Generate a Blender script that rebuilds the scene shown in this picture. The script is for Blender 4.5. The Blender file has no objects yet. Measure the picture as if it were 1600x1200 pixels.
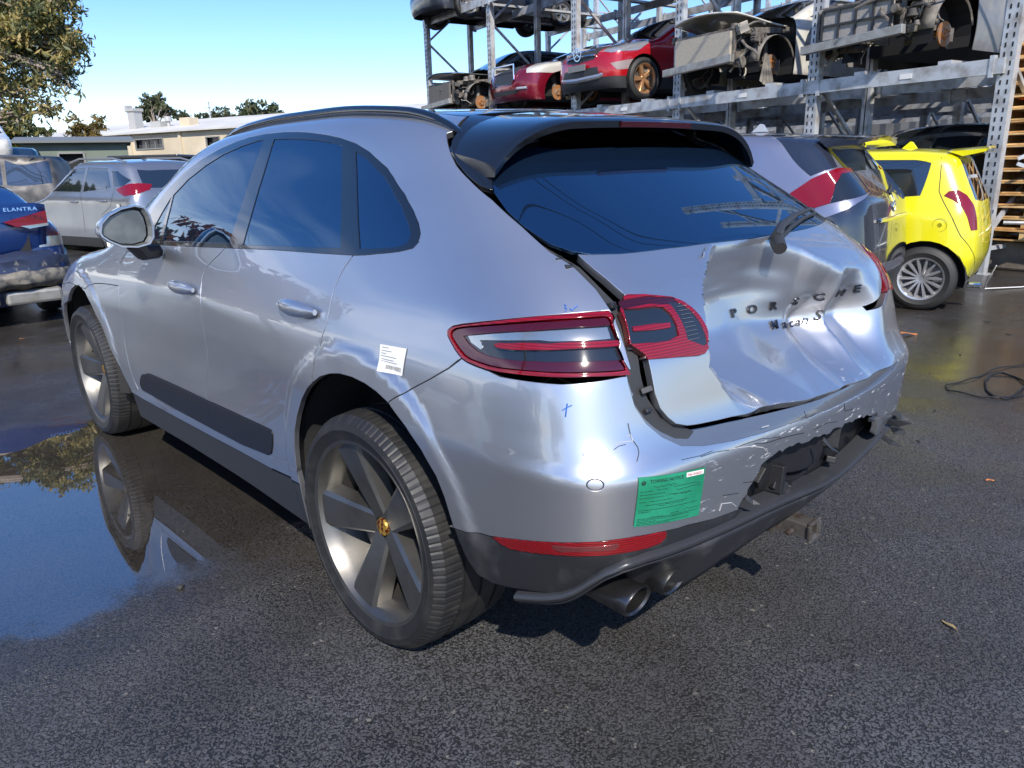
import bpy, bmesh, math, random, json
import numpy as np
from mathutils import Vector, Matrix, geometry
random.seed(7); rng=np.random.default_rng(7)
S=bpy.context.scene; COL=S.collection
# ---------------- camera, sky, sun, exposure ----------------
CAMP=dict(x=-2.02110,y=-1.80515,z=1.42127,yaw=0.75152,pitch=0.28298,roll=-0.02695,f=1169.54697)
def setup():
    cd=bpy.data.cameras.new('camera'); co=bpy.data.objects.new('camera',cd); COL.objects.link(co)
    yaw,pi,ro=CAMP['yaw'],CAMP['pitch'],CAMP['roll']
    f=Vector((math.sin(yaw)*math.cos(pi),math.cos(yaw)*math.cos(pi),-math.sin(pi)))
    r=Vector((math.cos(yaw),-math.sin(yaw),0)); u=r.cross(f)
    r2=r*math.cos(ro)+u*math.sin(ro); u2=-r*math.sin(ro)+u*math.cos(ro)
    m=Matrix((r2,u2,-f)).transposed().to_4x4(); m.translation=(CAMP['x'],CAMP['y'],CAMP['z'])
    co.matrix_world=m; cd.sensor_width=36; cd.lens=36*CAMP['f']/1600; cd.clip_end=3000; cd.clip_start=.05
    S.camera=co
    w=bpy.data.worlds.new('World'); S.world=w; w.use_nodes=True; nt=w.node_tree; N=nt.nodes; L=nt.links
    bg=N['Background']; sky=N.new('ShaderNodeTexSky'); sky.sky_type='NISHITA'; sky.sun_disc=False
    el=math.radians(SUN_EL); sky.sun_elevation=el; sky.sun_rotation=math.radians(SUN_ROT); sky.air_density=1.0; sky.dust_density=.25; sky.ozone_density=1.6; sky.altitude=50
    # clouds: low bank mirrored in the windows, widened and brightened to whiten the bumper
    tc=N.new('ShaderNodeTexCoord'); sp=N.new('ShaderNodeSeparateXYZ'); L.new(tc.outputs['Generated'],sp.inputs[0])
    mp=N.new('ShaderNodeMapping'); mp.inputs['Scale'].default_value=(1.3,1.3,4.2); L.new(tc.outputs['Generated'],mp.inputs[0])
    nz=N.new('ShaderNodeTexNoise'); nz.inputs['Scale'].default_value=2.6; nz.inputs['Detail'].default_value=7; nz.inputs['Roughness'].default_value=.55; L.new(mp.outputs[0],nz.inputs[0])
    cr=N.new('ShaderNodeValToRGB'); cr.color_ramp.elements[0].position=.44; cr.color_ramp.elements[1].position=.62; L.new(nz.outputs[0],cr.inputs[0])
    # weight: only toward -x/-y side and low elevations
    dt=N.new('ShaderNodeVectorMath'); dt.operation='DOT_PRODUCT'; dt.inputs[1].default_value=(-.82,.57,0); L.new(tc.outputs['Generated'],dt.inputs[0])
    m1=N.new('ShaderNodeMapRange'); m1.inputs[1].default_value=.50; m1.inputs[2].default_value=.72; L.new(dt.outputs['Value'],m1.inputs[0])
    m2=N.new('ShaderNodeMapRange'); m2.inputs[1].default_value=.36; m2.inputs[2].default_value=.14; L.new(sp.outputs[2],m2.inputs[0])
    a=N.new('ShaderNodeMath'); a.operation='MULTIPLY'; L.new(m1.outputs[0],a.inputs[0]); L.new(m2.outputs[0],a.inputs[1])
    b=N.new('ShaderNodeMath'); b.operation='MULTIPLY'; L.new(a.outputs[0],b.inputs[0]); L.new(cr.outputs[0],b.inputs[1])
    mx=N.new('ShaderNodeMixRGB'); L.new(b.outputs[0],mx.inputs[0]); 
    hs=N.new('ShaderNodeHueSaturation'); hs.inputs['Saturation'].default_value=SKY_SAT; L.new(sky.outputs[0],hs.inputs['Color'])
    tn=N.new('ShaderNodeMixRGB'); tn.blend_type='MULTIPLY'; tn.inputs[0].default_value=1; tn.inputs[2].default_value=(.97,.95,1.12,1); L.new(hs.outputs[0],tn.inputs[1]); L.new(tn.outputs[0],mx.inputs[1]); mx.inputs[2].default_value=(11,11,11.4,1)
    L.new(mx.outputs[0],bg.inputs[0]); bg.inputs[1].default_value=SKY_STR
    sd=bpy.data.lights.new('sun','SUN'); so=bpy.data.objects.new('sun',sd); COL.objects.link(so)
    sd.energy=SUN_STR; sd.angle=math.radians(.5); sd.color=(1,.93,.82)
    d=Vector(SUN_DIR); so.rotation_euler=d.to_track_quat('Z','Y').to_euler(); so.location=(0,0,20)
    S.view_settings.view_transform='Standard'; S.view_settings.look='None'; S.view_settings.exposure=EXPO; S.view_settings.gamma=1
    S.render.engine='CYCLES'; S.cycles.max_bounces=8; S.cycles.caustics_reflective=False
SUN_AZ=235.  # compass-like: angle of the sun direction in the xy plane, degrees from +x
SUN_EL=42.; SUN_STR=4.0; SKY_STR=.125; SKY_SAT=1.32; EXPO=.66
SUN_DIR=(math.cos(math.radians(SUN_AZ))*math.cos(math.radians(SUN_EL)),math.sin(math.radians(SUN_AZ))*math.cos(math.radians(SUN_EL)),math.sin(math.radians(SUN_EL)))
SUN_ROT=90-SUN_AZ   # sky texture measures from +y, clockwise
setup()
# ---------------- materials ----------------
MATS={}
def mat(name,col=(.5,.5,.5),rough=.5,metal=0,coat=0,spec=.5,ior=1.5,bump=None,noise=None,emit=None,coatr=.03,trans=0,alpha=1):
    if name in MATS: return MATS[name]
    m=bpy.data.materials.new(name); m.use_nodes=True; nt=m.node_tree; N=nt.nodes; L=nt.links; b=N['Principled BSDF']
    b.inputs['Base Color'].default_value=(*col,1); b.inputs['Roughness'].default_value=rough; b.inputs['Metallic'].default_value=metal
    b.inputs['Coat Weight'].default_value=coat; b.inputs['Coat Roughness'].default_value=coatr; b.inputs['Specular IOR Level'].default_value=spec; b.inputs['IOR'].default_value=ior
    b.inputs['Transmission Weight'].default_value=trans; b.inputs['Alpha'].default_value=alpha
    tc=N.new('ShaderNodeTexCoord')
    def nz(sc,det=4):
        n=N.new('ShaderNodeTexNoise'); n.inputs['Scale'].default_value=sc; n.inputs['Detail'].default_value=det; L.new(tc.outputs['Object'],n.inputs[0]); return n
    if noise: # (scale, other colour, low, high)
        n=nz(noise[0]); r=N.new('ShaderNodeMapRange'); r.inputs[1].default_value=noise[2]; r.inputs[2].default_value=noise[3]; L.new(n.outputs[0],r.inputs[0])
        mx=N.new('ShaderNodeMixRGB'); mx.inputs[1].default_value=(*col,1); mx.inputs[2].default_value=(*noise[1],1); L.new(r.outputs[0],mx.inputs[0]); L.new(mx.outputs[0],b.inputs['Base Color'])
        if len(noise)>4:
            rr=N.new('ShaderNodeMapRange'); rr.inputs[1].default_value=noise[2]; rr.inputs[2].default_value=noise[3]; rr.inputs[3].default_value=rough; rr.inputs[4].default_value=noise[4]; L.new(n.outputs[0],rr.inputs[0]); L.new(rr.outputs[0],b.inputs['Roughness'])
    if bump:
        n=nz(bump[0],6); bp=N.new('ShaderNodeBump'); bp.inputs['Strength'].default_value=bump[1]; bp.inputs['Distance'].default_value=bump[2]; L.new(n.outputs[0],bp.inputs['Height']); L.new(bp.outputs[0],b.inputs['Normal'])
    if emit: b.inputs['Emission Color'].default_value=(*emit[0],1); b.inputs['Emission Strength'].default_value=emit[1]
    MATS[name]=m; return m
def paint(name,col,metal=.8,rough=.33,dirt=.0): 
    return mat(name,col,rough,metal,coat=1,coatr=.02,noise=(2.2,tuple(c*.85+.02 for c in col),.35,.75,rough+.1) if not dirt else (3.5,tuple(c*(1-dirt)+.22*dirt for c in col),.35,.7,.6))
# ---------------- mesh helpers ----------------
def tag(o,label=None,cat=None,group=None,kind=None):
    if label:o['label']=label
    if cat:o['category']=cat
    if group:o['group']=group
    if kind:o['kind']=kind
    return o
def empty(name,loc=(0,0,0),rz=0,**k):
    o=bpy.data.objects.new(name,None); COL.objects.link(o); o.location=loc; o.rotation_euler=(0,0,rz); o.empty_display_size=.1; return tag(o,**k)
def mk(name,V,F,m,parent=None,N=None,smooth=False,mi=None,**k):
    me=bpy.data.meshes.new(name); me.from_pydata([tuple(map(float,v)) for v in V],[],[tuple(map(int,f)) for f in F])
    for x in (m if isinstance(m,(list,tuple)) else [m]): me.materials.append(x)
    if mi is not None: me.polygons.foreach_set('material_index',np.array(mi,dtype=np.int32))
    if smooth or N is not None: me.polygons.foreach_set('use_smooth',[True]*len(me.polygons))
    me.update()
    if N is not None: me.normals_split_custom_set_from_vertices([tuple(map(float,n)) for n in N])
    o=bpy.data.objects.new(name,me); COL.objects.link(o)
    if parent: o.parent=parent
    return tag(o,**k)
class MB:
    def __init__(s): s.V=[];s.F=[];s.M=[];s.mi=0
    def add(s,V,F):
        n=len(s.V); s.V+= [tuple(v) for v in V]; s.F+=[tuple(i+n for i in f) for f in F]; s.M+=[s.mi]*len(F); return s
    def box(s,c,d,R=None,tap=1.):
        x,y,z=d[0]/2,d[1]/2,d[2]/2; V=[Vector((a*x*(tap if k>0 else 1),b*y*(tap if k>0 else 1),k*z)) for k in(-1,1) for b in(-1,1) for a in(-1,1)]
        if R is not None: V=[R@v for v in V]
        V=[v+Vector(c) for v in V]
        return s.add(V,[(0,2,3,1),(4,5,7,6),(0,1,5,4),(2,6,7,3),(0,4,6,2),(1,3,7,5)])
    def bar(s,a,b,w,h=None,up=(0,0,1)):
        h=h or w; a=Vector(a);b=Vector(b);d=(b-a);L=d.length;d.normalize();u=Vector(up)
        if abs(d.dot(u))>.99:u=Vector((1,0,0))
        r=d.cross(u).normalized();u=r.cross(d); R=Matrix((r,d,u)).transposed()
        return s.box((a+b)/2,(w,L,h),R)
    def tube(s,pts,r,n=8,cap=True):
        P=[Vector(p) for p in pts]; rr=r if isinstance(r,(list,tuple)) else [r]*len(P); V=[];F=[];u=None
        for i,p in enumerate(P):
            d=(P[min(i+1,len(P)-1)]-P[max(i-1,0)]).normalized()
            if u is None: u=d.orthogonal().normalized()
            u=(u-d*u.dot(d)).normalized(); v=d.cross(u)
            V+=[p+(u*math.cos(2*math.pi*k/n)+v*math.sin(2*math.pi*k/n))*rr[i] for k in range(n)]
        for i in range(len(P)-1):
            for k in range(n): F.append((i*n+k,i*n+(k+1)%n,(i+1)*n+(k+1)%n,(i+1)*n+k))
        if cap: F+= [tuple(range(n))[::-1],tuple((len(P)-1)*n+k for k in range(n))]
        return s.add(V,F)
    def lathe(s,prof,n=32,axis='x',c=(0,0,0),flip=False):
        # prof: (axial, radius)
        V=[];m=len(prof)
        for k in range(n):
            a=2*math.pi*k/n
            for (t,r) in prof:
                q={'x':(t,r*math.cos(a),r*math.sin(a)),'y':(r*math.cos(a),t,r*math.sin(a)),'z':(r*math.cos(a),r*math.sin(a),t)}[axis]
                V.append((q[0]+c[0],q[1]+c[1],q[2]+c[2]))
        F=[]
        for k in range(n):
            for i in range(m-1):
                f=(k*m+i,k*m+i+1,((k+1)%n)*m+i+1,((k+1)%n)*m+i); F.append(f[::-1] if flip else f)
        return s.add(V,F)
    def prism(s,poly,z0,z1,T=None):
        # poly 2D list -> extruded between two offsets; T maps (a,b,c)->3D
        n=len(poly); T=T or (lambda a,b,c:(a,b,c)); V=[T(a,b,z0) for a,b in poly]+[T(a,b,z1) for a,b in poly]
        tri=geometry.tessellate_polygon([[Vector((a,b,0)) for a,b in poly]])
        F=[tuple(t) for t in tri]+[tuple(n+i for i in reversed(t)) for t in tri]+[(i,(i+1)%n,n+(i+1)%n,n+i) for i in range(n)]
        return s.add(V,F)
    def build(s,name,m,parent=None,smooth=False,bevel=0,**k):
        o=mk(name,s.V,s.F,m,parent,mi=s.M,smooth=smooth,**k)
        bm=bmesh.new(); bm.from_mesh(o.data); bmesh.ops.recalc_face_normals(bm,faces=bm.faces); bm.to_mesh(o.data); bm.free()
        if smooth=='auto' or smooth is True:
            try: o.data.set_sharp_from_angle(angle=math.radians(38))
            except Exception: pass
        if bevel:
            md=o.modifiers.new('bevel','BEVEL'); md.width=bevel; md.segments=2; md.limit_method='ANGLE'; md.angle_limit=math.radians(35)
        return o
def smooth_obj(o,ang=38):
    o.data.polygons.foreach_set('use_smooth',[True]*len(o.data.polygons)); o.data.set_sharp_from_angle(angle=math.radians(ang)); return o
def copy_tree(o,parent=None):
    c=o.copy(); COL.objects.link(c); c.parent=parent
    for ch in o.children: copy_tree(ch,c)
    return c
def text_mesh(name,txt,size,m,parent=None,ext=.002,spacing=1.0,shear=0,bold=0,**k):
    cu=bpy.data.curves.new(name,'FONT'); cu.body=txt; cu.size=size; cu.extrude=ext; cu.align_x='CENTER'; cu.align_y='CENTER'; cu.space_character=spacing; cu.shear=shear; cu.resolution_u=3; cu.offset=bold*size
    t=bpy.data.objects.new(name+'_tmp',cu); COL.objects.link(t); dg=bpy.context.evaluated_depsgraph_get(); me=bpy.data.meshes.new_from_object(t.evaluated_get(dg)); bpy.data.objects.remove(t); me.materials.clear(); me.materials.append(m)
    o=bpy.data.objects.new(name,me); COL.objects.link(o)
    if parent:o.parent=parent
    return tag(o,**k)

# ---------------- body surfaces ----------------
def gblur(a,sig,axis):
    if sig<=0: return a
    n=int(3*sig)+1; k=np.exp(-.5*(np.arange(-n,n+1)/sig)**2); k/=k.sum()
    a=np.moveaxis(a,axis,-1); p=np.concatenate([2*a[...,:1]-a[...,n:0:-1],a,2*a[...,-1:]-a[...,-2:-n-2:-1]],-1)
    o=np.zeros_like(a)
    for i in range(2*n+1): o+=k[i]*p[...,i:i+a.shape[-1]]
    return np.moveaxis(o,-1,axis)
class Tab1:
    def __init__(s,pts,sig=.05,h=.01):
        p=np.array(pts,float); s.x0=p[0,0];s.h=h
        xs=np.arange(s.x0,p[-1,0]+h/2,h); s.v=gblur(np.interp(xs,p[:,0],p[:,1]),sig/h,0)
    def __call__(s,x):
        u=np.clip((x-s.x0)/s.h,1,len(s.v)-2.001); i=u.astype(int); f=u-i
        i=np.clip(i,1,len(s.v)-3); f=u-i; v=s.v
        return cr(v[i-1],v[i],v[i+1],v[i+2],f)+ (x-s.x0-u*s.h)*0
def cr(a,b,c,d,f): return .5*((2*b)+(-a+c)*f+(2*a-5*b+4*c-d)*f*f+(-a+3*b-3*c+d)*f**3)
class Tab2:
    def __init__(s,ys,zs,W,sy=.12,sz=.035,h=.02):
        ys=np.array(ys);zs=np.array(zs);W=np.array(W,float)
        s.y0=ys[0];s.z0=zs[0];s.h=h
        Y=np.arange(ys[0],ys[-1]+h/2,h);Z=np.arange(zs[0],zs[-1]+h/2,h)
        A=np.stack([np.interp(Z,zs,w) for w in W]); A=np.stack([np.interp(Y,ys,A[:,j]) for j in range(len(Z))],1)
        s.v=gblur(gblur(A,sy/h,0),sz/h,1)
    def __call__(s,y,z):
        n,m=s.v.shape
        u=np.clip((y-s.y0)/s.h,1,n-2.001);w=np.clip((z-s.z0)/s.h,1,m-2.001)
        i=np.clip(u.astype(int),1,n-3);j=np.clip(w.astype(int),1,m-3);f=u-i;g=w-j
        r=[cr(s.v[i+k,j-1],s.v[i+k,j],s.v[i+k,j+1],s.v[i+k,j+2],g) for k in(-1,0,1,2)]
        return cr(*r,f)
def smax(a,b,k):
    h=np.maximum(k-np.abs(a-b),0)/k
    return np.maximum(a,b)+h*h*h*k/6
class Body:
    def __init__(s,W,T,R,Fr,crown=.12,kr=.13,kf=.16,cr_=.45,ct=.16,cf=.5,crt=.12):
        s.W,s.T,s.R,s.Fr=W,T,R,Fr; s.fl=None;s.D=None;s.crown,s.kr,s.kf,s.c_r,s.c_t,s.c_f,s.c_rt=crown,kr,kf,cr_,ct,cf,crt
    def F(s,p):
        x=np.abs(p[...,0]);y=p[...,1];z=p[...,2]
        a=x-s.W(y,z)
        if s.fl:
            for yc in s.fl:
                rr=np.hypot(y-yc,z-.44); g=np.clip((.515-rr)/.035,0,1); a=a-.013*g*g*(3-2*g)
        e=.01; t=s.T(y);dt=(s.T(y+e)-s.T(y-e))/(2*e)
        b=(z-(t-s.crown*x*x))/np.sqrt(1+dt*dt)
        r=s.R(z);dr=(s.R(z+e)-s.R(z-e))/(2*e); c=(r+s.kr*x*x-y+(s.D(p[...,0],z) if s.D else 0))/np.sqrt(1+dr*dr)
        d=y-(s.Fr(z)-s.kf*x*x)
        # inset compensation so that corners keep their extreme
        q=smax(a,c,s.c_r); q=smax(q,d,s.c_f); return smax(q,b,s.c_t)
    def hit(s,o,d,t0,t1,n=60,first=False):
        # find F=0 crossing between t0 (outside if first else inside) and t1
        o=np.atleast_2d(o);d=np.atleast_2d(d); ts=np.linspace(t0,t1,n)
        f=np.stack([s.F(o+d*t) for t in ts],-1)
        if first: # outside -> inside
            m=(f[:,:-1]>0)&(f[:,1:]<=0)
        else: m=(f[:,:-1]<=0)&(f[:,1:]>0)
        ok=m.any(1); i=m.argmax(1); lo=ts[i];hi=ts[i+1]
        for _ in range(18):
            mid=(lo+hi)/2; v=s.F(o+d*mid[:,None]); g=(v>0) if first else (v<=0)
            lo=np.where(g,mid,lo);hi=np.where(g,hi,mid)
        P=o+d*((lo+hi)/2)[:,None]; P[~ok]=np.nan; return P
    def normal(s,p,e=.002):
        g=np.stack([s.F(p+np.eye(3)[i]*e)-s.F(p-np.eye(3)[i]*e) for i in range(3)],-1)
        return g/np.linalg.norm(g,axis=-1,keepdims=True)
BX,YA,YB,ZK,RT,RM=.30,.10,2.40,.95,.5,.75
CQ=RM*np.pi/2
def c_fwd(ut,bx=BX,ya=YA,yb=YB,zk=ZK):
    u=ut[:,0];t=ut[:,1];sg=np.where(u<0,-1.,1.);a=np.abs(u)
    th=np.clip((a-bx)/RM,0,np.pi/2); ys=np.clip(a-bx-CQ,0,yb-ya)
    th2=np.clip((a-bx-CQ-(yb-ya))/RM,0,np.pi/2); xf=np.clip(a-bx-2*CQ-(yb-ya),0,bx)
    ox=-np.minimum(a,bx)+xf; oy=ya+ys
    an=th+th2 # 0 = rear, pi/2 = side, pi = front
    dx=-np.sin(an);dy=-np.cos(an)
    ph=np.clip((t-zk)/RT,0,1.62)
    o=np.stack([ox*sg,oy,np.minimum(t,zk)],-1)
    d=np.stack([dx*np.cos(ph)*sg,dy*np.cos(ph),np.sin(ph)],-1)
    return o,d
def c_inv(p,bx=BX,ya=YA,yb=YB,zk=ZK):
    sg=np.where(p[:,0]>0,-1.,1.); x=-np.abs(p[:,0]);y=p[:,1];z=p[:,2]
    qx=np.maximum(x,-bx);qy=np.clip(y,ya,yb);hx=x-qx;hy=y-qy
    an=np.arctan2(np.abs(hx),-hy)
    a=np.where(qy>=yb-1e-9, bx+CQ+(yb-ya)+(an-np.pi/2)*RM + np.where(hx==0,bx+x,0),
       np.where(qy<=ya+1e-9, an*RM+bx-(np.where(hx==0,bx+x,0)), bx+CQ+qy-ya))
    h=np.hypot(hx,hy); t=np.where(z>zk, zk+RT*np.arctan2(z-zk,h), z)
    return np.stack([a*sg,t],-1)
ys=[-1.1,-.7,-.4,0,.4,1.0,1.6,2.2,2.8,3.3,3.8]
zs=[.1,.35,.5,.68,.775,.81,.95,1.08,1.25,1.4,1.5,1.65]
W=[[.83,.87,.895,.912,.922,.912,.895,.86,.74,.64,.60,.53],
   [.84,.885,.912,.932,.944,.934,.910,.87,.76,.665,.62,.55],
   [.87,.918,.940,.952,.957,.952,.93,.885,.785,.70,.655,.58],
   [.90,.935,.95,.962,.965,.965,.945,.895,.81,.73,.69,.62],
   [.90,.93,.94,.945,.95,.95,.94,.89,.815,.74,.70,.635],
   [.88,.91,.925,.918,.920,.922,.925,.88,.815,.745,.70,.64],
   [.88,.91,.925,.918,.919,.92,.915,.875,.81,.74,.695,.63],
   [.89,.92,.935,.93,.932,.935,.915,.87,.80,.73,.68,.60],
   [.90,.93,.95,.957,.956,.955,.93,.88,.77,.66,.60,.5],
   [.88,.92,.94,.945,.938,.93,.89,.82,.7,.6,.5,.4],
   [.84,.88,.90,.90,.89,.88,.82,.7,.6,.5,.4,.3]]
HW=Tab2(ys,zs,W,.12,.02,.02)
HT=Tab1([(-1.3,1.40),(-.9,1.47),(-.55,1.535),(0,1.60),(.5,1.635),(1.0,1.635),(1.4,1.61),(1.65,1.565),(2.0,1.39),(2.45,1.15),(2.6,1.12),(3.0,1.07),(3.3,.99),(3.6,.82),(3.9,.5)],.09)
HR=Tab1([(.05,-.58),(.25,-.74),(.4,-.885),(.55,-.952),(.68,-.962),(.762,-.968),(.792,-.940),(.85,-.915),(1.0,-.88),(1.08,-.835),(1.14,-.77),(1.2,-.69),(1.3,-.54),(1.4,-.385),(1.5,-.23),(1.8,.23)],.018)
HF=Tab1([(.05,3.5),(.3,3.68),(.5,3.72),(.7,3.72),(.9,3.62),(1.1,3.3),(1.3,2.8),(1.8,2.)],.05)
def HB():
    b=Body(HW,HT,HR,HF,crown=.09,kr=.11,cr_=.34,ct=.11); b.fl=(.0,2.807); return b
def sst(x,a,b):
    g=np.clip((x-a)/(b-a),0,1); return g*g*(3-2*g)
def ridge(x,z,x0,z0,x1,z1,w,p=1.2):
    dx,dz=x1-x0,z1-z0;L2=dx*dx+dz*dz
    t=((x-x0)*dx+(z-z0)*dz)/L2; tc=np.clip(t,0,1); d=np.hypot(x-x0-tc*dx,z-z0-tc*dz)
    return np.clip(1-d/w,0,1)**p*np.sin(np.pi*np.clip(tc*.86+.07,0,1))**.6
def _mkdent():
    # depth of the crush over the tailgate, metres, positive = pushed forward into the car
    h=.0025; X=np.arange(-.8,.8+h/2,h); Z=np.arange(.66,1.30,h); x,z=np.meshgrid(X,Z,indexing='ij')
    zz=z+np.interp(x,[.0,.03,.12,.19,.23,.29,.41,.6],[0,.002,.02,.042,.068,.095,.125,.135])*sst(z,.86,1.03)
    pz=[.70,.745,.77,.80,.85,.90,.95,1.0,1.05,1.12,1.184,1.207,1.3]; pv=[0,.006,.030,.060,.122,.184,.218,.214,.188,.124,.028,0,0]
    zs=np.arange(.66,1.4,.004); v=gblur(np.interp(zs,pz,pv),3.0,0); v=np.where(zs>1.16,np.interp(zs,pz,pv),v)
    prof=np.interp(zz,zs,v)
    lo=np.clip((.95-z)/.16,0,1)
    xc=np.interp(z,[.80,.90,.95,1.01,1.06,1.10,1.14,1.18,1.2],[-.40,-.45,-.475,-.465,-.433,-.393,-.33,-.25,-.21]); wl=np.clip((x-xc+.004)/(.03+.19*lo),0,1); wl=wl**(1+.3*lo); wl=wl*wl*(3-2*wl)*lo+wl*(1-lo)
    wr=1-sst(x,.36-.04*lo,.56)
    d=prof*wl*wr*(1-.38*sst(x,.0,.42))
    d+=.014*np.exp(-((x+.10)/.14)**2-((z-1.06)/.05)**2)-.010*np.exp(-((x-.10)/.10)**2-((z-1.0)/.06)**2)
    d=gblur(gblur(d,1.8,0),1.8,1)
    e =-.020*ridge(x,z,-.17,.93,-.03,.775,.13,1.1)
    e+= .048*ridge(x,z,.255,.96,.175,.80,.065)-.040*ridge(x,z,.330,1.06,.298,.80,.052)+.034*ridge(x,z,.44,1.02,.415,.80,.095)
    d+=gblur(gblur(e,2.2,0),2.2,1)
    d-=.006*(1-sst(x,-.60,-.45))*np.exp(-((z-1.10)/.05)**2)
    d*=sst(z,.69,.75)
    t=Tab2.__new__(Tab2); t.y0=X[0];t.z0=Z[0];t.h=h;t.v=d; return t
_DT=None
def dent(x,z):
    global _DT
    if _DT is None: _DT=_mkdent()
    ins=(np.abs(x)<.79)&(z>.67)&(z<1.28)
    return np.where(ins,_DT(np.clip(x,-.79,.79),np.clip(z,.67,1.28)),0)
nan=float("nan")
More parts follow.
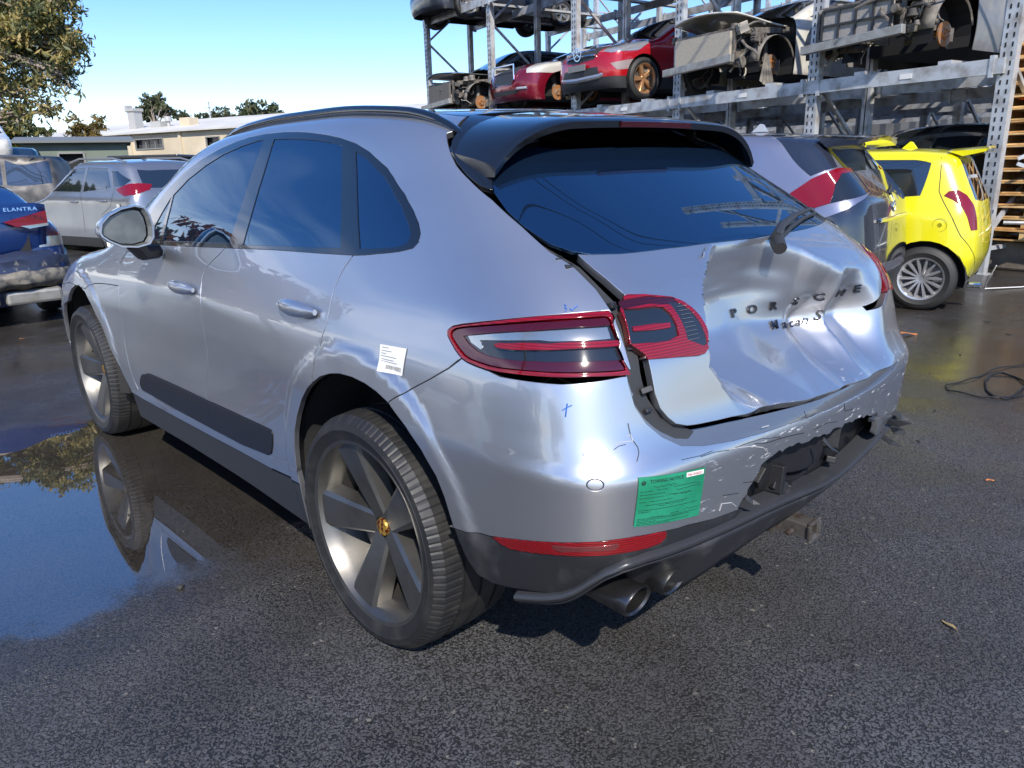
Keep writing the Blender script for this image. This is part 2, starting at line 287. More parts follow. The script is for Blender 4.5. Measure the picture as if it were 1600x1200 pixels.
D={"b":{"dlo":[[3.2641,1.2431],[3.1512,1.3215],[3.0185,1.3732],[2.8614,1.4109],[2.7088,1.4364],[2.5605,1.4527],[2.4517,1.4605],[2.3251,1.4636],[2.1695,1.4631],[2.0187,1.4571],[1.875,1.4464],[1.7712,1.4368],[1.6722,1.4239],[1.5891,1.407],[1.5066,1.3825],[1.405,1.3536],[1.2851,1.3093],[1.1997,1.2626],[1.151,1.2263],[1.1308,1.2011],[1.1304,1.1806],[1.1518,1.1693],[1.2172,1.165],[1.3451,1.1621],[1.4984,1.154],[1.71,1.1478],[2.0052,1.1418],[2.3576,1.1293],[2.7409,1.1161],[3.1237,1.1039],[3.2249,1.1027],[3.2852,1.1286],[3.2971,1.191]],"g0":[[3.1697,1.1331],[3.1863,1.1763],[3.1393,1.2291],[3.0783,1.2927],[3.0785,1.247],[3.0829,1.1792],[3.0825,1.1237],[3.1374,1.1214]],"g1":[[3.0635,1.2968],[2.9432,1.3516],[2.7928,1.3926],[2.6446,1.4206],[2.498,1.4374],[2.3573,1.448],[2.3136,1.4494],[2.3217,1.4044],[2.3332,1.345],[2.3366,1.2506],[2.3513,1.1439],[2.5716,1.137],[2.7991,1.1301],[3.0444,1.1211],[3.0477,1.1802],[3.0514,1.2389]],"g2":[[2.2323,1.4474],[2.081,1.4445],[1.9217,1.4366],[1.8024,1.4277],[1.7442,1.4207],[1.6869,1.3343],[1.6239,1.2427],[1.5757,1.167],[1.7184,1.1607],[2.0114,1.1513],[2.2382,1.1434],[2.2332,1.225],[2.2394,1.3194],[2.2356,1.3973]],"g3":[[1.6607,1.409],[1.5915,1.3939],[1.5061,1.3653],[1.3991,1.3322],[1.2754,1.2785],[1.2028,1.2303],[1.176,1.2019],[1.1822,1.1825],[1.2287,1.1749],[1.3256,1.1741],[1.4755,1.1701],[1.5354,1.2458],[1.605,1.3351]],"fr":[[3.4237,1.0802],[3.499,1.0481],[3.5364,1.0197],[3.5532,0.9843],[3.5474,0.9514],[3.5426,0.901],[3.5364,0.8398],[3.5409,0.7761],[3.5477,0.7217],[3.5592,0.6553],[3.5555,0.5907],[3.5469,0.5373],[3.5376,0.4947],[3.5267,0.44],[3.5096,0.4033],[3.4861,0.3828]],"bon":[[4.0296,0.8549],[3.9808,0.8808],[3.9134,0.8931],[3.7444,0.9039],[3.5386,0.9117]],"rr_fd":[[2.3833,1.1277],[2.4185,1.1063],[2.4725,1.0807],[2.5104,1.0586],[2.531,1.0396],[2.5381,1.0148],[2.5225,0.9686],[2.514,0.9328],[2.522,0.8726],[2.5234,0.8036],[2.5247,0.751],[2.5319,0.7058],[2.5448,0.6681],[2.5753,0.618],[2.5953,0.5735],[2.5975,0.5229],[2.5837,0.4697],[2.5689,0.4013],[2.5611,0.3771]],"rq":[[1.4976,1.1544],[1.5216,1.1246],[1.5371,1.0946],[1.5448,1.0656],[1.5443,1.0262],[1.5414,0.981],[1.5528,0.9413],[1.566,0.8932],[1.5778,0.8528],[1.5907,0.8059]],"arch":[[1.7928,0.4026],[1.7981,0.4515],[1.7882,0.5365],[1.7703,0.5982],[1.7323,0.6634],[1.6791,0.7301],[1.6253,0.7795],[1.589,0.8032],[1.5362,0.8332],[1.4788,0.8524],[1.4183,0.8622],[1.3431,0.8643],[1.2745,0.858],[1.2197,0.8461],[1.1695,0.8275],[1.1303,0.8088],[1.095,0.779],[1.0545,0.7333],[1.0306,0.7017],[1.008,0.67],[0.9883,0.6172],[0.9746,0.5616],[0.9677,0.5346]],"farch":[[4.3368,0.7517],[4.3175,0.7842],[4.2722,0.8269],[4.2087,0.856],[4.1429,0.8632],[4.0328,0.8367],[3.9505,0.7839],[3.8978,0.7281],[3.8456,0.6896],[3.8059,0.6466],[3.7481,0.5627],[3.7045,0.5251],[3.6856,0.4823],[3.6769,0.4342],[3.647,0.3938],[3.6245,0.363]],"bq":[[0.9332,0.9653],[0.9685,0.9499],[1.0251,0.9112],[1.0997,0.867],[1.1368,0.8474],[1.1661,0.8287]],"tl":[[0.9743,1.0029],[0.9712,1.008],[0.9589,1.0135],[0.9329,1.0173],[0.8826,1.0219],[0.8167,1.0266],[0.7724,1.0288],[0.7526,1.0293],[0.7158,1.0301],[0.678,1.0305],[0.6462,1.0305],[0.6425,1.0266],[0.6412,1.0217],[0.6469,1.0161],[0.6455,1.0023],[0.6438,0.9943],[0.6491,0.988],[0.6437,0.9757],[0.6342,0.963],[0.634,0.9591],[0.6663,0.9599],[0.7013,0.9609],[0.7341,0.9606],[0.7661,0.9603],[0.7835,0.9601],[0.8229,0.9594],[0.8517,0.9587],[0.8752,0.9594],[0.9009,0.962],[0.9194,0.9647],[0.9333,0.9686],[0.9503,0.9795],[0.9642,0.9913],[0.9716,0.9981]],"tldark":[[0.9313,1.0004],[0.8827,1.0064],[0.8335,1.0102],[0.79,1.0117],[0.7571,1.0137],[0.7219,1.0149],[0.6824,1.0146],[0.6536,1.0148],[0.6509,1.0083],[0.6473,0.9979],[0.6461,0.9934],[0.6506,0.9892],[0.6453,0.9769],[0.6568,0.9768],[0.6976,0.9781],[0.731,0.9782],[0.7637,0.9773],[0.7814,0.9775],[0.8215,0.9763],[0.8508,0.9764],[0.8747,0.9779],[0.8972,0.9822],[0.9141,0.9891],[0.924,0.9951]],"tlwhite":[[0.9202,1.0016],[0.8655,1.0067],[0.8186,1.01],[0.7574,1.0123],[0.7136,1.0133],[0.6584,1.013],[0.6571,1.0001],[0.6914,1.0001],[0.7261,1.0003],[0.7598,1.0001],[0.778,1.0014],[0.8342,0.9996],[0.8917,0.997],[0.8847,0.9879],[0.89,0.9844],[0.9122,0.9925]],"tlbar":[[0.8603,0.9931],[0.8498,0.9949],[0.7919,0.9976],[0.7604,0.9969],[0.7265,0.9984],[0.6919,0.9983],[0.6458,0.9967],[0.6462,0.9906],[0.6939,0.9914],[0.7282,0.991],[0.7615,0.9901],[0.7929,0.9891],[0.835,0.9881],[0.8517,0.9885]],"bb":[[0.9841,0.5326],[0.9696,0.5355],[0.9239,0.5398],[0.8786,0.5482],[0.8232,0.5702],[0.777,0.5889],[0.7453,0.5988],[0.7245,0.6042],[0.6809,0.6096],[0.6449,0.6095],[0.6044,0.6051],[0.5582,0.5974],[0.5378,0.5961],[0.4709,0.5814],[0.401,0.5747]],"tearL":[[0.401,0.5747],[0.3869,0.5951],[0.3736,0.6218],[0.3527,0.6575],[0.3596,0.6514],[0.3451,0.6724],[0.3295,0.6876],[0.3059,0.6945],[0.2522,0.6884],[0.204,0.6875],[0.1317,0.6844],[0.04,0.6766],[-0.075,0.669],[-0.1934,0.6583],[-0.3479,0.6344]],"tearR":[[-0.3479,0.6344],[-0.3899,0.6112],[-0.4229,0.5677],[-0.5423,0.4787],[nan,nan],[nan,nan]],"lipT":[[0.8122,0.3774],[0.7712,0.4002],[0.7484,0.4203],[0.7266,0.4468],[0.7062,0.4833],[0.6865,0.5208],[0.6526,0.5407],[0.6128,0.5426],[0.5492,0.5343],[0.5292,0.5382],[0.4696,0.5278],[0.4059,0.5235],[0.338,0.5232],[0.2538,0.527],[0.1808,0.5323],[0.0501,0.4933],[-0.0737,0.4492],[nan,nan],[nan,nan],[nan,nan],[nan,nan]],"lipB":[[0.8122,0.3774],[0.7703,0.3884],[0.7395,0.404],[0.7248,0.4258],[0.7032,0.4528],[0.6831,0.4907],[0.648,0.5101],[0.6065,0.5106],[0.5394,0.5015],[0.5381,0.5096],[0.4954,0.4936]],"blackbot":[[0.9696,0.5355],[0.9587,0.4975],[0.9395,0.4485],[0.9165,0.4142],[0.8844,0.3931],[0.8466,0.4021],[0.813,0.4139],[0.7728,0.4265],[0.7423,0.4357]],"refl":[[0.8786,0.5473],[0.8232,0.5689],[0.777,0.5881],[0.7453,0.5976],[0.7244,0.6031],[0.6809,0.6084],[0.6448,0.608],[0.6042,0.6032],[0.5835,0.6002],[0.5823,0.5842],[0.5933,0.5715],[0.6216,0.5695],[0.6676,0.5704],[0.7127,0.567],[0.7445,0.562],[0.7765,0.553],[0.811,0.5405],[0.8418,0.5315],[0.8584,0.5345]],"refllamp":[[0.7737,0.5824],[0.7451,0.5871],[0.7242,0.5915],[0.6736,0.5987],[0.6709,0.5905],[0.6776,0.5834],[0.7024,0.5822],[0.7343,0.5768],[0.7595,0.5691],[0.7703,0.5719]],"quart":[[1.1336,1.459],[1.072,1.4035],[1.0188,1.3606],[0.9476,1.3146],[0.8553,1.2499],[0.7759,1.1788],[0.72,1.1218],[0.6804,1.0943],[0.6525,1.0584],[0.6406,1.0304]],"bedge":[[0.634,0.9591],[0.6312,0.9528],[0.6288,0.9371],[0.6265,0.9163],[0.6248,0.9001],[0.6232,0.8895],[0.6159,0.8673],[0.6064,0.8473],[0.5948,0.8294],[0.5759,0.8121],[0.5529,0.8008],[0.5168,0.793],[0.4722,0.7862],[0.4115,0.7794],[0.3453,0.7727],[0.2613,0.7663],[0.1454,0.7614],[0.0118,0.7566],[-0.1464,0.751],[-0.3001,0.7482],[-0.4193,0.7524],[-0.4836,0.76]],"ledge":[[0.6333,0.9539],[0.6136,0.8925],[0.5852,0.8418],[0.5588,0.8181],[0.5123,0.805],[0.4294,0.7957],[0.3373,0.7855],[0.1933,0.7776],[0.0017,0.7702],[-0.2091,0.7646],[-0.3876,0.7619],[-0.4863,0.763]],"crease":[[0.9508,0.7574],[0.8335,0.7945],[0.7368,0.7895],[0.6808,0.778],[0.5907,0.7751],[0.4574,0.7687],[0.3008,0.7572],[0.0139,0.7446]],"blade":[[3.4185,0.4604],[3.3754,0.4927],[3.263,0.5194],[2.9212,0.524],[2.592,0.5268],[2.2773,0.5356],[1.9939,0.5458],[1.9789,0.5376],[1.9926,0.4934],[2.0201,0.4482],[2.0631,0.4318],[2.3158,0.4058],[2.5702,0.399],[2.9715,0.3961],[3.4245,0.4054],[3.4382,0.4343]],"sillT":[[3.5116,0.4006],[3.0012,0.3894],[2.5721,0.3956],[2.2312,0.4153],[1.841,0.4506]],"sillB":[[3.6533,0.3548],[3.4674,0.3488],[3.0288,0.3481],[2.5955,0.3555],[2.2556,0.3678],[2.0609,0.3764],[1.8366,0.3993]],"glass":[[0.8556,1.3073],[0.8496,1.2684],[0.8113,1.216],[0.7688,1.175],[0.7147,1.135],[0.6734,1.1188],[0.6286,1.1113],[0.5528,1.1092],[0.396,1.1119],[0.2191,1.1096],[-0.0047,1.1047],[-0.2671,1.1065],[nan,nan],[nan,nan],[nan,nan],[nan,nan],[-0.4914,1.3374],[-0.2627,1.3346],[-0.0861,1.3317],[0.0818,1.3315],[0.2868,1.3285],[0.55,1.3136],[0.7428,1.3004]],"fin":[[1.0589,1.4029],[1.0688,1.4291],[1.0535,1.4508],[1.0023,1.4708],[0.8642,1.4922],[0.6368,1.5113],[0.5483,1.5039],[0.7376,1.4605],[0.8256,1.4168],[0.8614,1.3773],[0.8644,1.3407],[0.8537,1.2971],[0.8547,1.2689],[0.8977,1.287],[0.9484,1.3186],[1.0128,1.364]],"hinge":[[0.9484,1.3186],[0.8547,1.2689],[0.8499,1.2607],[0.8036,1.2082],[0.7688,1.175],[0.7147,1.135],[0.674,1.1178],[0.6568,1.1117],[0.721,1.1192],[0.7762,1.1776],[0.8554,1.2484]],"diffB":[[0.7376,0.3892],[0.6904,0.3726],[0.6635,0.3566],[0.5033,0.3654],[0.2901,0.1871],[0.4532,0.3973],[-0.2383,0.0268],[0.244,0.4257],[nan,nan],[nan,nan]],"hole":[[0.1667,0.5798],[-0.0042,0.5442],[-0.1529,0.4908],[-0.0587,0.4949],[0.0153,0.5048],[0.1555,0.5458]],"flap":[[1.235,0.9608]],"badge":[[0.3569,1.0041],[-0.3767,0.9924]]},"t":{"tgL":[[0.6588,1.1131],[0.6512,1.1026],[0.6363,1.0861],[0.6214,1.0718],[0.6094,1.058],[0.6,1.0484]],"tgLlow":[[0.5938,0.9728],[0.5908,0.968],[0.591,0.9578],[0.59,0.9426],[0.5878,0.919],[0.5858,0.8932],[0.5853,0.9065],[0.5801,0.8817],[0.5669,0.8599],[0.5487,0.8395],[0.5287,0.8288]],"tgB":[[0.5287,0.8288],[0.4882,0.8252],[0.4177,0.8241],[0.3326,0.8091],[0.2063,0.7887],[0.0929,0.7907],[-0.0714,0.7824],[-0.2426,0.7763],[-0.4101,0.7682],[-0.489,0.7737]],"tgTop":[[0.6577,1.1102],[0.6148,1.1102],[0.5534,1.1087],[0.3969,1.1114],[0.2202,1.109],[-0.0147,1.1046],[-0.265,1.1059],[nan,nan]],"lamp":[[0.6065,1.0451],[0.5975,1.0473],[0.5575,1.0453],[0.4954,1.0385],[0.471,1.0313],[0.4547,1.0219],[0.4421,1.0102],[0.4354,0.9966],[0.2055,0.948],[0.2148,0.9331],[0.4458,0.9711],[0.4581,0.9662],[0.4757,0.9653],[0.5339,0.9695],[0.597,0.9733],[0.6014,0.9791],[0.6258,0.9921],[0.6247,1.0057],[0.6245,1.0185],[0.6258,1.0306],[0.6132,1.0343]],"ldark":[[0.6196,1.0303],[0.5855,1.0293],[0.5487,1.0292],[0.5295,1.0273],[0.5184,1.0188],[0.5122,1.0045],[0.5142,0.9924],[0.5425,0.9889],[0.5742,0.9893],[0.6074,0.9908],[0.6238,0.9919],[0.6227,1.0056],[0.6221,1.0207]],"lbar":[[0.6124,1.0095],[0.5639,1.0098],[0.5277,1.0083],[0.5292,1.0034],[0.5671,1.0038],[0.6122,1.0051]],"lgrid":[[0.5106,1.0326],[0.4781,1.0283],[0.4604,1.017],[0.4486,1.0029],[0.445,0.9886],[0.4476,0.9763],[0.4573,0.9748],[0.4963,0.9859],[0.4955,0.9957],[0.4983,1.0084],[0.5057,1.023]],"fold":[[0.1651,1.0984],[0.1809,1.077],[0.1783,1.0559],[0.1632,1.0206],[0.1486,0.9832]],"letters":[[0.0819,0.9743],[-0.0095,0.9756],[-0.0959,0.9784],[-0.1862,0.9775],[-0.2726,0.9799],[-0.3147,0.9845],[-0.4253,0.9813]],"lettop":[[0.0773,0.9811],[-0.011,0.9817],[-0.0947,0.9835],[-0.1852,0.9838],[-0.2677,0.9856],[-0.3127,0.9914],[-0.4192,0.9899]],"script":[[-0.1186,0.9275],[-0.16,0.9247],[-0.2371,0.9135],[-0.2564,0.9172],[-0.2735,0.9232],[-0.2982,0.9383]],"lets":[[0.058,0.9744],[-0.0337,0.9735],[-0.1217,0.9738],[-0.2137,0.9754],[-0.2855,0.9793],[-0.3926,0.9776],[-0.4328,0.9818]]}}
PEN=[[[-0.7824,-0.6594,1.1155],[-0.7806,-0.6642,1.1142],[-0.7858,-0.665,1.1102],[-0.7855,-0.6712,1.1071],[-0.7915,-0.6709,1.1032]],[[-0.78,-0.6756,1.1082],[-0.7812,-0.6821,1.1037],[-0.7731,-0.6827,1.1085],[-0.763,-0.6837,1.1138]],[[-0.8766,-0.7391,0.9037],[-0.8696,-0.7467,0.9107],[-0.8618,-0.7549,0.916]],[[-0.8674,-0.7461,0.9193],[-0.8711,-0.7466,0.9057],[-0.875,-0.7473,0.8905]]]
SCR=[[[-0.8064,-0.8312,0.8271],[-0.7926,-0.8364,0.8312],[-0.7769,-0.8437,0.8303],[-0.7648,-0.8486,0.8299]],[[-0.7663,-0.8345,0.8682],[-0.7667,-0.8404,0.8488],[-0.7658,-0.8466,0.8335],[-0.759,-0.8575,0.815],[-0.7614,-0.8628,0.8032],[-0.774,-0.867,0.7885]],[[-0.778,-0.839,0.8405],[-0.767,-0.8421,0.8438],[-0.7656,-0.8478,0.831]],[[-0.6027,-0.9202,0.7638],[-0.5536,-0.9268,0.763],[-0.4961,-0.9362,0.755],[-0.4409,-0.9417,0.7559],[-0.3738,-0.9485,0.7526],[-0.2906,-0.9562,0.7368]],[[-0.5044,-0.9348,0.7569],[-0.4693,-0.9393,0.7541],[-0.4143,-0.9464,0.7435],[-0.3682,-0.9504,0.7284],[-0.3519,-0.9509,0.7144]],[[-0.661,-0.9083,0.7703],[-0.6015,-0.9193,0.7661],[-0.5598,-0.9242,0.7671]],[[-0.4044,-0.9469,0.747],[-0.3543,-0.9517,0.7373],[-0.2675,-0.9576,0.7308],[-0.1698,-0.9615,0.7172]],[[-0.435,-0.9389,0.6508],[-0.4043,-0.9412,0.6435],[-0.3462,-0.9453,0.6339]],[[-0.517,-0.9263,0.5987],[-0.5114,-0.9283,0.6162],[-0.4732,-0.9318,0.6074],[-0.451,-0.9327,0.5904]],[[-0.5111,-0.9301,0.6385],[-0.4829,-0.9327,0.6331],[-0.4488,-0.9357,0.6258]],[[-0.1607,-0.9522,0.7736],[-0.1607,-0.9603,0.7557],[-0.1092,-0.9616,0.7563]],[[0.0621,-0.9646,0.7463],[0.0775,-0.9641,0.7176],[0.1401,-0.962,0.709]],[[-0.3598,-0.9391,0.7764],[-0.3305,-0.9425,0.7745]],[[-0.117,-0.9628,0.7114],[-0.0344,-0.9641,0.7107],[0.0301,-0.9632,0.6973]],[[-0.868,-0.7897,0.8145],[-0.8659,-0.7946,0.8097]],[[-0.8119,-0.8325,0.818],[-0.8001,-0.836,0.8238],[-0.784,-0.8428,0.8254]],[[-0.3513,-0.9513,0.7206],[-0.3425,-0.9509,0.7053],[-0.3528,-0.9501,0.7049]]]
SCRC=[1,0,1,0,1,0,0,0,1,0,0,0,1,0,1,0,1]
# ---------------- panels cut from a body surface ----------------
def inpoly(P,poly):
    x,y=P[:,0],P[:,1]; q=np.array(poly); n=len(q); r=np.zeros(len(P),bool)
    for i in range(n):
        x1,y1=q[i];x2,y2=q[(i+1)%n]
        if y1==y2: continue
        c=((y1>y)!=(y2>y))&(x<(x2-x1)*(y-y1)/(y2-y1)+x1); r^=c
    return r
def resamp(poly,h,closed=True):
    q=[np.array(p,float) for p in poly]; out=[]
    n=len(q)
    for i in range(n if closed else n-1):
        a,b=q[i],q[(i+1)%n]; L=np.hypot(*(b-a))
        if L<1e-5: continue
        k=max(1,int(math.ceil(L/h))); out+=[a+(b-a)*j/k for j in range(k)]
    if not closed: out.append(q[-1])
    return out
def cdt(outer,polys,h,hb=None,lines=()):
    """outer: polygon; polys: list of (name, polygon) by priority. returns uv, {name: tris}"""
    hb=hb or h*.8; V=[];E=[]
    for p in [outer]+[p for _,p in polys]:
        r=resamp(p,hb); n=len(V); V+=r; E+=[(n+i,n+(i+1)%len(r)) for i in range(len(r))]
    for p in lines:
        r=resamp(p,hb,False); n=len(V); V+=r; E+=[(n+i,n+i+1) for i in range(len(r)-1)]
    B=np.array(V); lo=np.min(outer,0);hi=np.max(outer,0)
    gx=np.arange(lo[0]+h/2,hi[0],h);gy=np.arange(lo[1]+h/2,hi[1],h*.87); X,Y=np.meshgrid(gx,gy); X=X+(np.arange(len(gy))%2)[:,None]*h/2
    G=np.stack([X.ravel(),Y.ravel()],-1); G=G[inpoly(G,outer)]
    # drop grid points close to constraint vertices
    cell={}
    key=lambda p:(int(p[0]//h),int(p[1]//h))
    for p in B: cell.setdefault(key(p),[]).append(p)
    keep=[]
    for g in G:
        k=key(g); ok=True
        for i in(-1,0,1):
            for j in(-1,0,1):
                for p in cell.get((k[0]+i,k[1]+j),()):
                    if (p[0]-g[0])**2+(p[1]-g[1])**2<(.5*h)**2: ok=False;break
                if not ok:break
            if not ok:break
        if ok: keep.append(g)
    allv=[Vector((float(p[0]),float(p[1]))) for p in list(B)+keep]
    r=geometry.delaunay_2d_cdt(allv,E,[],0,1e-5,False); uv=np.array([tuple(v) for v in r[0]]); T=np.array([f for f in r[2] if len(f)==3])
    c=uv[T].mean(1); ins=inpoly(c,outer); left=ins.copy(); out={}
    for n,p in polys:
        m=left&inpoly(c,p); out.setdefault(n,[]).append(T[m]); left&=~m
    out={k:np.concatenate(v) for k,v in out.items()}; out['rest']=T[left]
    return uv,out
def panel_mesh(P,Nn,T,off=0,gap=0,depth=0,bev=.0012,seam=None):
    """sub-mesh with an inward rolled edge. seam(P)->mask of boundary verts to leave alone"""
    used=np.unique(T); rm=-np.ones(len(P),int); rm[used]=np.arange(len(used)); T=rm[T]; P=P[used].copy(); Nn=Nn[used]
    # orientation
    fn=np.cross(P[T[:,1]]-P[T[:,0]],P[T[:,2]]-P[T[:,0]]); flip=(fn*Nn[T[:,0]]).sum(1)<0; T=T.copy(); T[flip]=T[flip][:,::-1]
    P=P+Nn*off
    ed={}
    for f in T:
        for i in range(3):
            a,b=f[i],f[(i+1)%3]; ed[(a,b)]=1
    bd=[(a,b) for (a,b) in ed if (b,a) not in ed]
    V=[*P];NV=[*Nn];F=[tuple(f) for f in T]
    if depth and bd:
        out={}
        for a,b in bd:
            t=P[b]-P[a]; L=np.linalg.norm(t)
            if L<1e-9: continue
            for v in(a,b):
                o=np.cross(t/L,Nn[v]); out[v]=out.get(v,0)+o
        bd=[(a,b) for a,b in bd if a in out and b in out]
        sm=seam(P) if seam else np.zeros(len(P),bool)
        idx={}
        for v,o in out.items():
            o=o/(np.linalg.norm(o)+1e-9)
            if gap and not sm[v]: V[v]=P[v]-o*gap
            b0=V[v]; k=len(V); V+= [b0, b0+o*bev-Nn[v]*bev, b0+o*bev-Nn[v]*depth]; 
            NV+=[Nn[v],o,o]; idx[v]=k
        for a,b in bd:
            if sm[a] and sm[b]: continue
            i,j=idx[a],idx[b]
            for q in(0,1): F.append((i+q,i+q+1,j+q+1,j+q))
    return np.array(V),F,np.array(NV)
def mirror_mesh(V,F,N): 
    V=V.copy();V[:,0]*=-1;N=N.copy();N[:,0]*=-1; return V,[tuple(reversed(f)) for f in F],N
def lift(body,uv,ch=None):
    o,d=c_fwd(uv,*(ch or ())); P=body.hit(o,d,.2,3.0,34); bad=np.isnan(P[:,0])
    if bad.any(): P[bad]=(o+d*.5)[bad]
    return P,body.normal(P)
def lift_top(body,xy,z0=.9):
    o=np.c_[xy,np.full(len(xy),z0)]; P=body.hit(o,np.tile((0.,0,1),(len(o),1)),0,1.4,30); bad=np.isnan(P[:,0]); P[bad]=o[bad]
    return P,body.normal(P)
def wheel(parent,c,side,R,w,rr,mt,mr,spokes=5,sw=.06,dish=.04,name='wheel',style='flat',groove=False,disc=True,n=96,cap=None):
    """wheel whose outer face looks towards side (-1 = -x). returns the wheel part (rim mesh) with children"""
    X=lambda t:c[0]+side*t   # t outwards from wheel centre plane
    h=w/2; e=empty  # noqa
    m=MB()
    lp=[(X(h-.012),rr+.004),(X(h+.002),rr),(X(h-.002),rr-.012),(X(h-.02),rr-.022),(X(h-.05),rr-.035),(X(-h+.02),rr-.05),(X(-h),rr)]
    m.lathe([(a-c[0],r) for a,r in lp],n,c=c)
    # spokes
    hub=rr*.22
    for k in range(spokes):
        a=2*math.pi*k/spokes-.03; ca,sa=math.cos(a),math.sin(a)
        def pt(rad,off,t): return (X(t),c[1]+rad*ca-off*sa,c[2]+rad*sa+off*ca)
        st=[]
        rs=[hub*.5,hub,rr*.5,rr*.8,rr-.012] if style!='thin' else [hub*.6,hub,rr*.6,rr-.012]
        for i,rad in enumerate(rs):
            f=(rad-hub*.5)/(rr-hub*.5); dd=h-.012-dish*(1-f)**1.2
            ww=sw*(.50+.50*f) if style=='flat' else sw*(.8+.2*f)
            ch=ww*.11
            st.append([pt(rad,-ww/2-.010,dd-.055),pt(rad,-ww/2,dd-.009),pt(rad,-ww/2+ch,dd),pt(rad,ww/2-ch,dd),pt(rad,ww/2,dd-.009),pt(rad,ww/2+.010,dd-.055)])
        V=[p for s_ in st for p in s_]; F=[]
        for i in range(len(st)-1):
            for j in range(6): F.append((i*6+j,i*6+(j+1)%6,(i+1)*6+(j+1)%6,(i+1)*6+j))
        m.add(V,F)
    dd=h-.012-dish
    m.lathe([(side*(dd-.05),.001),(side*(dd-.05),hub*1.15),(side*(dd-.008),hub*1.1),(side*(dd-.002),hub*.95),(side*(dd-.004),hub*.45),(side*(dd-.004),.001)],32,c=c)
    for k in range(spokes):
        if groove is False and n<90: break
        a=2*math.pi*(k+.5)/spokes-.03; m.lathe([(side*(dd-.030),.001),(side*(dd-.004),.001),(side*(dd+.001),.008),(side*(dd+.001),.011),(side*(dd-.03),.012)],10,c=(c[0],c[1]+hub*.72*math.cos(a),c[2]+hub*.72*math.sin(a)))
    o=m.build(name,mr,parent); smooth_obj(o,22)
    # tyre
    pr=[(-h,rr-.002),(-h-.008,rr+.02),(-h-.012,rr+(R-rr)*.38),(-h-.0135,rr+(R-rr)*.40),(-h-.0135,rr+(R-rr)*.46),(-h-.012,rr+(R-rr)*.48),(-h-.008,rr+(R-rr)*.68),(-h+.0,R-.02),(-h+.018,R-.005)]
    gs=[-h*.45,-h*.0,h*.45]; g=.006
    for x in gs: pr+=[(x-g,R),(x-g+.001,R-.007),(x+g-.001,R-.007),(x+g,R)]
    pr+=[(h-.018,R-.005),(h,R-.02),(h+.008,rr+(R-rr)*.68),(h+.012,rr+(R-rr)*.48),(h+.0135,rr+(R-rr)*.46),(h+.0135,rr+(R-rr)*.40),(h+.012,rr+(R-rr)*.38),(h+.008,rr+.02),(h,rr-.002)]
    seg=n*4 if groove else n
    pr=[(side*a,r) for a,r in pr]
    t=MB(); t.lathe(pr,seg,c=c)
    if groove:
        m_=len(pr); V=t.V
        for k in range(seg):
            if k%4==0:
                for i,(a,r) in enumerate(pr):
                    if r>R-.03 and abs(a)>h*.45:
                        x,y,z=V[k*m_+i]; s_=(r-.0022)/r; V[k*m_+i]=(x,c[1]+(y-c[1])*s_,c[2]+(z-c[2])*s_)
    to=t.build('tyre',mt,o); smooth_obj(to,14 if groove else 28)
    if disc:
        d=MB(); dp=h-.012-dish-.06
        d.lathe([(side*(dp-.02),rr*.3),(side*(dp-.02),rr*.78),(side*dp,rr*.78),(side*dp,rr*.3)],40,c=c)
        d.build('brake_disc',mat('disc_steel',(.22,.20,.18),.45,.8,bump=(30,.1,.002)),o,smooth=True)
        d=MB(); 
        for k in range(7):
            a=2.3+.14*k; d.box((X(dp+.005),c[1]+rr*.66*math.cos(a),c[2]+rr*.66*math.sin(a)),(.07,.07,.06),Matrix.Rotation(a,3,'X'))
        d.build('brake_caliper',mat('caliper_metal',(.35,.32,.28),.5,.6),o)
    if cap:
        d=MB(); d.lathe([(side*(dd-.004),.001),(side*(dd-.004),.030),(side*(dd+.004),.027),(side*(dd+.006),.001)],24,c=c); q=d.build('centre_cap',cap,o,smooth=True)
    return o

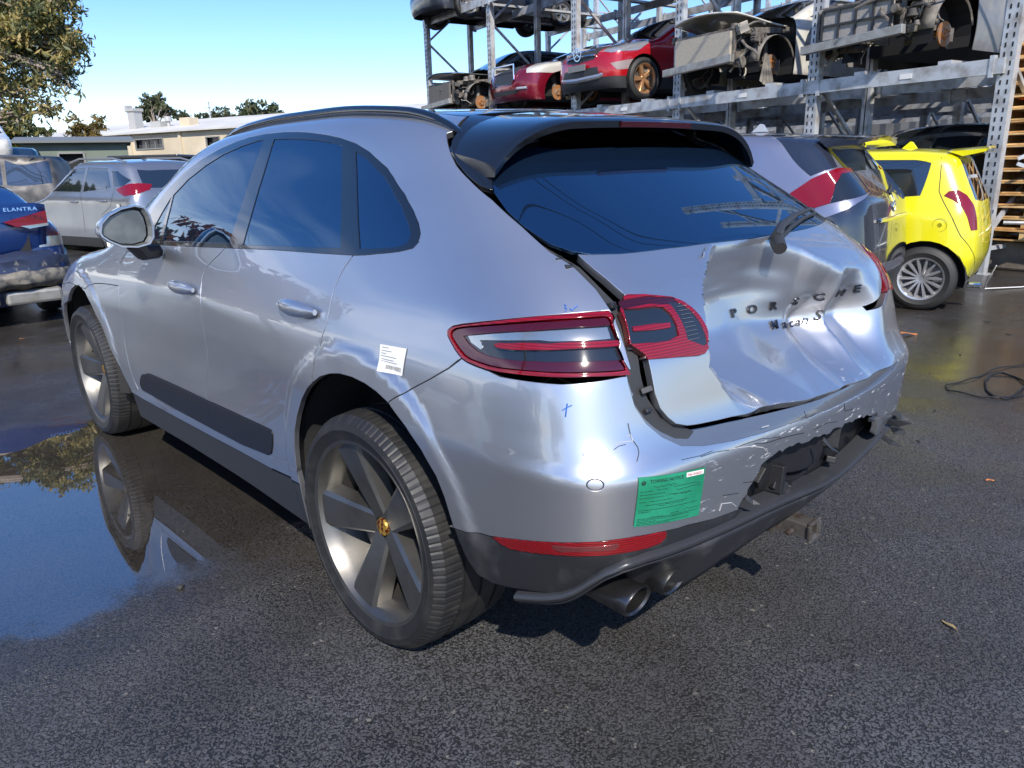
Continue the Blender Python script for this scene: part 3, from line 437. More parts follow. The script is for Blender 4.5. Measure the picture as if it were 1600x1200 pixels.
# ---------------- the damaged silver suv ----------------
def build_hero():
    Bd=D['b'];Td=D['t']; nn=lambda l:[tuple(p) for p in l if p[0]==p[0]]
    root=empty('damaged_suv',label='silver suv in the foreground with a crumpled tailgate and torn rear bumper',cat='car')
    silver=mat('silver_paint',(.54,.55,.58),.36,.88,coat=1,coatr=.008,noise=(1.7,(.47,.48,.52),.35,.75,.36))
    silver.node_tree.nodes['Principled BSDF'].inputs['Coat IOR'].default_value=1.6
    trim=mat('gloss_black_trim',(.008,.009,.012),.10,0,coat=1); glass=mat('sky_tinted_glass',(.004,.010,.024),.015,.0,spec=.5,ior=2.7); glass.node_tree.nodes['Principled BSDF'].inputs['Specular Tint'].default_value=(.42,.72,1,1)  # blue specular tint stands in for the sky's reflection in the dark glass
    rub=mat('black_plastic',(.028,.029,.031),.5,0,bump=(600,.15,.001)); dirty=mat('scuffed_plastic',(.020,.021,.024),.40,0,noise=(9,(.065,.065,.07),.55,.85,.6),bump=(80,.2,.002))
    blade_m=mat('blade_plastic',(.010,.010,.014),.42,0,bump=(500,.1,.001)); void=mat('dark_inner',(.012,.012,.013),.7,0,bump=(20,.3,.004)); red=ribbed('red_lens',(.24,.001,.004),150); dredl=ribbed('deep_red_band',(.045,.001,.003),150); dred=mat('deep_red_lens',(.05,.001,.003),.1,0,coat=1); smoke=mat('smoked_lens',(.02,.024,.03),.08,.3,coat=1); white=mat('clear_reflector',(.55,.55,.5),.15,.85,coat=1)
    chrome=mat('chrome',(.75,.76,.78),.1,1)
    h=.022
    arch=nn(Bd['arch']);farch=nn(Bd['farch']); fr=Bd['fr'];rrfd=Bd['rr_fd'];rq=Bd['rq'];sT=Bd['sillT'];sB=Bd['sillB']
    holeR=arch+[(.97,.1),(1.80,.1)]
    sy=lambda l:[tuple(q) for q in c_inv(B1.hit(np.array([(0,y,z) for y,z in l],float),np.tile((-1.,0,0),(len(l),1)),0,3,60))]
    aF=sy([(2.807+.425*math.cos(a),.44+.425*math.sin(a)) for a in np.linspace(.72,-.6,9)]); holeF=[(3.60,.1)]+farch[::-1]+aF+[(aF[-1][0],.1)]
    quart=[(1.10,1.56),(1.09,1.47)]+Bd['quart']
    tl=Bd['tl']
    dlo=Bd['dlo']
    FD=fr+[p for p in sT if 2.6<p[0]<3.49]+rrfd[::-1]+[(2.40,1.2),(3.1,1.2),(3.29,1.14)]
    RD=rrfd+[p for p in sT if p[0]<2.5]+[(1.80,.45),(1.66,.62),(1.59,.79)]+rq[::-1]+[(1.50,1.2),(2.40,1.2)]
    sill=[(3.66,.36)]+[(3.49,.385)]+[p for p in sT[1:]]+[(1.80,.45),(1.80,.40)]+sB[::-1]
    rock=sB[::-1]+[(3.64,.22),(1.78,.22)]; rock=[(1.80,.40)]+sB[::-1][1:]+[(3.66,.22),(1.80,.22)]
    bump=[(2.0,2.0)]
    bon=Bd['bon']; fbn=sy([(2.95,.86),(3.2,.83),(3.35,.80)]); UM=1.478+(2.4-.1)+CQ+.30; bonnet=[(3.42,1.10)]+[(3.50,1.05),(3.54,1.02),(3.55,.98)]+bon[::-1]+fbn+[(UM,.78),(UM,1.56),(4.0,1.56),(3.50,1.56),(3.46,1.2)]
    fender=[(3.55,.98)]+[tuple(p) for p in fr[4:]]+[(3.62,.22),(3.62,.40)]+[(3.9,.7)]+[(4.2,.84),(4.46,.70),(4.62,.66),(4.62,.80)]+bon
    ff_=sy([(3.22,.60),(3.30,.60),(3.32,.78)]); fender=fr[4:]+[(3.62,.36),(3.9,.5)]+[aF[5]]+ff_+fbn[::-1]+bon
    frontb=[ff_[0],ff_[1],fbn[-1],(UM,.78),(UM,.2),(aF[-1][0],.2),aF[-1],aF[6]]
    # windscreen side strip
    ws=[(3.41,1.13),(3.36,1.22),(3.24,1.33),(3.10,1.41),(2.98,1.47),(2.90,1.60),(4.2,1.60),(3.80,1.45),(3.60,1.3),(3.50,1.17)]
    bq=Bd['bq']
    inner=quart+[(.63,.96),(.63,.90),(.61,.85),(.55,.79),(.4,.765),(0,.74),(0,1.56)]
    lowb=[(.93,.972)]+bq[1:]+[(1.165,.82),(1.20,.70),(1.1,.5),(1.05,.1),(0,.1),(0,.74),(.4,.765),(.55,.79),(.61,.85),(.63,.90),(.63,.965)]
    outer=[(0,.22),(UM,.22),(UM,1.56),(0,1.56)]
    blade=Bd['blade']
    i0=2.585
    bladeF=[p for p in blade]; 
    polys=[('skip',holeR),('skip',holeF),('g0',Bd['g0']),('g1',Bd['g1']),('g2',Bd['g2']),('g3',Bd['g3']),('trim',dlo),('lamp',tl),('skip',lowb),('skip',inner),
           ('bladeF',clipu(blade,2.585,True)),('bladeR',clipu(blade,2.585,False)),('rocker',rock),('sill',sill),('fdoor',FD),('rdoor',RD),('bonnet',bonnet),('wscreen',ws),('fender',fender),('front',frontb)]
    uv,R=cdt(outer,polys,h)
    P,Nn=lift(B1,uv)
    seam=lambda p:(np.abs(p[:,0])<.01)
    def part(name,key,m,off=0,gap=.0028,depth=.018,par=root,mir=True,lab=None,seamf=None,bev=.0015,src=None,sm=None):
        Pq,Nq,Rq=src or (P,Nn,R)
        V,F,NN=panel_mesh(Pq,Nq,Rq[key],off,gap,depth,bev,sm)
        o=mk(name,V,F,m,par,NN,label=lab)
        if mir:
            V,F,NN=mirror_mesh(V,F,NN); mk(name,V,F,m,par if par is root else par,NN)
        return o
    toptest=lambda p:c_inv(p)[:,1]>1.553
    part('rear_quarter_panel','rest',silver,sm=toptest); fd=part('front_door','fdoor',silver); rd=part('rear_door','rdoor',silver)
    part('fender','fender',silver); part('front_bumper','front',silver); bo=part('bonnet','bonnet',silver,sm=toptest); part('sill','sill',silver,gap=0.001)
    part('rocker_panel','rocker',rub,off=-.004,gap=0,depth=.05)
    part('window_trim','trim',trim,off=.001,gap=0,depth=.008)
    part('window','g1',glass,off=-.002,gap=.001,depth=.004,par=fd); part('window','g2',glass,off=-.002,gap=.001,depth=.004,par=rd); part('quarter_window','g3',glass,off=-.002,gap=.001,depth=.004); part('quarter_window','g0',glass,off=-.002,gap=.001,depth=.004)
    part('side_blade','bladeF',blade_m,off=.004,gap=.0015,depth=.012,par=fd); part('side_blade','bladeR',blade_m,off=.004,gap=.0015,depth=.012,par=rd)
    # roof, windscreen and bonnet centre: chart from above
    edge=lambda us,t=1.56:[tuple(q[:2]) for q in lift(B1,np.array([(u,t) for u in us]))[0]]
    us=list(np.arange(1.10,UM,.06))+[UM]; le=edge(us); le=[p for p in le]
    right=[(-x,y) for x,y in le[::-1]]
    outer2=[p for i,p in enumerate(le) if i==0 or abs(p[0]-le[i-1][0])+abs(p[1]-le[i-1][1])>.008]; right=[(-x,y) for x,y in outer2[::-1] if abs(x)>.005]; outer2=outer2+right
    yh=1.52
    glassroof=[(-.50,-.18),(-.53,.3),(-.53,1.38),(0,1.46),(.53,1.38),(.53,.3),(.50,-.18),(0,-.24)]
    wscreen=[(-.7,yh+.02),(0,yh+.09),(.7,yh+.02),(.9,2.52),(.5,2.62),(0,2.66),(-.5,2.62),(-.9,2.52)]
    uv2,R2=cdt(outer2,[('glassroof',glassroof),('ws',wscreen),('bon',[(-1.5,2.52),(-.9,2.52),(-.5,2.62),(0,2.66),(.5,2.62),(.9,2.52),(1.5,2.52),(1.5,5),(-1.5,5)])],.035)
    P2,N2=lift_top(B1,uv2); s2=(P2,N2,R2)
    part('roof','rest',silver,mir=False,src=s2,gap=0,depth=0,bev=0); part('panoramic_roof','glassroof',trim,mir=False,src=s2,gap=.002,depth=.01,off=.001); part('windscreen','ws',glass,mir=False,src=s2,off=-.001,gap=0,depth=.004); part('windscreen','wscreen',glass,off=-.001,gap=0,depth=.004); part('bonnet','bon',silver,mir=False,src=s2,gap=0,depth=.0)
    # rails
    for sg in(-1,1):
        m=MB(); Pr=[]
        for i in range(27):
            f=i/26; y=1.50-f*1.60; zz=lift_top(B1,np.array([(-.585,y)]))[0][0][2]; up=.004+.012*min(1.,math.sin(math.pi*min(max(f,.0),1.))*2.2)
            Pr.append((sg*.585,y,zz+up-.004))
        V=[];n=10
        for i,(x,y,z) in enumerate(Pr):
            f=i/26; hh=.017*(.35+.65*min(1,math.sin(math.pi*f)*4)); ww=.02
            for k in range(n): a=2*math.pi*k/n; V.append((x+ww*math.cos(a)*.8,y,z+hh*math.sin(a)))
        F=[(i*n+k,i*n+(k+1)%n,(i+1)*n+(k+1)%n,(i+1)*n+k) for i in range(26) for k in range(n)]+[tuple(range(n)),tuple(26*n+k for k in range(n))]
        m.add(V,F); 
        m.build('roof_rail',trim,root,smooth=True)
    # ---- outer tail lamps
    def sub(name,base,polys_,hh,body,ch=None,mir=False,par=None,label=None,uvoff=None):
        outs=[]
        uv,R=cdt(base,polys_,hh); P_,N_=lift(body,uv,ch)
        return (P_,N_,R)
    s3=sub('l',[(.5,.9),(1.05,.9),(1.05,1.1),(.5,1.1)],[('lit',Bd['tlbar']),('white',Bd['tlwhite']),('dark',Bd['tldark']),('deep',shrink(tl,.93,.80)),('ring',tl)],.012,B1)
    for mir in(False,True):
        def lp(nm,key,m,off,dep,par):
            V,F,NN=panel_mesh(s3[0],s3[1],s3[2][key],off,.0035 if key=='ring' else .0006,dep,.001)
            if mir: V,F,NN=mirror_mesh(V,F,NN)
            return mk(nm,V,F,m,par,NN)
        tlo=lp('tail_lamp','ring',red,.004,.02,root); lp('inner_lens','deep',dred,-.001,.008,tlo); lp('smoked_panel','dark',smoke,-.004,.01,tlo); lp('clear_strip','white',white,-.002,.006,tlo); lp('light_bar','lit',red,.004,.01,tlo)
    # upper dark red band along the top of the lamp
    # ---- body behind the tailgate
    inn=quart+[(.66,1.0),(.645,.96),(.63,.90),(.61,.85),(.55,.79),(.4,.765),(0,.74),(-.4,.765),(-.55,.79),(-.61,.85),(-.645,.96),(-.66,1.03)]+[(-a,b) for a,b in quart[::-1]]
    uvi,Ri=cdt([(-1.3,.7),(1.3,.7),(1.3,1.56),(-1.3,1.56)],[('in',inn)],.04); Pi,Ni=lift(B1,uvi)
    part('tailgate_aperture','in',void,off=-.27,gap=-.006,depth=0,mir=False,src=(Pi,Ni,Ri))
    # visible grey sealing flange and hinge bits on the left side
    fl=[(1.06,1.44),(1.0,1.335),(.94,1.29),(.85,1.23),(.78,1.17),(.73,1.12),(.69,1.085),(.66,1.055),(.645,1.02),(.64,.96),(.625,.90),(.60,.85),(.53,.80),(.50,.815),(.57,.86),(.595,.91),(.605,.96),(.605,1.03),(.63,1.06),(.66,1.10),(.74,1.15),(.82,1.21),(.93,1.31),(1.0,1.42)]
    uvi,Ri=cdt([(.2,.7),(1.2,.7),(1.2,1.5),(.2,1.5)],[('in',fl)],.02); Pi,Ni=lift(B1,uvi)
    part('aperture_flange','in',rub,off=-.018,gap=0,depth=.012,mir=True,src=(Pi,Ni,Ri))
    m=MB()
    for u,t,s_ in ((.705,1.112,.013),(.69,1.098,.015),(.68,1.08,.010),(.635,1.04,.012),(.60,.93,.012),(.60,.885,.008),(.615,.99,.010)):
        p=lift(B1,np.array([(u,t)])); c=p[0][0]-p[1][0]*.012; m=MB(); m.box(c,(s_*1.6,s_*1.2,s_*2.4),Matrix.Rotation(u*7,3,'X')@Matrix.Rotation(t*9,3,'Y')); m.build('hinge_bracket',dirty,root,bevel=.002)
    # ---- rear bumper
    bq2=bq; low=nn(Bd['bb']); tearL=ragged(nn(Bd['tearL'])); tearR=[(-.36,.635),(-.385,.60),(-.40,.565),(-.405,.535),(-.43,.52)]
    be=[(.63,.955),(.63,.90),(.612,.86),(.585,.825),(.55,.797),(.50,.783),(.43,.773),(.34,.765),(.2,.757),(0,.747),(-.2,.742),(-.35,.742),(-.45,.75),(-.53,.78),(-.59,.83),(-.63,.90),(-.64,.96)]
    left=[(.965,.98)]+bq[1:]+[(1.165,.82),(1.13,.79),(1.05,.73)]+arch[-6:]
    right2=[(-x,y) for x,y in [(.93,.97)]+bq[1:]+[(1.13,.79),(1.03,.70),(.99,.62),(.97,.54)]][::-1]
    bumpp=be[::-1]+left+low+tearL[1:]+tearR+[(-.50,.50),(-.75,.50),(-.965,.52)]+right2
    be_=[(-.64,.96),(-.63,.90),(-.59,.83),(-.53,.78),(-.45,.75),(-.35,.742),(-.2,.742),(0,.747),(.2,.757),(.34,.765),(.43,.773),(.50,.783),(.55,.797),(.585,.825),(.612,.86),(.63,.90),(.64,.96)]
    bumpp=[(-.64,.96),(-.63,.90),(-.59,.83),(-.53,.78),(-.45,.75),(-.35,.742),(-.2,.742),(0,.747),(.2,.757),(.34,.765),(.43,.773),(.50,.783),(.55,.797),(.585,.825),(.612,.86),(.63,.90),(.64,.96),(.75,.955),(.85,.955),(.93,.97)]+bq[1:]+[(1.155,.818),(1.10,.78),(1.05,.73)]+arch[-5:]+low+tearL[1:]+tearR+[(-.50,.51),(-.75,.50),(-.965,.52),(-.97,.56),(-.99,.62),(-1.03,.70),(-1.10,.78),(-1.155,.818)]+[(-a,b) for a,b in bq[1:][::-1]]+[(-.93,.97),(-.8,.955)]
    lip=[(.81,.40),(.78,.42),(.75,.44),(.73,.46),(.71,.495),(.69,.525),(.66,.545),(.62,.555),(.56,.553),(.48,.548),(.42,.545)]
    bb_=nn(Bd['blackbot'])
    blackp=low+[(.38,.565),(.40,.545)]+lip[::-1]+bb_[::-1]
    voidp=tearL+tearR+[(-.44,.49),(-.2,.44),(0,.45),(.2,.48),(.40,.52)]
    outerb=[(-1.25,.3),(1.25,.3),(1.25,1.05),(-1.25,1.05)]
    sens=[(.79+.011*math.cos(a)+0,.751+.011*math.sin(a)) for a in np.linspace(0,6.28,17)[:-1]]
    dx=c_inv(np.array([(-.864,-.82,.751)]))[0]; sens=[(dx[0]+.011*math.cos(a),dx[1]+.011*math.sin(a)) for a in np.linspace(0,6.283,17)[:-1]]
    sens2=[(dx[0]+.0125*math.cos(a),dx[1]+.0125*math.sin(a)) for a in np.linspace(0,6.283,17)[:-1]]
    uvb,Rb=cdt(outerb,[('skip',tl),('skip',[(-a,b) for a,b in tl]),('sens',sens),('sring',sens2),('rlamp',Bd['refllamp']),('refl',Bd['refl']),('black',blackp),('bump',bumpp)],.016)
    Pb,Nb=lift(BB,uvb); sb=(Pb,Nb,Rb)
    bump_o=part('rear_bumper','bump',silver_scuff(),mir=False,src=sb,gap=.0022,depth=.02)
    part('parking_sensor','sens',silver,mir=False,src=sb,gap=.0,depth=.003,off=-.001,par=bump_o); part('sensor_ring','sring',rub,mir=False,src=sb,gap=0,depth=0,off=-.002,par=bump_o)
    lo_=part('lower_bumper','black',dirty,mir=False,src=sb,off=-.004,gap=.001,depth=.03)
    rf=part('rear_reflector','refl',red,mir=False,src=sb,off=-.001,gap=.001,depth=.01); part('fog_lamp','rlamp',mat('fog_lens',(.25,.05,.05),.1,.6,coat=1),mir=False,src=sb,off=.000,gap=.001,depth=.006,par=rf)
    # recess behind the torn corner, with a see-through hole
    big=[(.46,.60),(.44,.68),(.30,.74),(-.2,.73),(-.45,.70),(-.52,.55),(-.5,.42),(-.2,.40),(.1,.41),(.42,.47)]
    hole=nn(Bd['hole'])
    uvv,Rv=cdt([(-.7,.3),(.7,.3),(.7,.8),(-.7,.8)],[('skip',hole),('in',big)],.03); Pv,Nv=lift(B1,uvv)
    Pv=Pv-Nv*(.055+.02*np.sin(uvv[:,:1]*9+1)*np.cos(uvv[:,1:]*17)); 
    part('bumper_recess','in',mat('recess_plastic',(.010,.010,.012),.55,0,bump=(30,.4,.004)),mir=False,src=(Pv,Nv,Rv),gap=0,depth=.02)
    m=MB()
    for u,t,a,b,c_,rz in ((-.13,.615,.022,.05,.075,.2),(-.135,.585,.03,.03,.03,.5),(.20,.575,.03,.05,.08,.1),(.19,.54,.05,.05,.035,.6),(-.21,.49,.05,.03,.02,.3),(.12,.505,.07,.05,.03,.2),(.28,.60,.015,.04,.05,.9),(-.05,.66,.12,.02,.02,.0),(-.3,.66,.08,.02,.03,.3)):
        p=lift(B1,np.array([(u,t)])); c=p[0][0]-p[1][0]*.045; m=MB(); m.box(c,(a,b,c_),Matrix.Rotation(rz,3,'Y')@Matrix.Rotation(rz*2,3,'Z')); m.build('broken_bracket',mat('recess_plastic',(.010,.010,.012),.55),root,bevel=.003)
    led=[(.60,.985),(.60,.93),(.585,.875),(.56,.842),(.52,.822),(.46,.815),(.40,.81),(.30,.80),(.15,.79),(0,.78),(-.2,.775),(-.4,.775),(-.52,.80),(-.60,.86),(-.62,.96)]
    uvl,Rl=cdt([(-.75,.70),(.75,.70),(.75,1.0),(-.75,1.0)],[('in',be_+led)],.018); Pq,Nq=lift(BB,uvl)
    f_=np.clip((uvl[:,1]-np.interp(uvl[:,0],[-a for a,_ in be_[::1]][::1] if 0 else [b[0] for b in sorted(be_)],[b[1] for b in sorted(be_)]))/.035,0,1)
    part('bumper_shelf','in',mat('shaded_silver',(.20,.205,.225),.35,.7,coat=1),mir=False,src=(Pq-Nq*(.004+.03*f_[:,None]),Nq,Rl),gap=0,depth=.004)  # bumper silver made darker to stand in for shade under the tailgate
    rs=random.Random(11)
    for k,(u,t,L_,w_,mt_) in enumerate(((-.50,.535,.08,.026,dirty),(-.53,.56,.05,.018,dirty),(-.47,.50,.09,.020,dirty),(-.545,.515,.06,.04,dirty),(.385,.60,.03,.012,dirty),(-.30,.625,.05,.012,dirty),(.05,.66,.06,.012,dirty))):
        p=lift(BB,np.array([(u,t)])); c=p[0][0]+p[1][0]*.004; m=MB(); a=Vector((rs.uniform(.3,.8),rs.uniform(-.6,0),rs.uniform(-.7,.1))).normalized(); b_=a.cross(Vector(p[1][0])).normalized(); c=Vector(c); q=Vector(p[1][0])
        V=[c,c+a*L_*.5+b_*w_*.5+q*.012,c+a*L_+q*.02,c+a*L_*.6-b_*w_*.4+q*.005,c-b_*w_]; m.add(V+[v-q*.004 for v in V],[(0,1,2,3,4),(9,8,7,6,5)]+[(i,5+i,5+(i+1)%5,(i+1)%5) for i in range(5)]); m.build('torn_plastic',mt_,root)
    # lip strip and diffuser, swept along the lip curve
    lipc=[(.83,.385),(.78,.412),(.75,.432),(.73,.455),(.71,.488),(.69,.517),(.66,.538),(.62,.547),(.56,.546),(.48,.541),(.40,.538),(.30,.534),(.20,.525),(.10,.510),(.0,.492),(-.10,.475),(-.20,.465),(-.30,.468),(-.40,.485),(-.47,.505),(-.53,.52)]
    lp=np.array(resamp(lipc,.02,False)); Pl,Nl=lift(B1,lp); Nl[:,2]*=.3; Nl/=np.linalg.norm(Nl,axis=1,keepdims=True)
    sec=[(-.05,.008),(.006,.011),(.015,.007),(.016,.001),(.006,-.012),(-.05,-.016)]
    ks=len(sec); V=[];F=[]
    for i in range(len(lp)):
        for a,b in sec: V.append(Pl[i]+Nl[i]*a+np.array((0,0,b)))
    for i in range(len(lp)-1):
        for k in range(ks-1): F.append((i*ks+k,(i+1)*ks+k,(i+1)*ks+k+1,i*ks+k+1))
    m=MB(); m.add(V,F); li=m.build('diffuser_lip',mat('satin_black',(.035,.037,.042),.3,0,noise=(14,(.12,.12,.125),.6,.8,.5)),root); smooth_obj(li,50)
    # diffuser panel below the lip: tucks in under the car
    bot=[(.83,.37),(.78,.385),(.72,.385),(.66,.37),(.58,.36),(.50,.36),(.46,.385),(.40,.41),(.30,.42),(.20,.425),(.10,.415),(.0,.405),(-.10,.40),(-.25,.405),(-.36,.43),(-.45,.465),(-.53,.50)]
    bz=np.interp(-lp[:,0],[-a for a,_ in bot],[b for _,b in bot]); V=[];F=[];K=6
    for i in range(len(lp)):
        p=Pl[i]; z0=p[2]-.02; z1=bz[i]
        for k in range(K+1):
            f=k/K; z=z0+(z1-z0)*f; u_=lp[i,0]; ins=.005+.035*f**1.3+.16*f**.7*math.exp(-((u_-.66)/.125)**2)
            V.append(p-Nl[i]*ins*1.0+np.array((0,0,z-p[2])))
    for i in range(len(lp)-1):
        for k in range(K): F.append((i*(K+1)+k,(i+1)*(K+1)+k,(i+1)*(K+1)+k+1,i*(K+1)+k+1))
    m=MB(); m.add(V,F); 
    mm=MB()
    di=m.build('rear_diffuser',dirty,root); md=di.modifiers.new('s','SOLIDIFY'); md.thickness=.006; smooth_obj(di,45)
    # exhaust tips
    for x,y,z,r,L in ((-.735,-.845,.412,.041,.20),(-.605,-.86,.417,.040,.18),(.595,-.82,.40,.042,.18),(.725,-.80,.395,.043,.2)):
        m=MB(); prof=[(L,r*.9),(0.03,r*.95),(0.0,r),(-.006,r-.003),(.0,r-.008),(.05,r-.010),(L,r-.012)]
        m.lathe([(a,b) for a,b in prof],32,axis='y',c=(0,0,0))
        m.V=[(x+a*1.25+ (b*.0),y+b+ (-.22*c_)*1.0,z+c_) for a,b,c_ in m.V]
        m.build('exhaust_tip',mat('exhaust_metal',(.10,.10,.105),.28,.9,noise=(20,(.04,.04,.04),.4,.7,.5)),root,smooth=True)
    # tow receiver
    m=MB(); cx,cy,cz=.045,-.86,.335
    R_=Matrix.Rotation(-.06,3,'Y')
    for dz in(-.034,.034): m.box((cx,cy,cz+dz),(.085,.16,.012),R_)
    for dx_ in(-.038,.038): m.box((cx+dx_,cy,cz),(.012,.16,.07),R_)
    m.box((cx,cy-.075,cz),(.11,.014,.10),R_) if 0 else None
    for dz in(-.044,.044): m.box((cx,cy-.078,cz+dz),(.105,.014,.018),R_)
    for dx_ in(-.048,.048): m.box((cx+dx_,cy-.078,cz),(.018,.014,.075),R_)
    m.box((cx-.08,cy+.05,cz+.02),(.12,.03,.07)); m.box((cx,cy+.12,cz+.05),(1.0,.07,.07)); m.tube([(cx-.10,cy-.01,cz-.01),(cx-.05,cy-.01,cz-.01)],.012)
    m.V=[(cx+(a-cx)*.64,cy+(b-cy)*.8,cz+(c_-cz)*.64) for a,b,c_ in m.V]; m.build('tow_receiver',mat('worn_steel',(.16,.15,.14),.5,.7,noise=(25,(.07,.05,.04),.45,.65,.7)),root,bevel=.003)
    # underbody and wheel wells
    m=MB(); m.box((0,1.4,.42),(1.2,4.2,.34)); m.box((0,-.35,.50),(1.5,.7,.22)); m.box((0,1.4,.34),(1.62,1.85,.16)); m.box((0,3.3,.5),(1.5,.5,.5))
    m.box((0,1.3,.75),(1.3,3.6,.5))
    m.box((0,-.50,.30),(.7,.35,.14)); m.tube([(-.66,-.70,.40),(-.6,-.3,.36),(-.3,.3,.3)],.03)
    m.build('underbody',void,root)
    for yc in(0,2.807):
        for sg in(-1,1):
            m=MB(); n=24; V=[];F=[]
            for i in range(n+1):
                a=math.pi*(-.08+(1.0 if yc==0 else 1.16)*i/n); 
                for (xx,rr) in((.935,.425),(.90,.455),(.60,.455),(.60,.05)): V.append((sg*xx,yc+rr*math.cos(a),.43+rr*math.sin(a)))
            for i in range(n):
                for k in range(3): F.append((i*4+k,i*4+k+1,(i+1)*4+k+1,(i+1)*4+k))
            m.add(V,F); m.build('wheel_arch_liner',mat('arch_liner',(.02,.02,.021),.85,0,bump=(40,.5,.005)),root,smooth=True)
    # ---- tailgate
    tgp=Td['tgL']+[(.607,1.03),(.60,1.0),(.600,.975)]+Td['tgLlow'][0:1]+[(.59,.95),(.588,.92),(.58,.885),(.565,.86),(.55,.843),(.525,.832),(.50,.828),(.45,.823)]+[(.41,.82),(.30,.805),(.22,.792),(.07,.78),(-.11,.77),(-.27,.766),(-.43,.763),(-.52,.765),(-.60,.80),(-.645,.87),(-.66,.96),(-.67,1.06),(-.69,1.11)]
    topc=[(-.62,1.112),(-.5,1.11),(-.269,1.107),(0,1.106),(.218,1.110),(.395,1.112),(.552,1.109),(.628,1.111)]
    tgp=tgp+topc
    mr_=lambda l:[(-(.565+(a-.43)*.5),b) for a,b in l]
    lampR=mr_(Td['lamp'])
    lmp=Td['lamp']
    gl=[(.67,1.115)]+[(.73,1.135),(.78,1.165),(.815,1.205),(.85,1.25),(.875,1.30),(.86,1.36),(.5,1.37),(0,1.37)]; gl=[(.63,1.106),(.58,1.104),(.44,1.107),(.29,1.107),(.07,1.103),(-.17,1.103),(-.5,1.10),(-.60,1.105),(-.67,1.115)]+[(-a,b) for a,b in gl[1:-1]]+gl[::-1][:]
    gl_=[(.67,1.118),(.715,1.135),(.769,1.175),(.811,1.216),(.85,1.268),(.858,1.31),(.862,1.36),(.84,1.46)]
    gl=[(.628,1.111),(.552,1.109),(.395,1.112),(.218,1.110),(0,1.106),(-.269,1.107),(-.5,1.11),(-.62,1.112)]+[(-a,b) for a,b in gl_]+gl_[::-1]
    def bl(l):
        o=np.array([(x,0,z) for x,z in l],float); q=B2.hit(o,np.tile((0,-1.,0),(len(o),1)),0,1.3); return [tuple(a) for a in c_inv(q[~np.isnan(q[:,0])])]
    zc=[.84,.88,.90,.95,1.01,1.06,1.10,1.14,1.165]; xc_=np.interp(zc,[.80,.90,.95,1.01,1.06,1.10,1.14,1.18,1.2],[-.40,-.45,-.475,-.465,-.433,-.393,-.33,-.25,-.21])
    cre=[bl([(x-.006,z) for x,z in zip(xc_,zc)]),bl([(x+.028,z) for x,z in zip(xc_,zc) if z>.94]),bl([(.255,.95),(.18,.81)]),bl([(.328,1.04),(.30,.82)]),bl([(-.165,.92),(-.04,.79)])]
    uvt,Rt=cdt([(-1,.72),(1,.72),(1,1.42),(-1,1.42)],[('lamp',lmp),('lampR',lampR),('tg',tgp),('glass',gl)],.0078,lines=[c for c in cre if len(c)>1])
    Pt,Nt=lift(B2,uvt); 
    st=(Pt,Nt,Rt)
    tg=part('tailgate','tg',silver_scuff(),mir=False,src=st,gap=.001,depth=.022,lab='crumpled silver tailgate, dented inwards')
    gw=part('rear_window','glass',glass,mir=False,src=st,off=.002,gap=.001,depth=.01,par=tg)
    lg=Td['lgrid'];ld=Td['ldark'];lb=Td['lbar']
    for mir in(False,True):
        f=mr_ if mir else (lambda l:l)
        bd=[(.4,.93),(.68,.93),(.68,1.08),(.4,1.08)]
        uvl,Rl=cdt(f(bd),[('bar',f(lb)),('grid',f(lg)),('dark',f(ld)),('deep',f([(.622,1.030),(.56,1.033),(.49,1.027),(.455,1.005),(.445,.985),(.452,.985),(.465,1.01),(.49,1.037),(.56,1.043),(.620,1.040)])),('ring',f(lmp))],.008); Pl_,Nl_=lift(B2,uvl); sl=(Pl_,Nl_,Rl)
        t=part('tailgate_lamp','ring',red,mir=False,src=sl,off=.004,gap=.0008,depth=.02,par=tg); 
        part('deep_lens','deep',dredl,mir=False,src=sl,off=.002,gap=0,depth=.004,par=tg); part('lamp_inner','dark',smoke,mir=False,src=sl,off=-.001,gap=0,depth=.006,par=tg); part('lamp_reflector','grid',mat('lined_lens',(.035,.038,.045),.2,.5,coat=1),mir=False,src=sl,off=.002,gap=0,depth=.006,par=tg); part('lamp_bar','bar',red,mir=False,src=sl,off=.003,gap=0,depth=.006,par=tg)
        m=MB()
        for k in range(9):
            tt=.985+.005*k
            if mir: continue
            a=lift(B2,np.array([(.465+.0*k,tt),(.495,tt)]))
            m=MB(); m.bar(a[0][0]+a[1][0]*.004,a[0][1]+a[1][1]*.004,.0012); m.build('reflector_line',white,tg)
    # lettering, one mesh per word
    def place_letters(word,pts,size,name,mt,spacing=None,rot=0,shear=0):
        wd=1.18 if shear else 1.5
        for ch,(u,t) in zip(word,pts):
            V=[]; o=text_mesh('tmp',ch,size,mt,None,.0022,shear=shear,bold=.022 if not shear else .012); me=o.data
            p,n=lift(B2,np.array([(u,t),(u+.01,t),(u,t+.01)])); c=p[0]; nx=n.mean(0); nx/=np.linalg.norm(nx)
            ex=(p[0]-p[1]); ex/=np.linalg.norm(ex); ez=np.cross(nx,ex); ez/=np.linalg.norm(ez)
            if ez[2]<0: ez=-ez
            cr_,sr=math.cos(rot),math.sin(rot)
            for v in me.vertices:
                a,b=v.co.x*wd*cr_-v.co.y*sr, v.co.x*wd*sr+v.co.y*cr_
                V.append(tuple(c+ex*a+ez*b+nx*(v.co.z+.0032)))
            F=[tuple(pl.vertices) for pl in me.polygons]; bpy.data.objects.remove(o); mk(name,V,F,mt,tg)
    bm_=mat('badge_metal',(.045,.048,.055),.25,.7,coat=.5)
    place_letters('PORSCHE',Td['lets'],.036,'badge_letter',bm_)
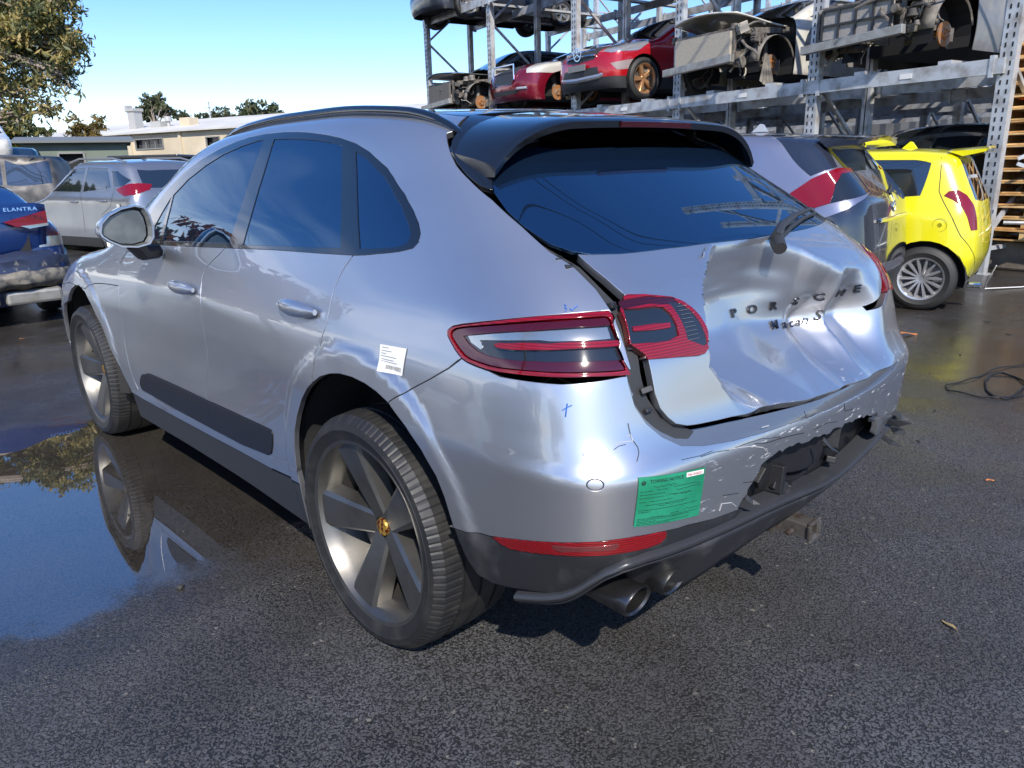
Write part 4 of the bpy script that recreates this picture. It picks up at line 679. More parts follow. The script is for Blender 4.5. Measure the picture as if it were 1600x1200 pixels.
    sc_=Td['script']; place_letters('Macan',[(sc_[0][0]+.004,sc_[0][1])]+sc_[1:5],.041,'script_letter',bm_,shear=.3)
    place_letters('S',Td['script'][5:],.046,'script_letter',bm_,shear=.3)
    # torn fold of metal at the top of the crease
    m=MB(); p,n=lift(B2,np.array([(.255,1.102),(.30,1.09),(.27,1.075),(.20,1.10),(.225,1.092)])); q=p+n*.004
    m.add([q[0],q[1]+n[1]*.012,q[2]+n[2]*.022,q[4]+n[4]*.010,q[3]],[(0,1,2),(0,2,3),(0,3,4)]); o=m.build('torn_metal_flap',silver,tg); md=o.modifiers.new('s','SOLIDIFY'); md.thickness=.0015
    # wiper
    m=MB(); pw=[(-.038,-.728,1.211),(.03,-.715,1.235),(.16,-.70,1.245),(.30,-.685,1.250),(.46,-.655,1.252)]; 
    def ong(l,off): 
        r=[]
        for p in l:
            hp=B1.hit(np.array([[p[0],0,p[2]]]),np.array([[0,-1.,0]]),0,1.4)[0]; nn_=B1.normal(hp[None])[0]; r.append(hp+nn_*off)
        return r
    m.tube(ong([(.02,0,1.158),(.045,0,1.176),(.07,0,1.188)],.022),[.020,.022,.014],10)
    m.tube(ong([(.04,0,1.180),(.14,0,1.205),(.30,0,1.225),(.46,0,1.235)],.030),[.017,.013,.009,.006],8); m.build('wiper_arm',rub,tg,smooth=True)
    m=MB(); l=ong([(.10,0,1.185),(.24,0,1.208),(.38,0,1.224),(.54,0,1.232)],.010); m.tube(l,[.005,.007,.007,.004],6); m.build('wiper_blade',rub,tg,smooth=True)
    # ---- spoiler: from the roof end back and down on to the glass
    V=[];F=[];xs=np.linspace(-1,1,41); sec_n=0
    for s_ in xs:
        x=s_*.655; ax=abs(x); e=max(0,ax-.36)
        yb=-.335+.03*(ax/.65)**4; zb=1.545-.05*x*x-.85*e*e-.035*(ax/.655)**14
        def zt(y): return lift_top(B1,np.array([(x,y)]))[0][0][2]
        r0=zt(-.02); yf=-.03-.07*(ax/.655)**2; r0=zt(yf); rows=[(x*.99,yf,r0+.003)]
        for f in (.3,.6,.85): 
            y=yf+(yb-yf)*f; rows.append((x,y,r0+(zb+.006-r0)*f+.005*math.sin(math.pi*f)))
        rows+=[(x,yb+.006,zb+.004),(x,yb,zb-.002),(x,yb+.006,zb-.020)]
        zu=lambda y: min(zt(y)+.0,1.6)
        for f in (.35,.7,1.0):
            y=(yb+.004)+(-.10-yb)*f; rows.append((x,y,(zb-.02)*(1-f)+(zb-.055)*f+.014*math.sin(math.pi*f)))
        V+=rows; sec_n=len(rows)
    for i in range(40):
        for k in range(sec_n-1): F.append((i*sec_n+k,(i+1)*sec_n+k,(i+1)*sec_n+k+1,i*sec_n+k+1))
    F+=[tuple(range(sec_n)),tuple(40*sec_n+k for k in range(sec_n))]
    m=MB(); m.add(V,F); sp=m.build('roof_spoiler',trim,root); smooth_obj(sp,40)
    finp=[(1.059,1.403),(1.072,1.43),(1.06,1.452),(1.05,1.56),(.5,1.56),(.55,1.45),(.78,1.40),(.845,1.377),(.864,1.341),(.856,1.297),(.855,1.272),(.898,1.289),(.948,1.320),(1.013,1.364)]
    uvf,Rf=cdt([(.5,1.1),(1.2,1.1),(1.2,1.6),(.5,1.6)],[('f',finp)],.02); Pf,Nf=lift(B1,uvf)
    part('spoiler_fin','f',trim,off=.006,gap=0,depth=.02,src=(Pf,Nf,Rf))
    m=MB(); V=[]
    for s_ in np.linspace(-1,1,13):
        x=s_*.18; yb=-.335; zb=1.545-.05*x*x
        V+=[(x,yb-.004,zb-.003),(x,yb+.001,zb-.019)]
    m.add(V,[(2*i,2*i+1,2*i+3,2*i+2) for i in range(12)]); o=m.build('brake_light',dred,sp); md=o.modifiers.new('s','SOLIDIFY'); md.thickness=.004; md.offset=0
    # fin antenna omitted: hidden. ---- mirrors
    for sg in(-1,1):
        c=Vector((sg*1.0,1.66,1.20)); 
        if sg==-1: c=Vector((-1.03,1.515,1.222))
        prof=[(-.105,-.012),(-.095,.022),(-.06,.055),(-.01,.078),(.045,.088),(.082,.078),(.098,.045),(.104,.0),(.100,-.045),(.080,-.072),(.03,-.082),(-.03,-.075),(-.075,-.05),(-.10,-.028)]
        m=MB(); n=len(prof); lay=[(.0,.93),(.0,1.0),(.02,1.03),(.06,1.0),(.10,.86),(.13,.62),(.145,.3)]
        V=[];F=[]
        for (dy,sc) in lay:
            V+=[(c[0]-sg*a*sc*(1) ,c[1]+dy,c[2]+b*sc) for a,b in prof]
        for i in range(len(lay)-1):
            for k in range(n): F.append((i*n+k,i*n+(k+1)%n,(i+1)*n+(k+1)%n,(i+1)*n+k))
        F.append(tuple((len(lay)-1)*n+k for k in range(n))); m.add(V,F)
        mo=m.build('wing_mirror',silver,root,smooth=True)
        m=MB(); m.add([(c[0]-sg*(a*.80-.008),c[1]+.012,c[2]+b*.80) for a,b in prof],[tuple(range(n))]); m.add([(c[0]-sg*(a*.93),c[1]+.001,c[2]+b*.93) for a,b in prof]+[(c[0]-sg*(a*.86-.006),c[1]+.016,c[2]+b*.86) for a,b in prof],[(i,(i+1)%n,n+(i+1)%n,n+i) for i in range(n)])
        m.build('mirror_glass',mat('mirror_glass',(.16,.17,.165),.3,.6,noise=(14,(.24,.25,.24),.4,.7,.45)),mo)
        m=MB(); m.tube([(c[0]-sg*.03,c[1]+.05,c[2]-.06),(c[0]-sg*.07,c[1]+.08,c[2]-.11),(sg*.885,c[1]+.13,c[2]-.115)],[.04,.035,.03],8); m.build('mirror_foot',rub,mo,smooth=True)
    # door handles
    for (ya,yb_,z,dr) in ((.218,.46,1.013,rd),(1.19,1.455,.984,fd)):
        for sg in(-1,1):
            p0=B1.hit(np.array([[0,(ya+yb_)/2,z]]),np.array([[-1.,0,0]]),0,1.4)[0]; n0=B1.normal(p0[None])[0]
            m=MB(); V=[];F=[];n=12;K=14
            for i in range(K+1):
                f=i/K; y=ya+(yb_-ya)*f; s_=math.sin(math.pi*min(max(f,.03),.97))**.45
                hp=B1.hit(np.array([[0,y,z]]),np.array([[-1.,0,0]]),0,1.4)[0]
                for k in range(n):
                    a=2*math.pi*k/n; V.append((sg*(abs(hp[0])+.024+.021*s_*math.cos(a)-.014*(1-s_)),y,hp[2]+.002+.027*s_*math.sin(a)))
            for i in range(K):
                for k in range(n): F.append((i*n+k,i*n+(k+1)%n,(i+1)*n+(k+1)%n,(i+1)*n+k))
            F+=[tuple(range(n)),tuple(K*n+k for k in range(n))]
            m.add(V,F); m.build('door_handle',silver,dr,smooth=True); yc_=(ya+yb_)/2; cu=MB(); cu.lathe([(0,.075),(-.004,.06),(-.008,.001)],20,axis='x',c=(0,0,0)); cu.V=[(sg*(abs(p0[0])+.0035+a*.3),yc_+b*.9,z-.012+c__*.42) for a,b,c__ in cu.V]; cu.build('handle_cup',mat('cup_paint',(.30,.31,.35),.4,.7),dr,smooth=True)
    # wheels
    tyre=mat('tyre_rubber',(.014,.014,.015),.5,0,noise=(18,(.03,.029,.027),.45,.7),bump=(220,.15,.001)); rim=mat('grey_alloy',(.17,.165,.155),.42,.9,noise=(12,(.13,.125,.115),.45,.75,.42),coat=.3)
    crest=mat('crest',(.55,.33,.06),.3,.6,noise=(90,(.15,.02,.01),.5,.55))
    for (y,x,tw) in ((0,-.815,-.04),(2.807,-.812,0)):
        w_=wheel(root,(x,y,.368),-1,.372,.285,.292,tyre,rim,5,.138,.052,groove=True,n=96,cap=crest)
    for (y,x) in ((0,.815),(2.807,.812)): wheel(root,(x,y,.368),1,.372,.285,.292,tyre,rim,5,.115,.062)
    # stickers and marks: thin sheets following the surface
    def sheet(name,corners,m,off,nu=10,nv=8,parent=root,lab=None):
        c=[np.array(q) for q in corners]; V=[];U=[]
        for j in range(nv+1):
            for i in range(nu+1):
                f,g=i/nu,j/nv; p=(c[0]*(1-f)+c[1]*f)*(1-g)+(c[3]*(1-f)+c[2]*f)*g; U.append(p)
        U=c_inv(np.array(U)); P_,N_=lift(B1,U); P_=P_+N_*off
        F=[(j*(nu+1)+i,(j+1)*(nu+1)+i,(j+1)*(nu+1)+i+1,j*(nu+1)+i+1) for j in range(nv) for i in range(nu)]
        o=mk(name,P_,F,m,parent,N_,label=lab); 
        def at(f,g,o2):
            p=(c[0]*(1-f)+c[1]*f)*(1-g)+(c[3]*(1-f)+c[2]*f)*g; a,n=lift(B1,c_inv(p[None])); return a[0]+n[0]*(off+o2)
        return o,at
    green=mat('green_sticker',(.012,.20,.10),.4,0,noise=(14,(.02,.25,.14),.4,.6)); ink=mat('black_ink',(.01,.02,.015),.6); wh=mat('white_label',(.72,.72,.70),.5)
    def flat_text(txt,at,f0,g0,f1,g1,m,nm,par,off=.0008,wsc=1.0,shear=0):
        o=text_mesh('tmp',txt,1,m,None,0,shear=shear); me=o.data; xs_=[v.co.x for v in me.vertices]; ys_=[v.co.y for v in me.vertices]
        if not xs_: bpy.data.objects.remove(o); return
        x0,x1,y0,y1=min(xs_),max(xs_),min(ys_),max(ys_); V=[]
        for v in me.vertices:
            a=(v.co.x-x0)/(x1-x0); b=(v.co.y-y0)/(y1-y0+1e-9); V.append(at(f0+(f1-f0)*a,g0+(g1-g0)*(1-b),off))
        F=[tuple(pl.vertices) for pl in me.polygons]; bpy.data.objects.remove(o); return mk(nm,V,F,m,par)
    no,at=sheet('towing_notice',[(-.781,-.87,.758),(-.591,-.92,.738),(-.600,-.925,.614),(-.793,-.879,.638)],green,.0022,lab='green towing notice stuck on the rear bumper')
    flat_text('TOWING NOTICE',at,.15,.06,.64,.125,ink,'notice_heading',no)
    _,_=sheet('number_strip',[at(.68,.03,0),at(.97,.03,0),at(.97,.12,0),at(.68,.12,0)],wh,.0030,4,1,no); flat_text('946 045032',at,.70,.05,.94,.10,mat('red_ink',(.5,.05,.05),.6),'strip_number',no,.0016)
    m=MB(); rr=random.Random(3)
    def line(f0,g0,f1,g1,w=.006):
        k=max(2,int(abs(f1-f0)*12)); V=[];n0=len(m.V)
        for i in range(k+1):
            f=f0+(f1-f0)*i/k; g=g0+(g1-g0)*i/k; V+=[at(f,g,.0008),at(f,g+w,.0008)]
        m.add(V,[(2*i,2*i+2,2*i+3,2*i+1) for i in range(k)])
    for i in range(12): # round stamp
        a=i*.5236; line(.065+.03*math.cos(a),.10+.035*math.sin(a),.065+.03*math.cos(a+.55),.10+.035*math.sin(a+.55),.012)
    line(.04,.10,.09,.09,.03)
    for g,segs in ((.27,((.03,.2),)),(.25,((.5,.85),)),(.34,((.03,.38),)),(.41,((.03,.36),(.5,.8))),(.49,((.03,.12),(.18,.5))),(.56,((.12,.75),)),(.66,((.03,.92),)),(.70,((.03,.2),)),(.80,((.5,.64),)),(.84,((.03,.95),)),(.87,((.03,.8),)),(.905,((.03,.3),)),(.935,((.03,.8),)),(.965,((.03,.5),))):
        for a,b in segs:
            x=a
            while x<b:
                l=rr.uniform(.02,.06); line(x,g,min(x+l,b),g,.009); x+=l+.008
    def scrawl(f0,f1,g,amp):
        k=int((f1-f0)*60); pts=[(f0+(f1-f0)*i/k,g+rr.uniform(-amp,amp)) for i in range(k+1)]
        for (a,b),(c_,d_) in zip(pts,pts[1:]): line(a,b,c_,d_,.007)
    for a in ((.2,.55,.20,.02),(.25,.42,.27,.02),(.55,.95,.32,.02),(.4,.55,.40,.02),(.85,.95,.28,.02),(.6,.8,.42,.02),(.3,.7,.60,.022),(.7,.95,.78,.025),(.2,.4,.82,.015)): scrawl(*a)
    m.build('notice_print',ink,no)
    so,at=sheet('barcode_label',[(-.932,-.126,.97),(-.928,-.241,.974),(-.945,-.236,.903),(-.958,-.14,.903)],wh,.002,6,5,lab='white barcode label on the rear quarter')
    m=MB()
    gk=mat('grey_ink',(.12,.12,.13),.6); mold=m
    for g in (.08,.2,.3,.40,.52,.60): line(.08,g,.2+.6*rr.random(),g,.018)
    x=.30
    while x<.92: w_=rr.choice([.006,.012,.02]); m.add([at(x,.72,.0008),at(x+w_,.72,.0008),at(x+w_,.88,.0008),at(x,.88,.0008)],[(0,1,2,3)]); x+=w_+.012
    m.build('label_print',gk,so)
    # blue pen marks
    pen=mat('blue_pen',(.02,.12,.45),.5)
    def px_line(pts,w=.003):
        m=MB(); U=c_inv(np.array(pts)); P_,N_=lift(BB,U); m.tube([p+n*.001 for p,n in zip(P_,N_)],w*.5,4); return m
    [px_line(q).build('pen_mark',pen,root) for q in PEN]
    # scratches: thin pale and dark marks on bumper
    bare=mat('bare_plastic',(.5,.5,.5),.5)
    for k,pts in enumerate(SCR): px_line(pts,.0014 if k%2 else .0020).build('scratch' if SCRC[k] else 'crack',bare if SCRC[k] else void,bump_o)
    root.location=(0,0,0)
    return root
def ragged(l):
    r=random.Random(5); q=resamp(l,.022,False); return [(a+r.uniform(-.0035,.0035),b+r.uniform(-.006,.006)) for a,b in q]
def ribbed(name,col,sc):
    if name in MATS: return MATS[name]
    m=mat(name,col,.10,0,coat=1); nt=m.node_tree; N=nt.nodes; L=nt.links; tc=N.new('ShaderNodeTexCoord'); w=N.new('ShaderNodeTexWave'); w.bands_direction='Z'; w.inputs['Scale'].default_value=sc/3; w.inputs['Distortion'].default_value=0
    L.new(tc.outputs['Object'],w.inputs[0]); b=N.new('ShaderNodeBump'); b.inputs['Strength'].default_value=.35; b.inputs['Distance'].default_value=.002; L.new(w.outputs[0],b.inputs['Height']); L.new(b.outputs[0],N['Principled BSDF'].inputs['Normal'])
    mx=N.new('ShaderNodeMixRGB'); mx.inputs[1].default_value=(*col,1); mx.inputs[2].default_value=(*[c*.55 for c in col],1); L.new(w.outputs[0],mx.inputs[0]); L.new(mx.outputs[0],N['Principled BSDF'].inputs['Base Color']); return m
def shrink(poly,a,b):
    cx=sum(p[0] for p in poly)/len(poly); cy=(max(p[1] for p in poly)+min(p[1] for p in poly))/2
    return [(cx+(p[0]-cx)*a,cy+(p[1]-cy)*b) for p in poly]
def clipu(poly,u0,hi):
    out=[];n=len(poly)
    for i in range(n):
        a,b=poly[i],poly[(i+1)%n]; ia=(a[0]>=u0)==hi; ib=(b[0]>=u0)==hi
        if ia: out.append(tuple(a))
        if ia!=ib: f=(u0-a[0])/(b[0]-a[0]); out.append((u0,a[1]+f*(b[1]-a[1])))
    return out
def silver_scuff():
    """silver paint with scuffs and scratches of their own shape"""
    if 'scuffed_silver' in MATS: return MATS['scuffed_silver']
    m=mat('scuffed_silver',(.54,.55,.58),.35,.90,coat=1,coatr=.01); m.node_tree.nodes['Principled BSDF'].inputs['Coat IOR'].default_value=1.75; nt=m.node_tree;N=nt.nodes;L=nt.links;b=N['Principled BSDF']
    tc=N.new('ShaderNodeTexCoord'); mp=N.new('ShaderNodeMapping'); mp.inputs['Scale'].default_value=(3,3,14); mp.inputs['Rotation'].default_value=(0,.25,0); L.new(tc.outputs['Object'],mp.inputs[0])
    n1=N.new('ShaderNodeTexNoise'); n1.inputs['Scale'].default_value=5; n1.inputs['Detail'].default_value=8; n1.inputs['Roughness'].default_value=.7; L.new(mp.outputs[0],n1.inputs[0])
    sx=N.new('ShaderNodeSeparateXYZ'); L.new(tc.outputs['Object'],sx.inputs[0])
    # scuffs lie along the upper bumper band and lower tailgate
    band=N.new('ShaderNodeMapRange'); band.inputs[1].default_value=-.75; band.inputs[2].default_value=-.45; L.new(sx.outputs[0],band.inputs[0])
    zb=N.new('ShaderNodeMapRange'); zb.inputs[1].default_value=.82; zb.inputs[2].default_value=.74; L.new(sx.outputs[2],zb.inputs[0])
    mu=N.new('ShaderNodeMath'); mu.operation='MULTIPLY'; L.new(band.outputs[0],mu.inputs[0]); L.new(zb.outputs[0],mu.inputs[1])
    th=N.new('ShaderNodeMapRange'); th.inputs[1].default_value=.60; th.inputs[2].default_value=.66; L.new(n1.outputs[0],th.inputs[0])
    w=N.new('ShaderNodeMath'); w.operation='MULTIPLY'; L.new(mu.outputs[0],w.inputs[0]); L.new(th.outputs[0],w.inputs[1])
    mx=N.new('ShaderNodeMixRGB'); mx.inputs[1].default_value=(.54,.55,.58,1); mx.inputs[2].default_value=(.62,.63,.65,1); L.new(w.outputs[0],mx.inputs[0]); L.new(mx.outputs[0],b.inputs['Base Color'])
    r=N.new('ShaderNodeMapRange'); r.inputs[3].default_value=.33; r.inputs[4].default_value=.62; L.new(w.outputs[0],r.inputs[0]); L.new(r.outputs[0],b.inputs['Roughness'])
    c=N.new('ShaderNodeMapRange'); c.inputs[3].default_value=1; c.inputs[4].default_value=.0; L.new(w.outputs[0],c.inputs[0]); L.new(c.outputs[0],b.inputs['Coat Weight'])
    mt=N.new('ShaderNodeMapRange'); mt.inputs[3].default_value=.88; mt.inputs[4].default_value=.1; L.new(w.outputs[0],mt.inputs[0]); L.new(mt.outputs[0],b.inputs['Metallic'])
    n2=N.new('ShaderNodeTexNoise'); n2.inputs['Scale'].default_value=7; n2.inputs['Detail'].default_value=2; L.new(tc.outputs['Object'],n2.inputs[0])
    bp=N.new('ShaderNodeBump'); bp.inputs['Strength'].default_value=.05; bp.inputs['Distance'].default_value=.01; L.new(n2.outputs[0],bp.inputs['Height']); L.new(bp.outputs[0],b.inputs['Normal'])
    return m

CAB1=[(4.1,-.56),(3.98,-.58),(3.87,-.51),(3.7,-.46),(3.47,-.45),(3.32,-.42),(3.19,-.38),(3.11,-.36),(3.02,-.40),(3.0,-.48),(3.0,-.58),(3.03,-.68),(3.15,-.75),(3.30,-.78),(3.5,-.86)]
CAB2=[(4.0,-.95),(3.6,-.85),(3.4,-.72),(3.21,-.73),(3.04,-.71),(3.04,-.65),(3.18,-.57),(3.38,-.51),(3.57,-.49),(3.65,-.53),(3.62,-.62),(3.52,-.69),(3.3,-.80),(3.15,-.95)]
STONES=[(-1.28,.76,.016),(1.98,-.59,.011),(2.56,-.48,.008),(3.38,-.18,.007),(-1.4,2.29,.012),(-1.37,1.99,.008),(-1.21,1.54,.007),(4.03,-.17,.010),(-1.1,1.2,.008),(5.9,-.3,.015),(6.3,-.1,.012),(2.2,-.8,.006),(1.5,-1.1,.006),(-.3,-.9,.006)]

# ---------------- ground ----------------
def build_ground():
    m=bpy.data.materials.new('wet_asphalt'); m.use_nodes=True; nt=m.node_tree;N=nt.nodes;L=nt.links;b=N['Principled BSDF']
    tc=N.new('ShaderNodeTexCoord'); P=tc.outputs['Object']
    def noise(sc,det=4,ro=.5,vec=None):
        n=N.new('ShaderNodeTexNoise'); n.inputs['Scale'].default_value=sc; n.inputs['Detail'].default_value=det; n.inputs['Roughness'].default_value=ro; L.new(vec or P,n.inputs[0]); return n.outputs[0]
    def mr(v,a,b_,c=0,d=1,smooth=False):
        n=N.new('ShaderNodeMapRange'); n.inputs[1].default_value=a;n.inputs[2].default_value=b_;n.inputs[3].default_value=c;n.inputs[4].default_value=d; L.new(v,n.inputs[0])
        if smooth:n.interpolation_type='SMOOTHSTEP'
        return n.outputs[0]
    def ma(op,a,b_=None,c=None):
        n=N.new('ShaderNodeMath'); n.operation=op
        for i,v in enumerate((a,b_,c)):
            if v is None: continue
            if isinstance(v,(int,float)): n.inputs[i].default_value=v
            else: L.new(v,n.inputs[i])
        return n.outputs[0]
    def mix(f,a,b_):
        n=N.new('ShaderNodeMixRGB')
        if isinstance(f,(int,float)): n.inputs[0].default_value=f
        else: L.new(f,n.inputs[0])
        for i,v in ((1,a),(2,b_)):
            if isinstance(v,tuple): n.inputs[i].default_value=(*v,1)
            else: L.new(v,n.inputs[i])
        return n.outputs[0]
    sx=N.new('ShaderNodeSeparateXYZ'); L.new(P,sx.inputs[0]); X,Y=sx.outputs[0],sx.outputs[1]
    # puddle: the low area along the left of the parked car
    big=noise(.55,3); med=noise(2.6,5,.6)
    # signed measure: positive inside the puddle
    d1=ma('SUBTRACT',-0.42,X)                 # west of x=-0.75
    d2=ma('ADD',ma('SUBTRACT',Y,.66),ma('MULTIPLY',ma('ADD',X,1.2),-.10))                    # north of y=.84
    d2=ma('ADD',Y,-.80)
    d3=ma('SUBTRACT',3.4,Y)
    s=ma('MINIMUM',ma('MINIMUM',ma('MULTIPLY',d1,1.0),d2),d3)
    s=ma('ADD',s,ma('MULTIPLY',ma('SUBTRACT',med,.5),.75)); s=ma('ADD',s,ma('MULTIPLY',ma('SUBTRACT',noise(14,4,.6),.5),.22)); s=ma('ADD',s,ma('MULTIPLY',ma('SUBTRACT',big,.5),.5))
    pud=mr(s,-.02,.20,0,1,True)
    # general wet film in other places
    far=mr(Y,1.0,3.2,0,1,True); far2=mr(ma('ADD',X,ma('MULTIPLY',ma('SUBTRACT',med,.5),2.2)),1.2,3.6,0,1,True); farm=ma('MAXIMUM',far,far2)
    patch=mr(noise(.8,4,.6),.40,.60,0,1,True)
    film=ma('MULTIPLY',farm,mr(patch,0,1,.55,1.0)); 
    under=ma('MULTIPLY',mr(Y,.25,.8,0,1,True),mr(X,1.2,.6,0,1,True)); film=ma('MAXIMUM',film,ma('MULTIPLY',under,mr(noise(3.3,5,.6),.35,.6,.45,.95)))
    wet=ma('MAXIMUM',pud,film)
    vo=N.new('ShaderNodeTexVoronoi'); vo.inputs['Scale'].default_value=125; wp=N.new('ShaderNodeVectorMath'); wp.operation='ADD'
    wn=N.new('ShaderNodeTexNoise'); wn.inputs['Scale'].default_value=60; wn.inputs['Detail'].default_value=2; L.new(P,wn.inputs[0]); ws=N.new('ShaderNodeVectorMath'); ws.operation='SCALE'; ws.inputs['Scale'].default_value=.022; L.new(wn.outputs['Color'],ws.inputs[0]); L.new(P,wp.inputs[0]); L.new(ws.outputs[0],wp.inputs[1]); L.new(wp.outputs[0],vo.inputs['Vector'])
    dist=vo.outputs['Distance']; vcol=N.new('ShaderNodeSeparateColor'); L.new(vo.outputs['Color'],vcol.inputs[0])
    chip=mr(dist,.46,.66,1,0,True)
    fine=noise(230,3,.6)
    tone=ma('ADD',ma('MULTIPLY',vcol.outputs[0],.6),ma('MULTIPLY',fine,.4))
    dark=(.010,.011,.013); stone=mix(mr(tone,.15,.85),(.058,.060,.068),(.125,.126,.134))
    dry=mix(chip,dark,stone)
    dry=mix(mr(noise(1.1,5,.6),.35,.7,0,.4),dry,(.062,.053,.042)); dry=mix(mr(noise(9,6,.7),.55,.75,0,.35),dry,(.035,.034,.034)); dry=mix(mr(noise(.45,6,.65),.42,.62,0,.45),dry,(.024,.022,.020)); v2=N.new('ShaderNodeTexVoronoi'); v2.inputs['Scale'].default_value=44; L.new(wp.outputs[0],v2.inputs['Vector']); s2=N.new('ShaderNodeSeparateColor'); L.new(v2.outputs['Color'],s2.inputs[0]); st=ma('MULTIPLY',mr(s2.outputs[0],.93,.95),mr(v2.outputs['Distance'],.28,.22)); dry=mix(ma('MULTIPLY',st,.8),dry,(.22,.20,.17)); st2=ma('MULTIPLY',mr(s2.outputs[1],.90,.92),mr(v2.outputs['Distance'],.34,.28)); dry=mix(ma('MULTIPLY',st2,.85),dry,(.012,.012,.013))
    # reddish and pale aggregate here and there
    wetc=mix(mr(med,.4,.7,0,.7),(.022,.019,.016),(.052,.040,.028))
    wetc=mix(.35,wetc,mix(chip,(.012,.011,.010),(.06,.055,.048)))
    dmp=mr(noise(1.6,6,.62),.44,.60,0,.5,True); dry=mix(dmp,dry,mix(chip,(.010,.010,.010),(.050,.044,.036))); base=mix(ma('MULTIPLY',wet,.85),dry,wetc); L.new(base,b.inputs['Base Color'])
    damp=mr(noise(1.6,6,.62),.44,.60,0,1,True); rough=ma('SUBTRACT',mr(wet,0,1,.42,.12),ma('MULTIPLY',damp,ma('MULTIPLY',ma('SUBTRACT',1.0,wet),.13))); rough=ma('SUBTRACT',rough,ma('MULTIPLY',pud,.112)); rough=ma('ADD',rough,ma('MULTIPLY',mr(dist,.2,.7,0,.15),ma('SUBTRACT',1.0,wet))); L.new(ma('MAXIMUM',rough,.012),b.inputs['Roughness'])
    b.inputs['Specular IOR Level'].default_value=.5; L.new(mr(pud,0,1,1.6,3.2),b.inputs['IOR'])
    hgt=ma('ADD',ma('MULTIPLY',chip,1.0),ma('MULTIPLY',fine,.35))
    dry_b=ma('SUBTRACT',1.0,ma('MULTIPLY',wet,.88)); dry_b=ma('MULTIPLY',dry_b,ma('SUBTRACT',1.0,pud))
    bp=N.new('ShaderNodeBump'); bp.inputs['Distance'].default_value=.0042; L.new(dry_b,bp.inputs['Strength']); L.new(hgt,bp.inputs['Height'])
    b2=N.new('ShaderNodeBump'); b2.inputs['Distance'].default_value=.01; b2.inputs['Strength'].default_value=.10; L.new(noise(7,3),b2.inputs['Height']); L.new(ma('MULTIPLY',ma('SUBTRACT',1.0,pud),.12),b2.inputs['Strength']); L.new(bp.outputs[0],b2.inputs['Normal']); L.new(b2.outputs[0],b.inputs['Normal'])
    # one sheet: fine near the cars, coarse to the horizon, rising a little to the north-west
    xs=np.concatenate([-np.geomspace(1500,12,14),np.linspace(-10,14,25),np.geomspace(16,1500,14)]); ys=np.concatenate([-np.geomspace(1500,12,12),np.linspace(-10,30,41),np.geomspace(32,1500,14)])
    V=[];F=[]
    for y in ys:
        for x in xs: V.append((x,y,ground_z(x,y)))
    n=len(xs)
    for j in range(len(ys)-1):
        for i in range(n-1): F.append((j*n+i,j*n+i+1,(j+1)*n+i+1,(j+1)*n+i))
    mk('ground',V,F,m,smooth=True,kind='structure')
def ground_z(x,y):
    # camera right vector (0.73,-0.68): rise only to the left-forward side
    r=.7297*(x+2.02)-.6837*(y+1.81); f=.6826*(x+2.02)+.7308*(y+1.81)
    w=max(0,min(1,(f*.12-r)/(f*.5+3))) if f>0 else 0
    d=max(0,min(f,75)-9.0); return .031*d*w*w*(3-2*w)

# ---------------- background cars ----------------
def make_spec(W=1.8,H=1.5,wb=2.6,ro=.8,fo=.85,belt=1.0,bonz=.92,slant=.35,wsl=.85,ya=.45,wr=.32,tail=None,boot=None,tum=.13,rk=.10,nose=.0):
    hw=W/2; A=wb-ya; Hd=A-wsl
    Tp=[(-ro-.4,H-.16),(-ro+.1+slant*.6,H-.07),(0+.15,H-.012),(wb*.4,H),(Hd-.1,H-.02),(Hd,H-.06),(A,bonz+.11),(A+.2,bonz+.06),(wb+fo-.55,bonz-.03),(wb+fo-.18,bonz-.14),(wb+fo+.2,bonz-.5)]
    if boot: # sedan: (boot z, length of the boot lid)
        bz,bl=boot; Tp=[(-ro-.4,bz-.03),(-ro+bl,bz),(-ro+bl+slant,H-.06),(-ro+bl+slant+.3,H-.01),(wb*.45,H)]+Tp[4:]
        Rp=[(.0,-ro+.25),(.3,-ro+.06),(.5,-ro),(.75,-ro+.01),(bz,-ro+.05),(bz+.4,-ro-.1),(H+.3,-ro-.2)]
    else: Rp=[(.0,-ro+.3),(.3,-ro+.06),(.48,-ro),(.70,-ro+.005),(belt,-ro+.06),(H-.10,-ro+.06+slant),(H+.3,-ro+.1+slant*1.7)]
    Fp=[(.0,wb+fo-.3),(.25,wb+fo-.04),(.5,wb+fo),(bonz-.15,wb+fo-.06-nose),(bonz,wb+fo-.22),(1.3,A),(2,A-.6)]
    ys=[-ro-.2,-ro*.5,0,wb*.3,wb*.65,wb,wb+fo*.5,wb+fo+.2]; zs=[.1,.3,.5,.72,belt-.1,belt,H-.12,H+.1]; sc=[.95,.985,1,.985,.985,1,.97,.9]
    row=lambda s,t:[ (hw-.04)*s,(hw-.012)*s,hw*s,(hw-.012)*s,(hw-.02)*s,(hw-.06)*s,(hw-.06-tum*t)*s,(hw-.16-tum*t)*s]
    return dict(W=W,H=H,wb=wb,ro=ro,fo=fo,belt=belt,A=A,Hd=Hd,wr=wr,body=lambda:_mkb(Tab2(ys,zs,[row(s,1.15 if i<2 else 1.) for i,s in enumerate(sc)],.1,.03,.04),Tab1(Tp,.08,.02),Tab1(Rp,.035,.02),Tab1(Fp,.05,.02),rk))
def _mkb(W,T,R,F,rk): return Body(W,T,R,F,crown=.09,kr=rk,kf=.2,cr_=.30,ct=.12,cf=.4)
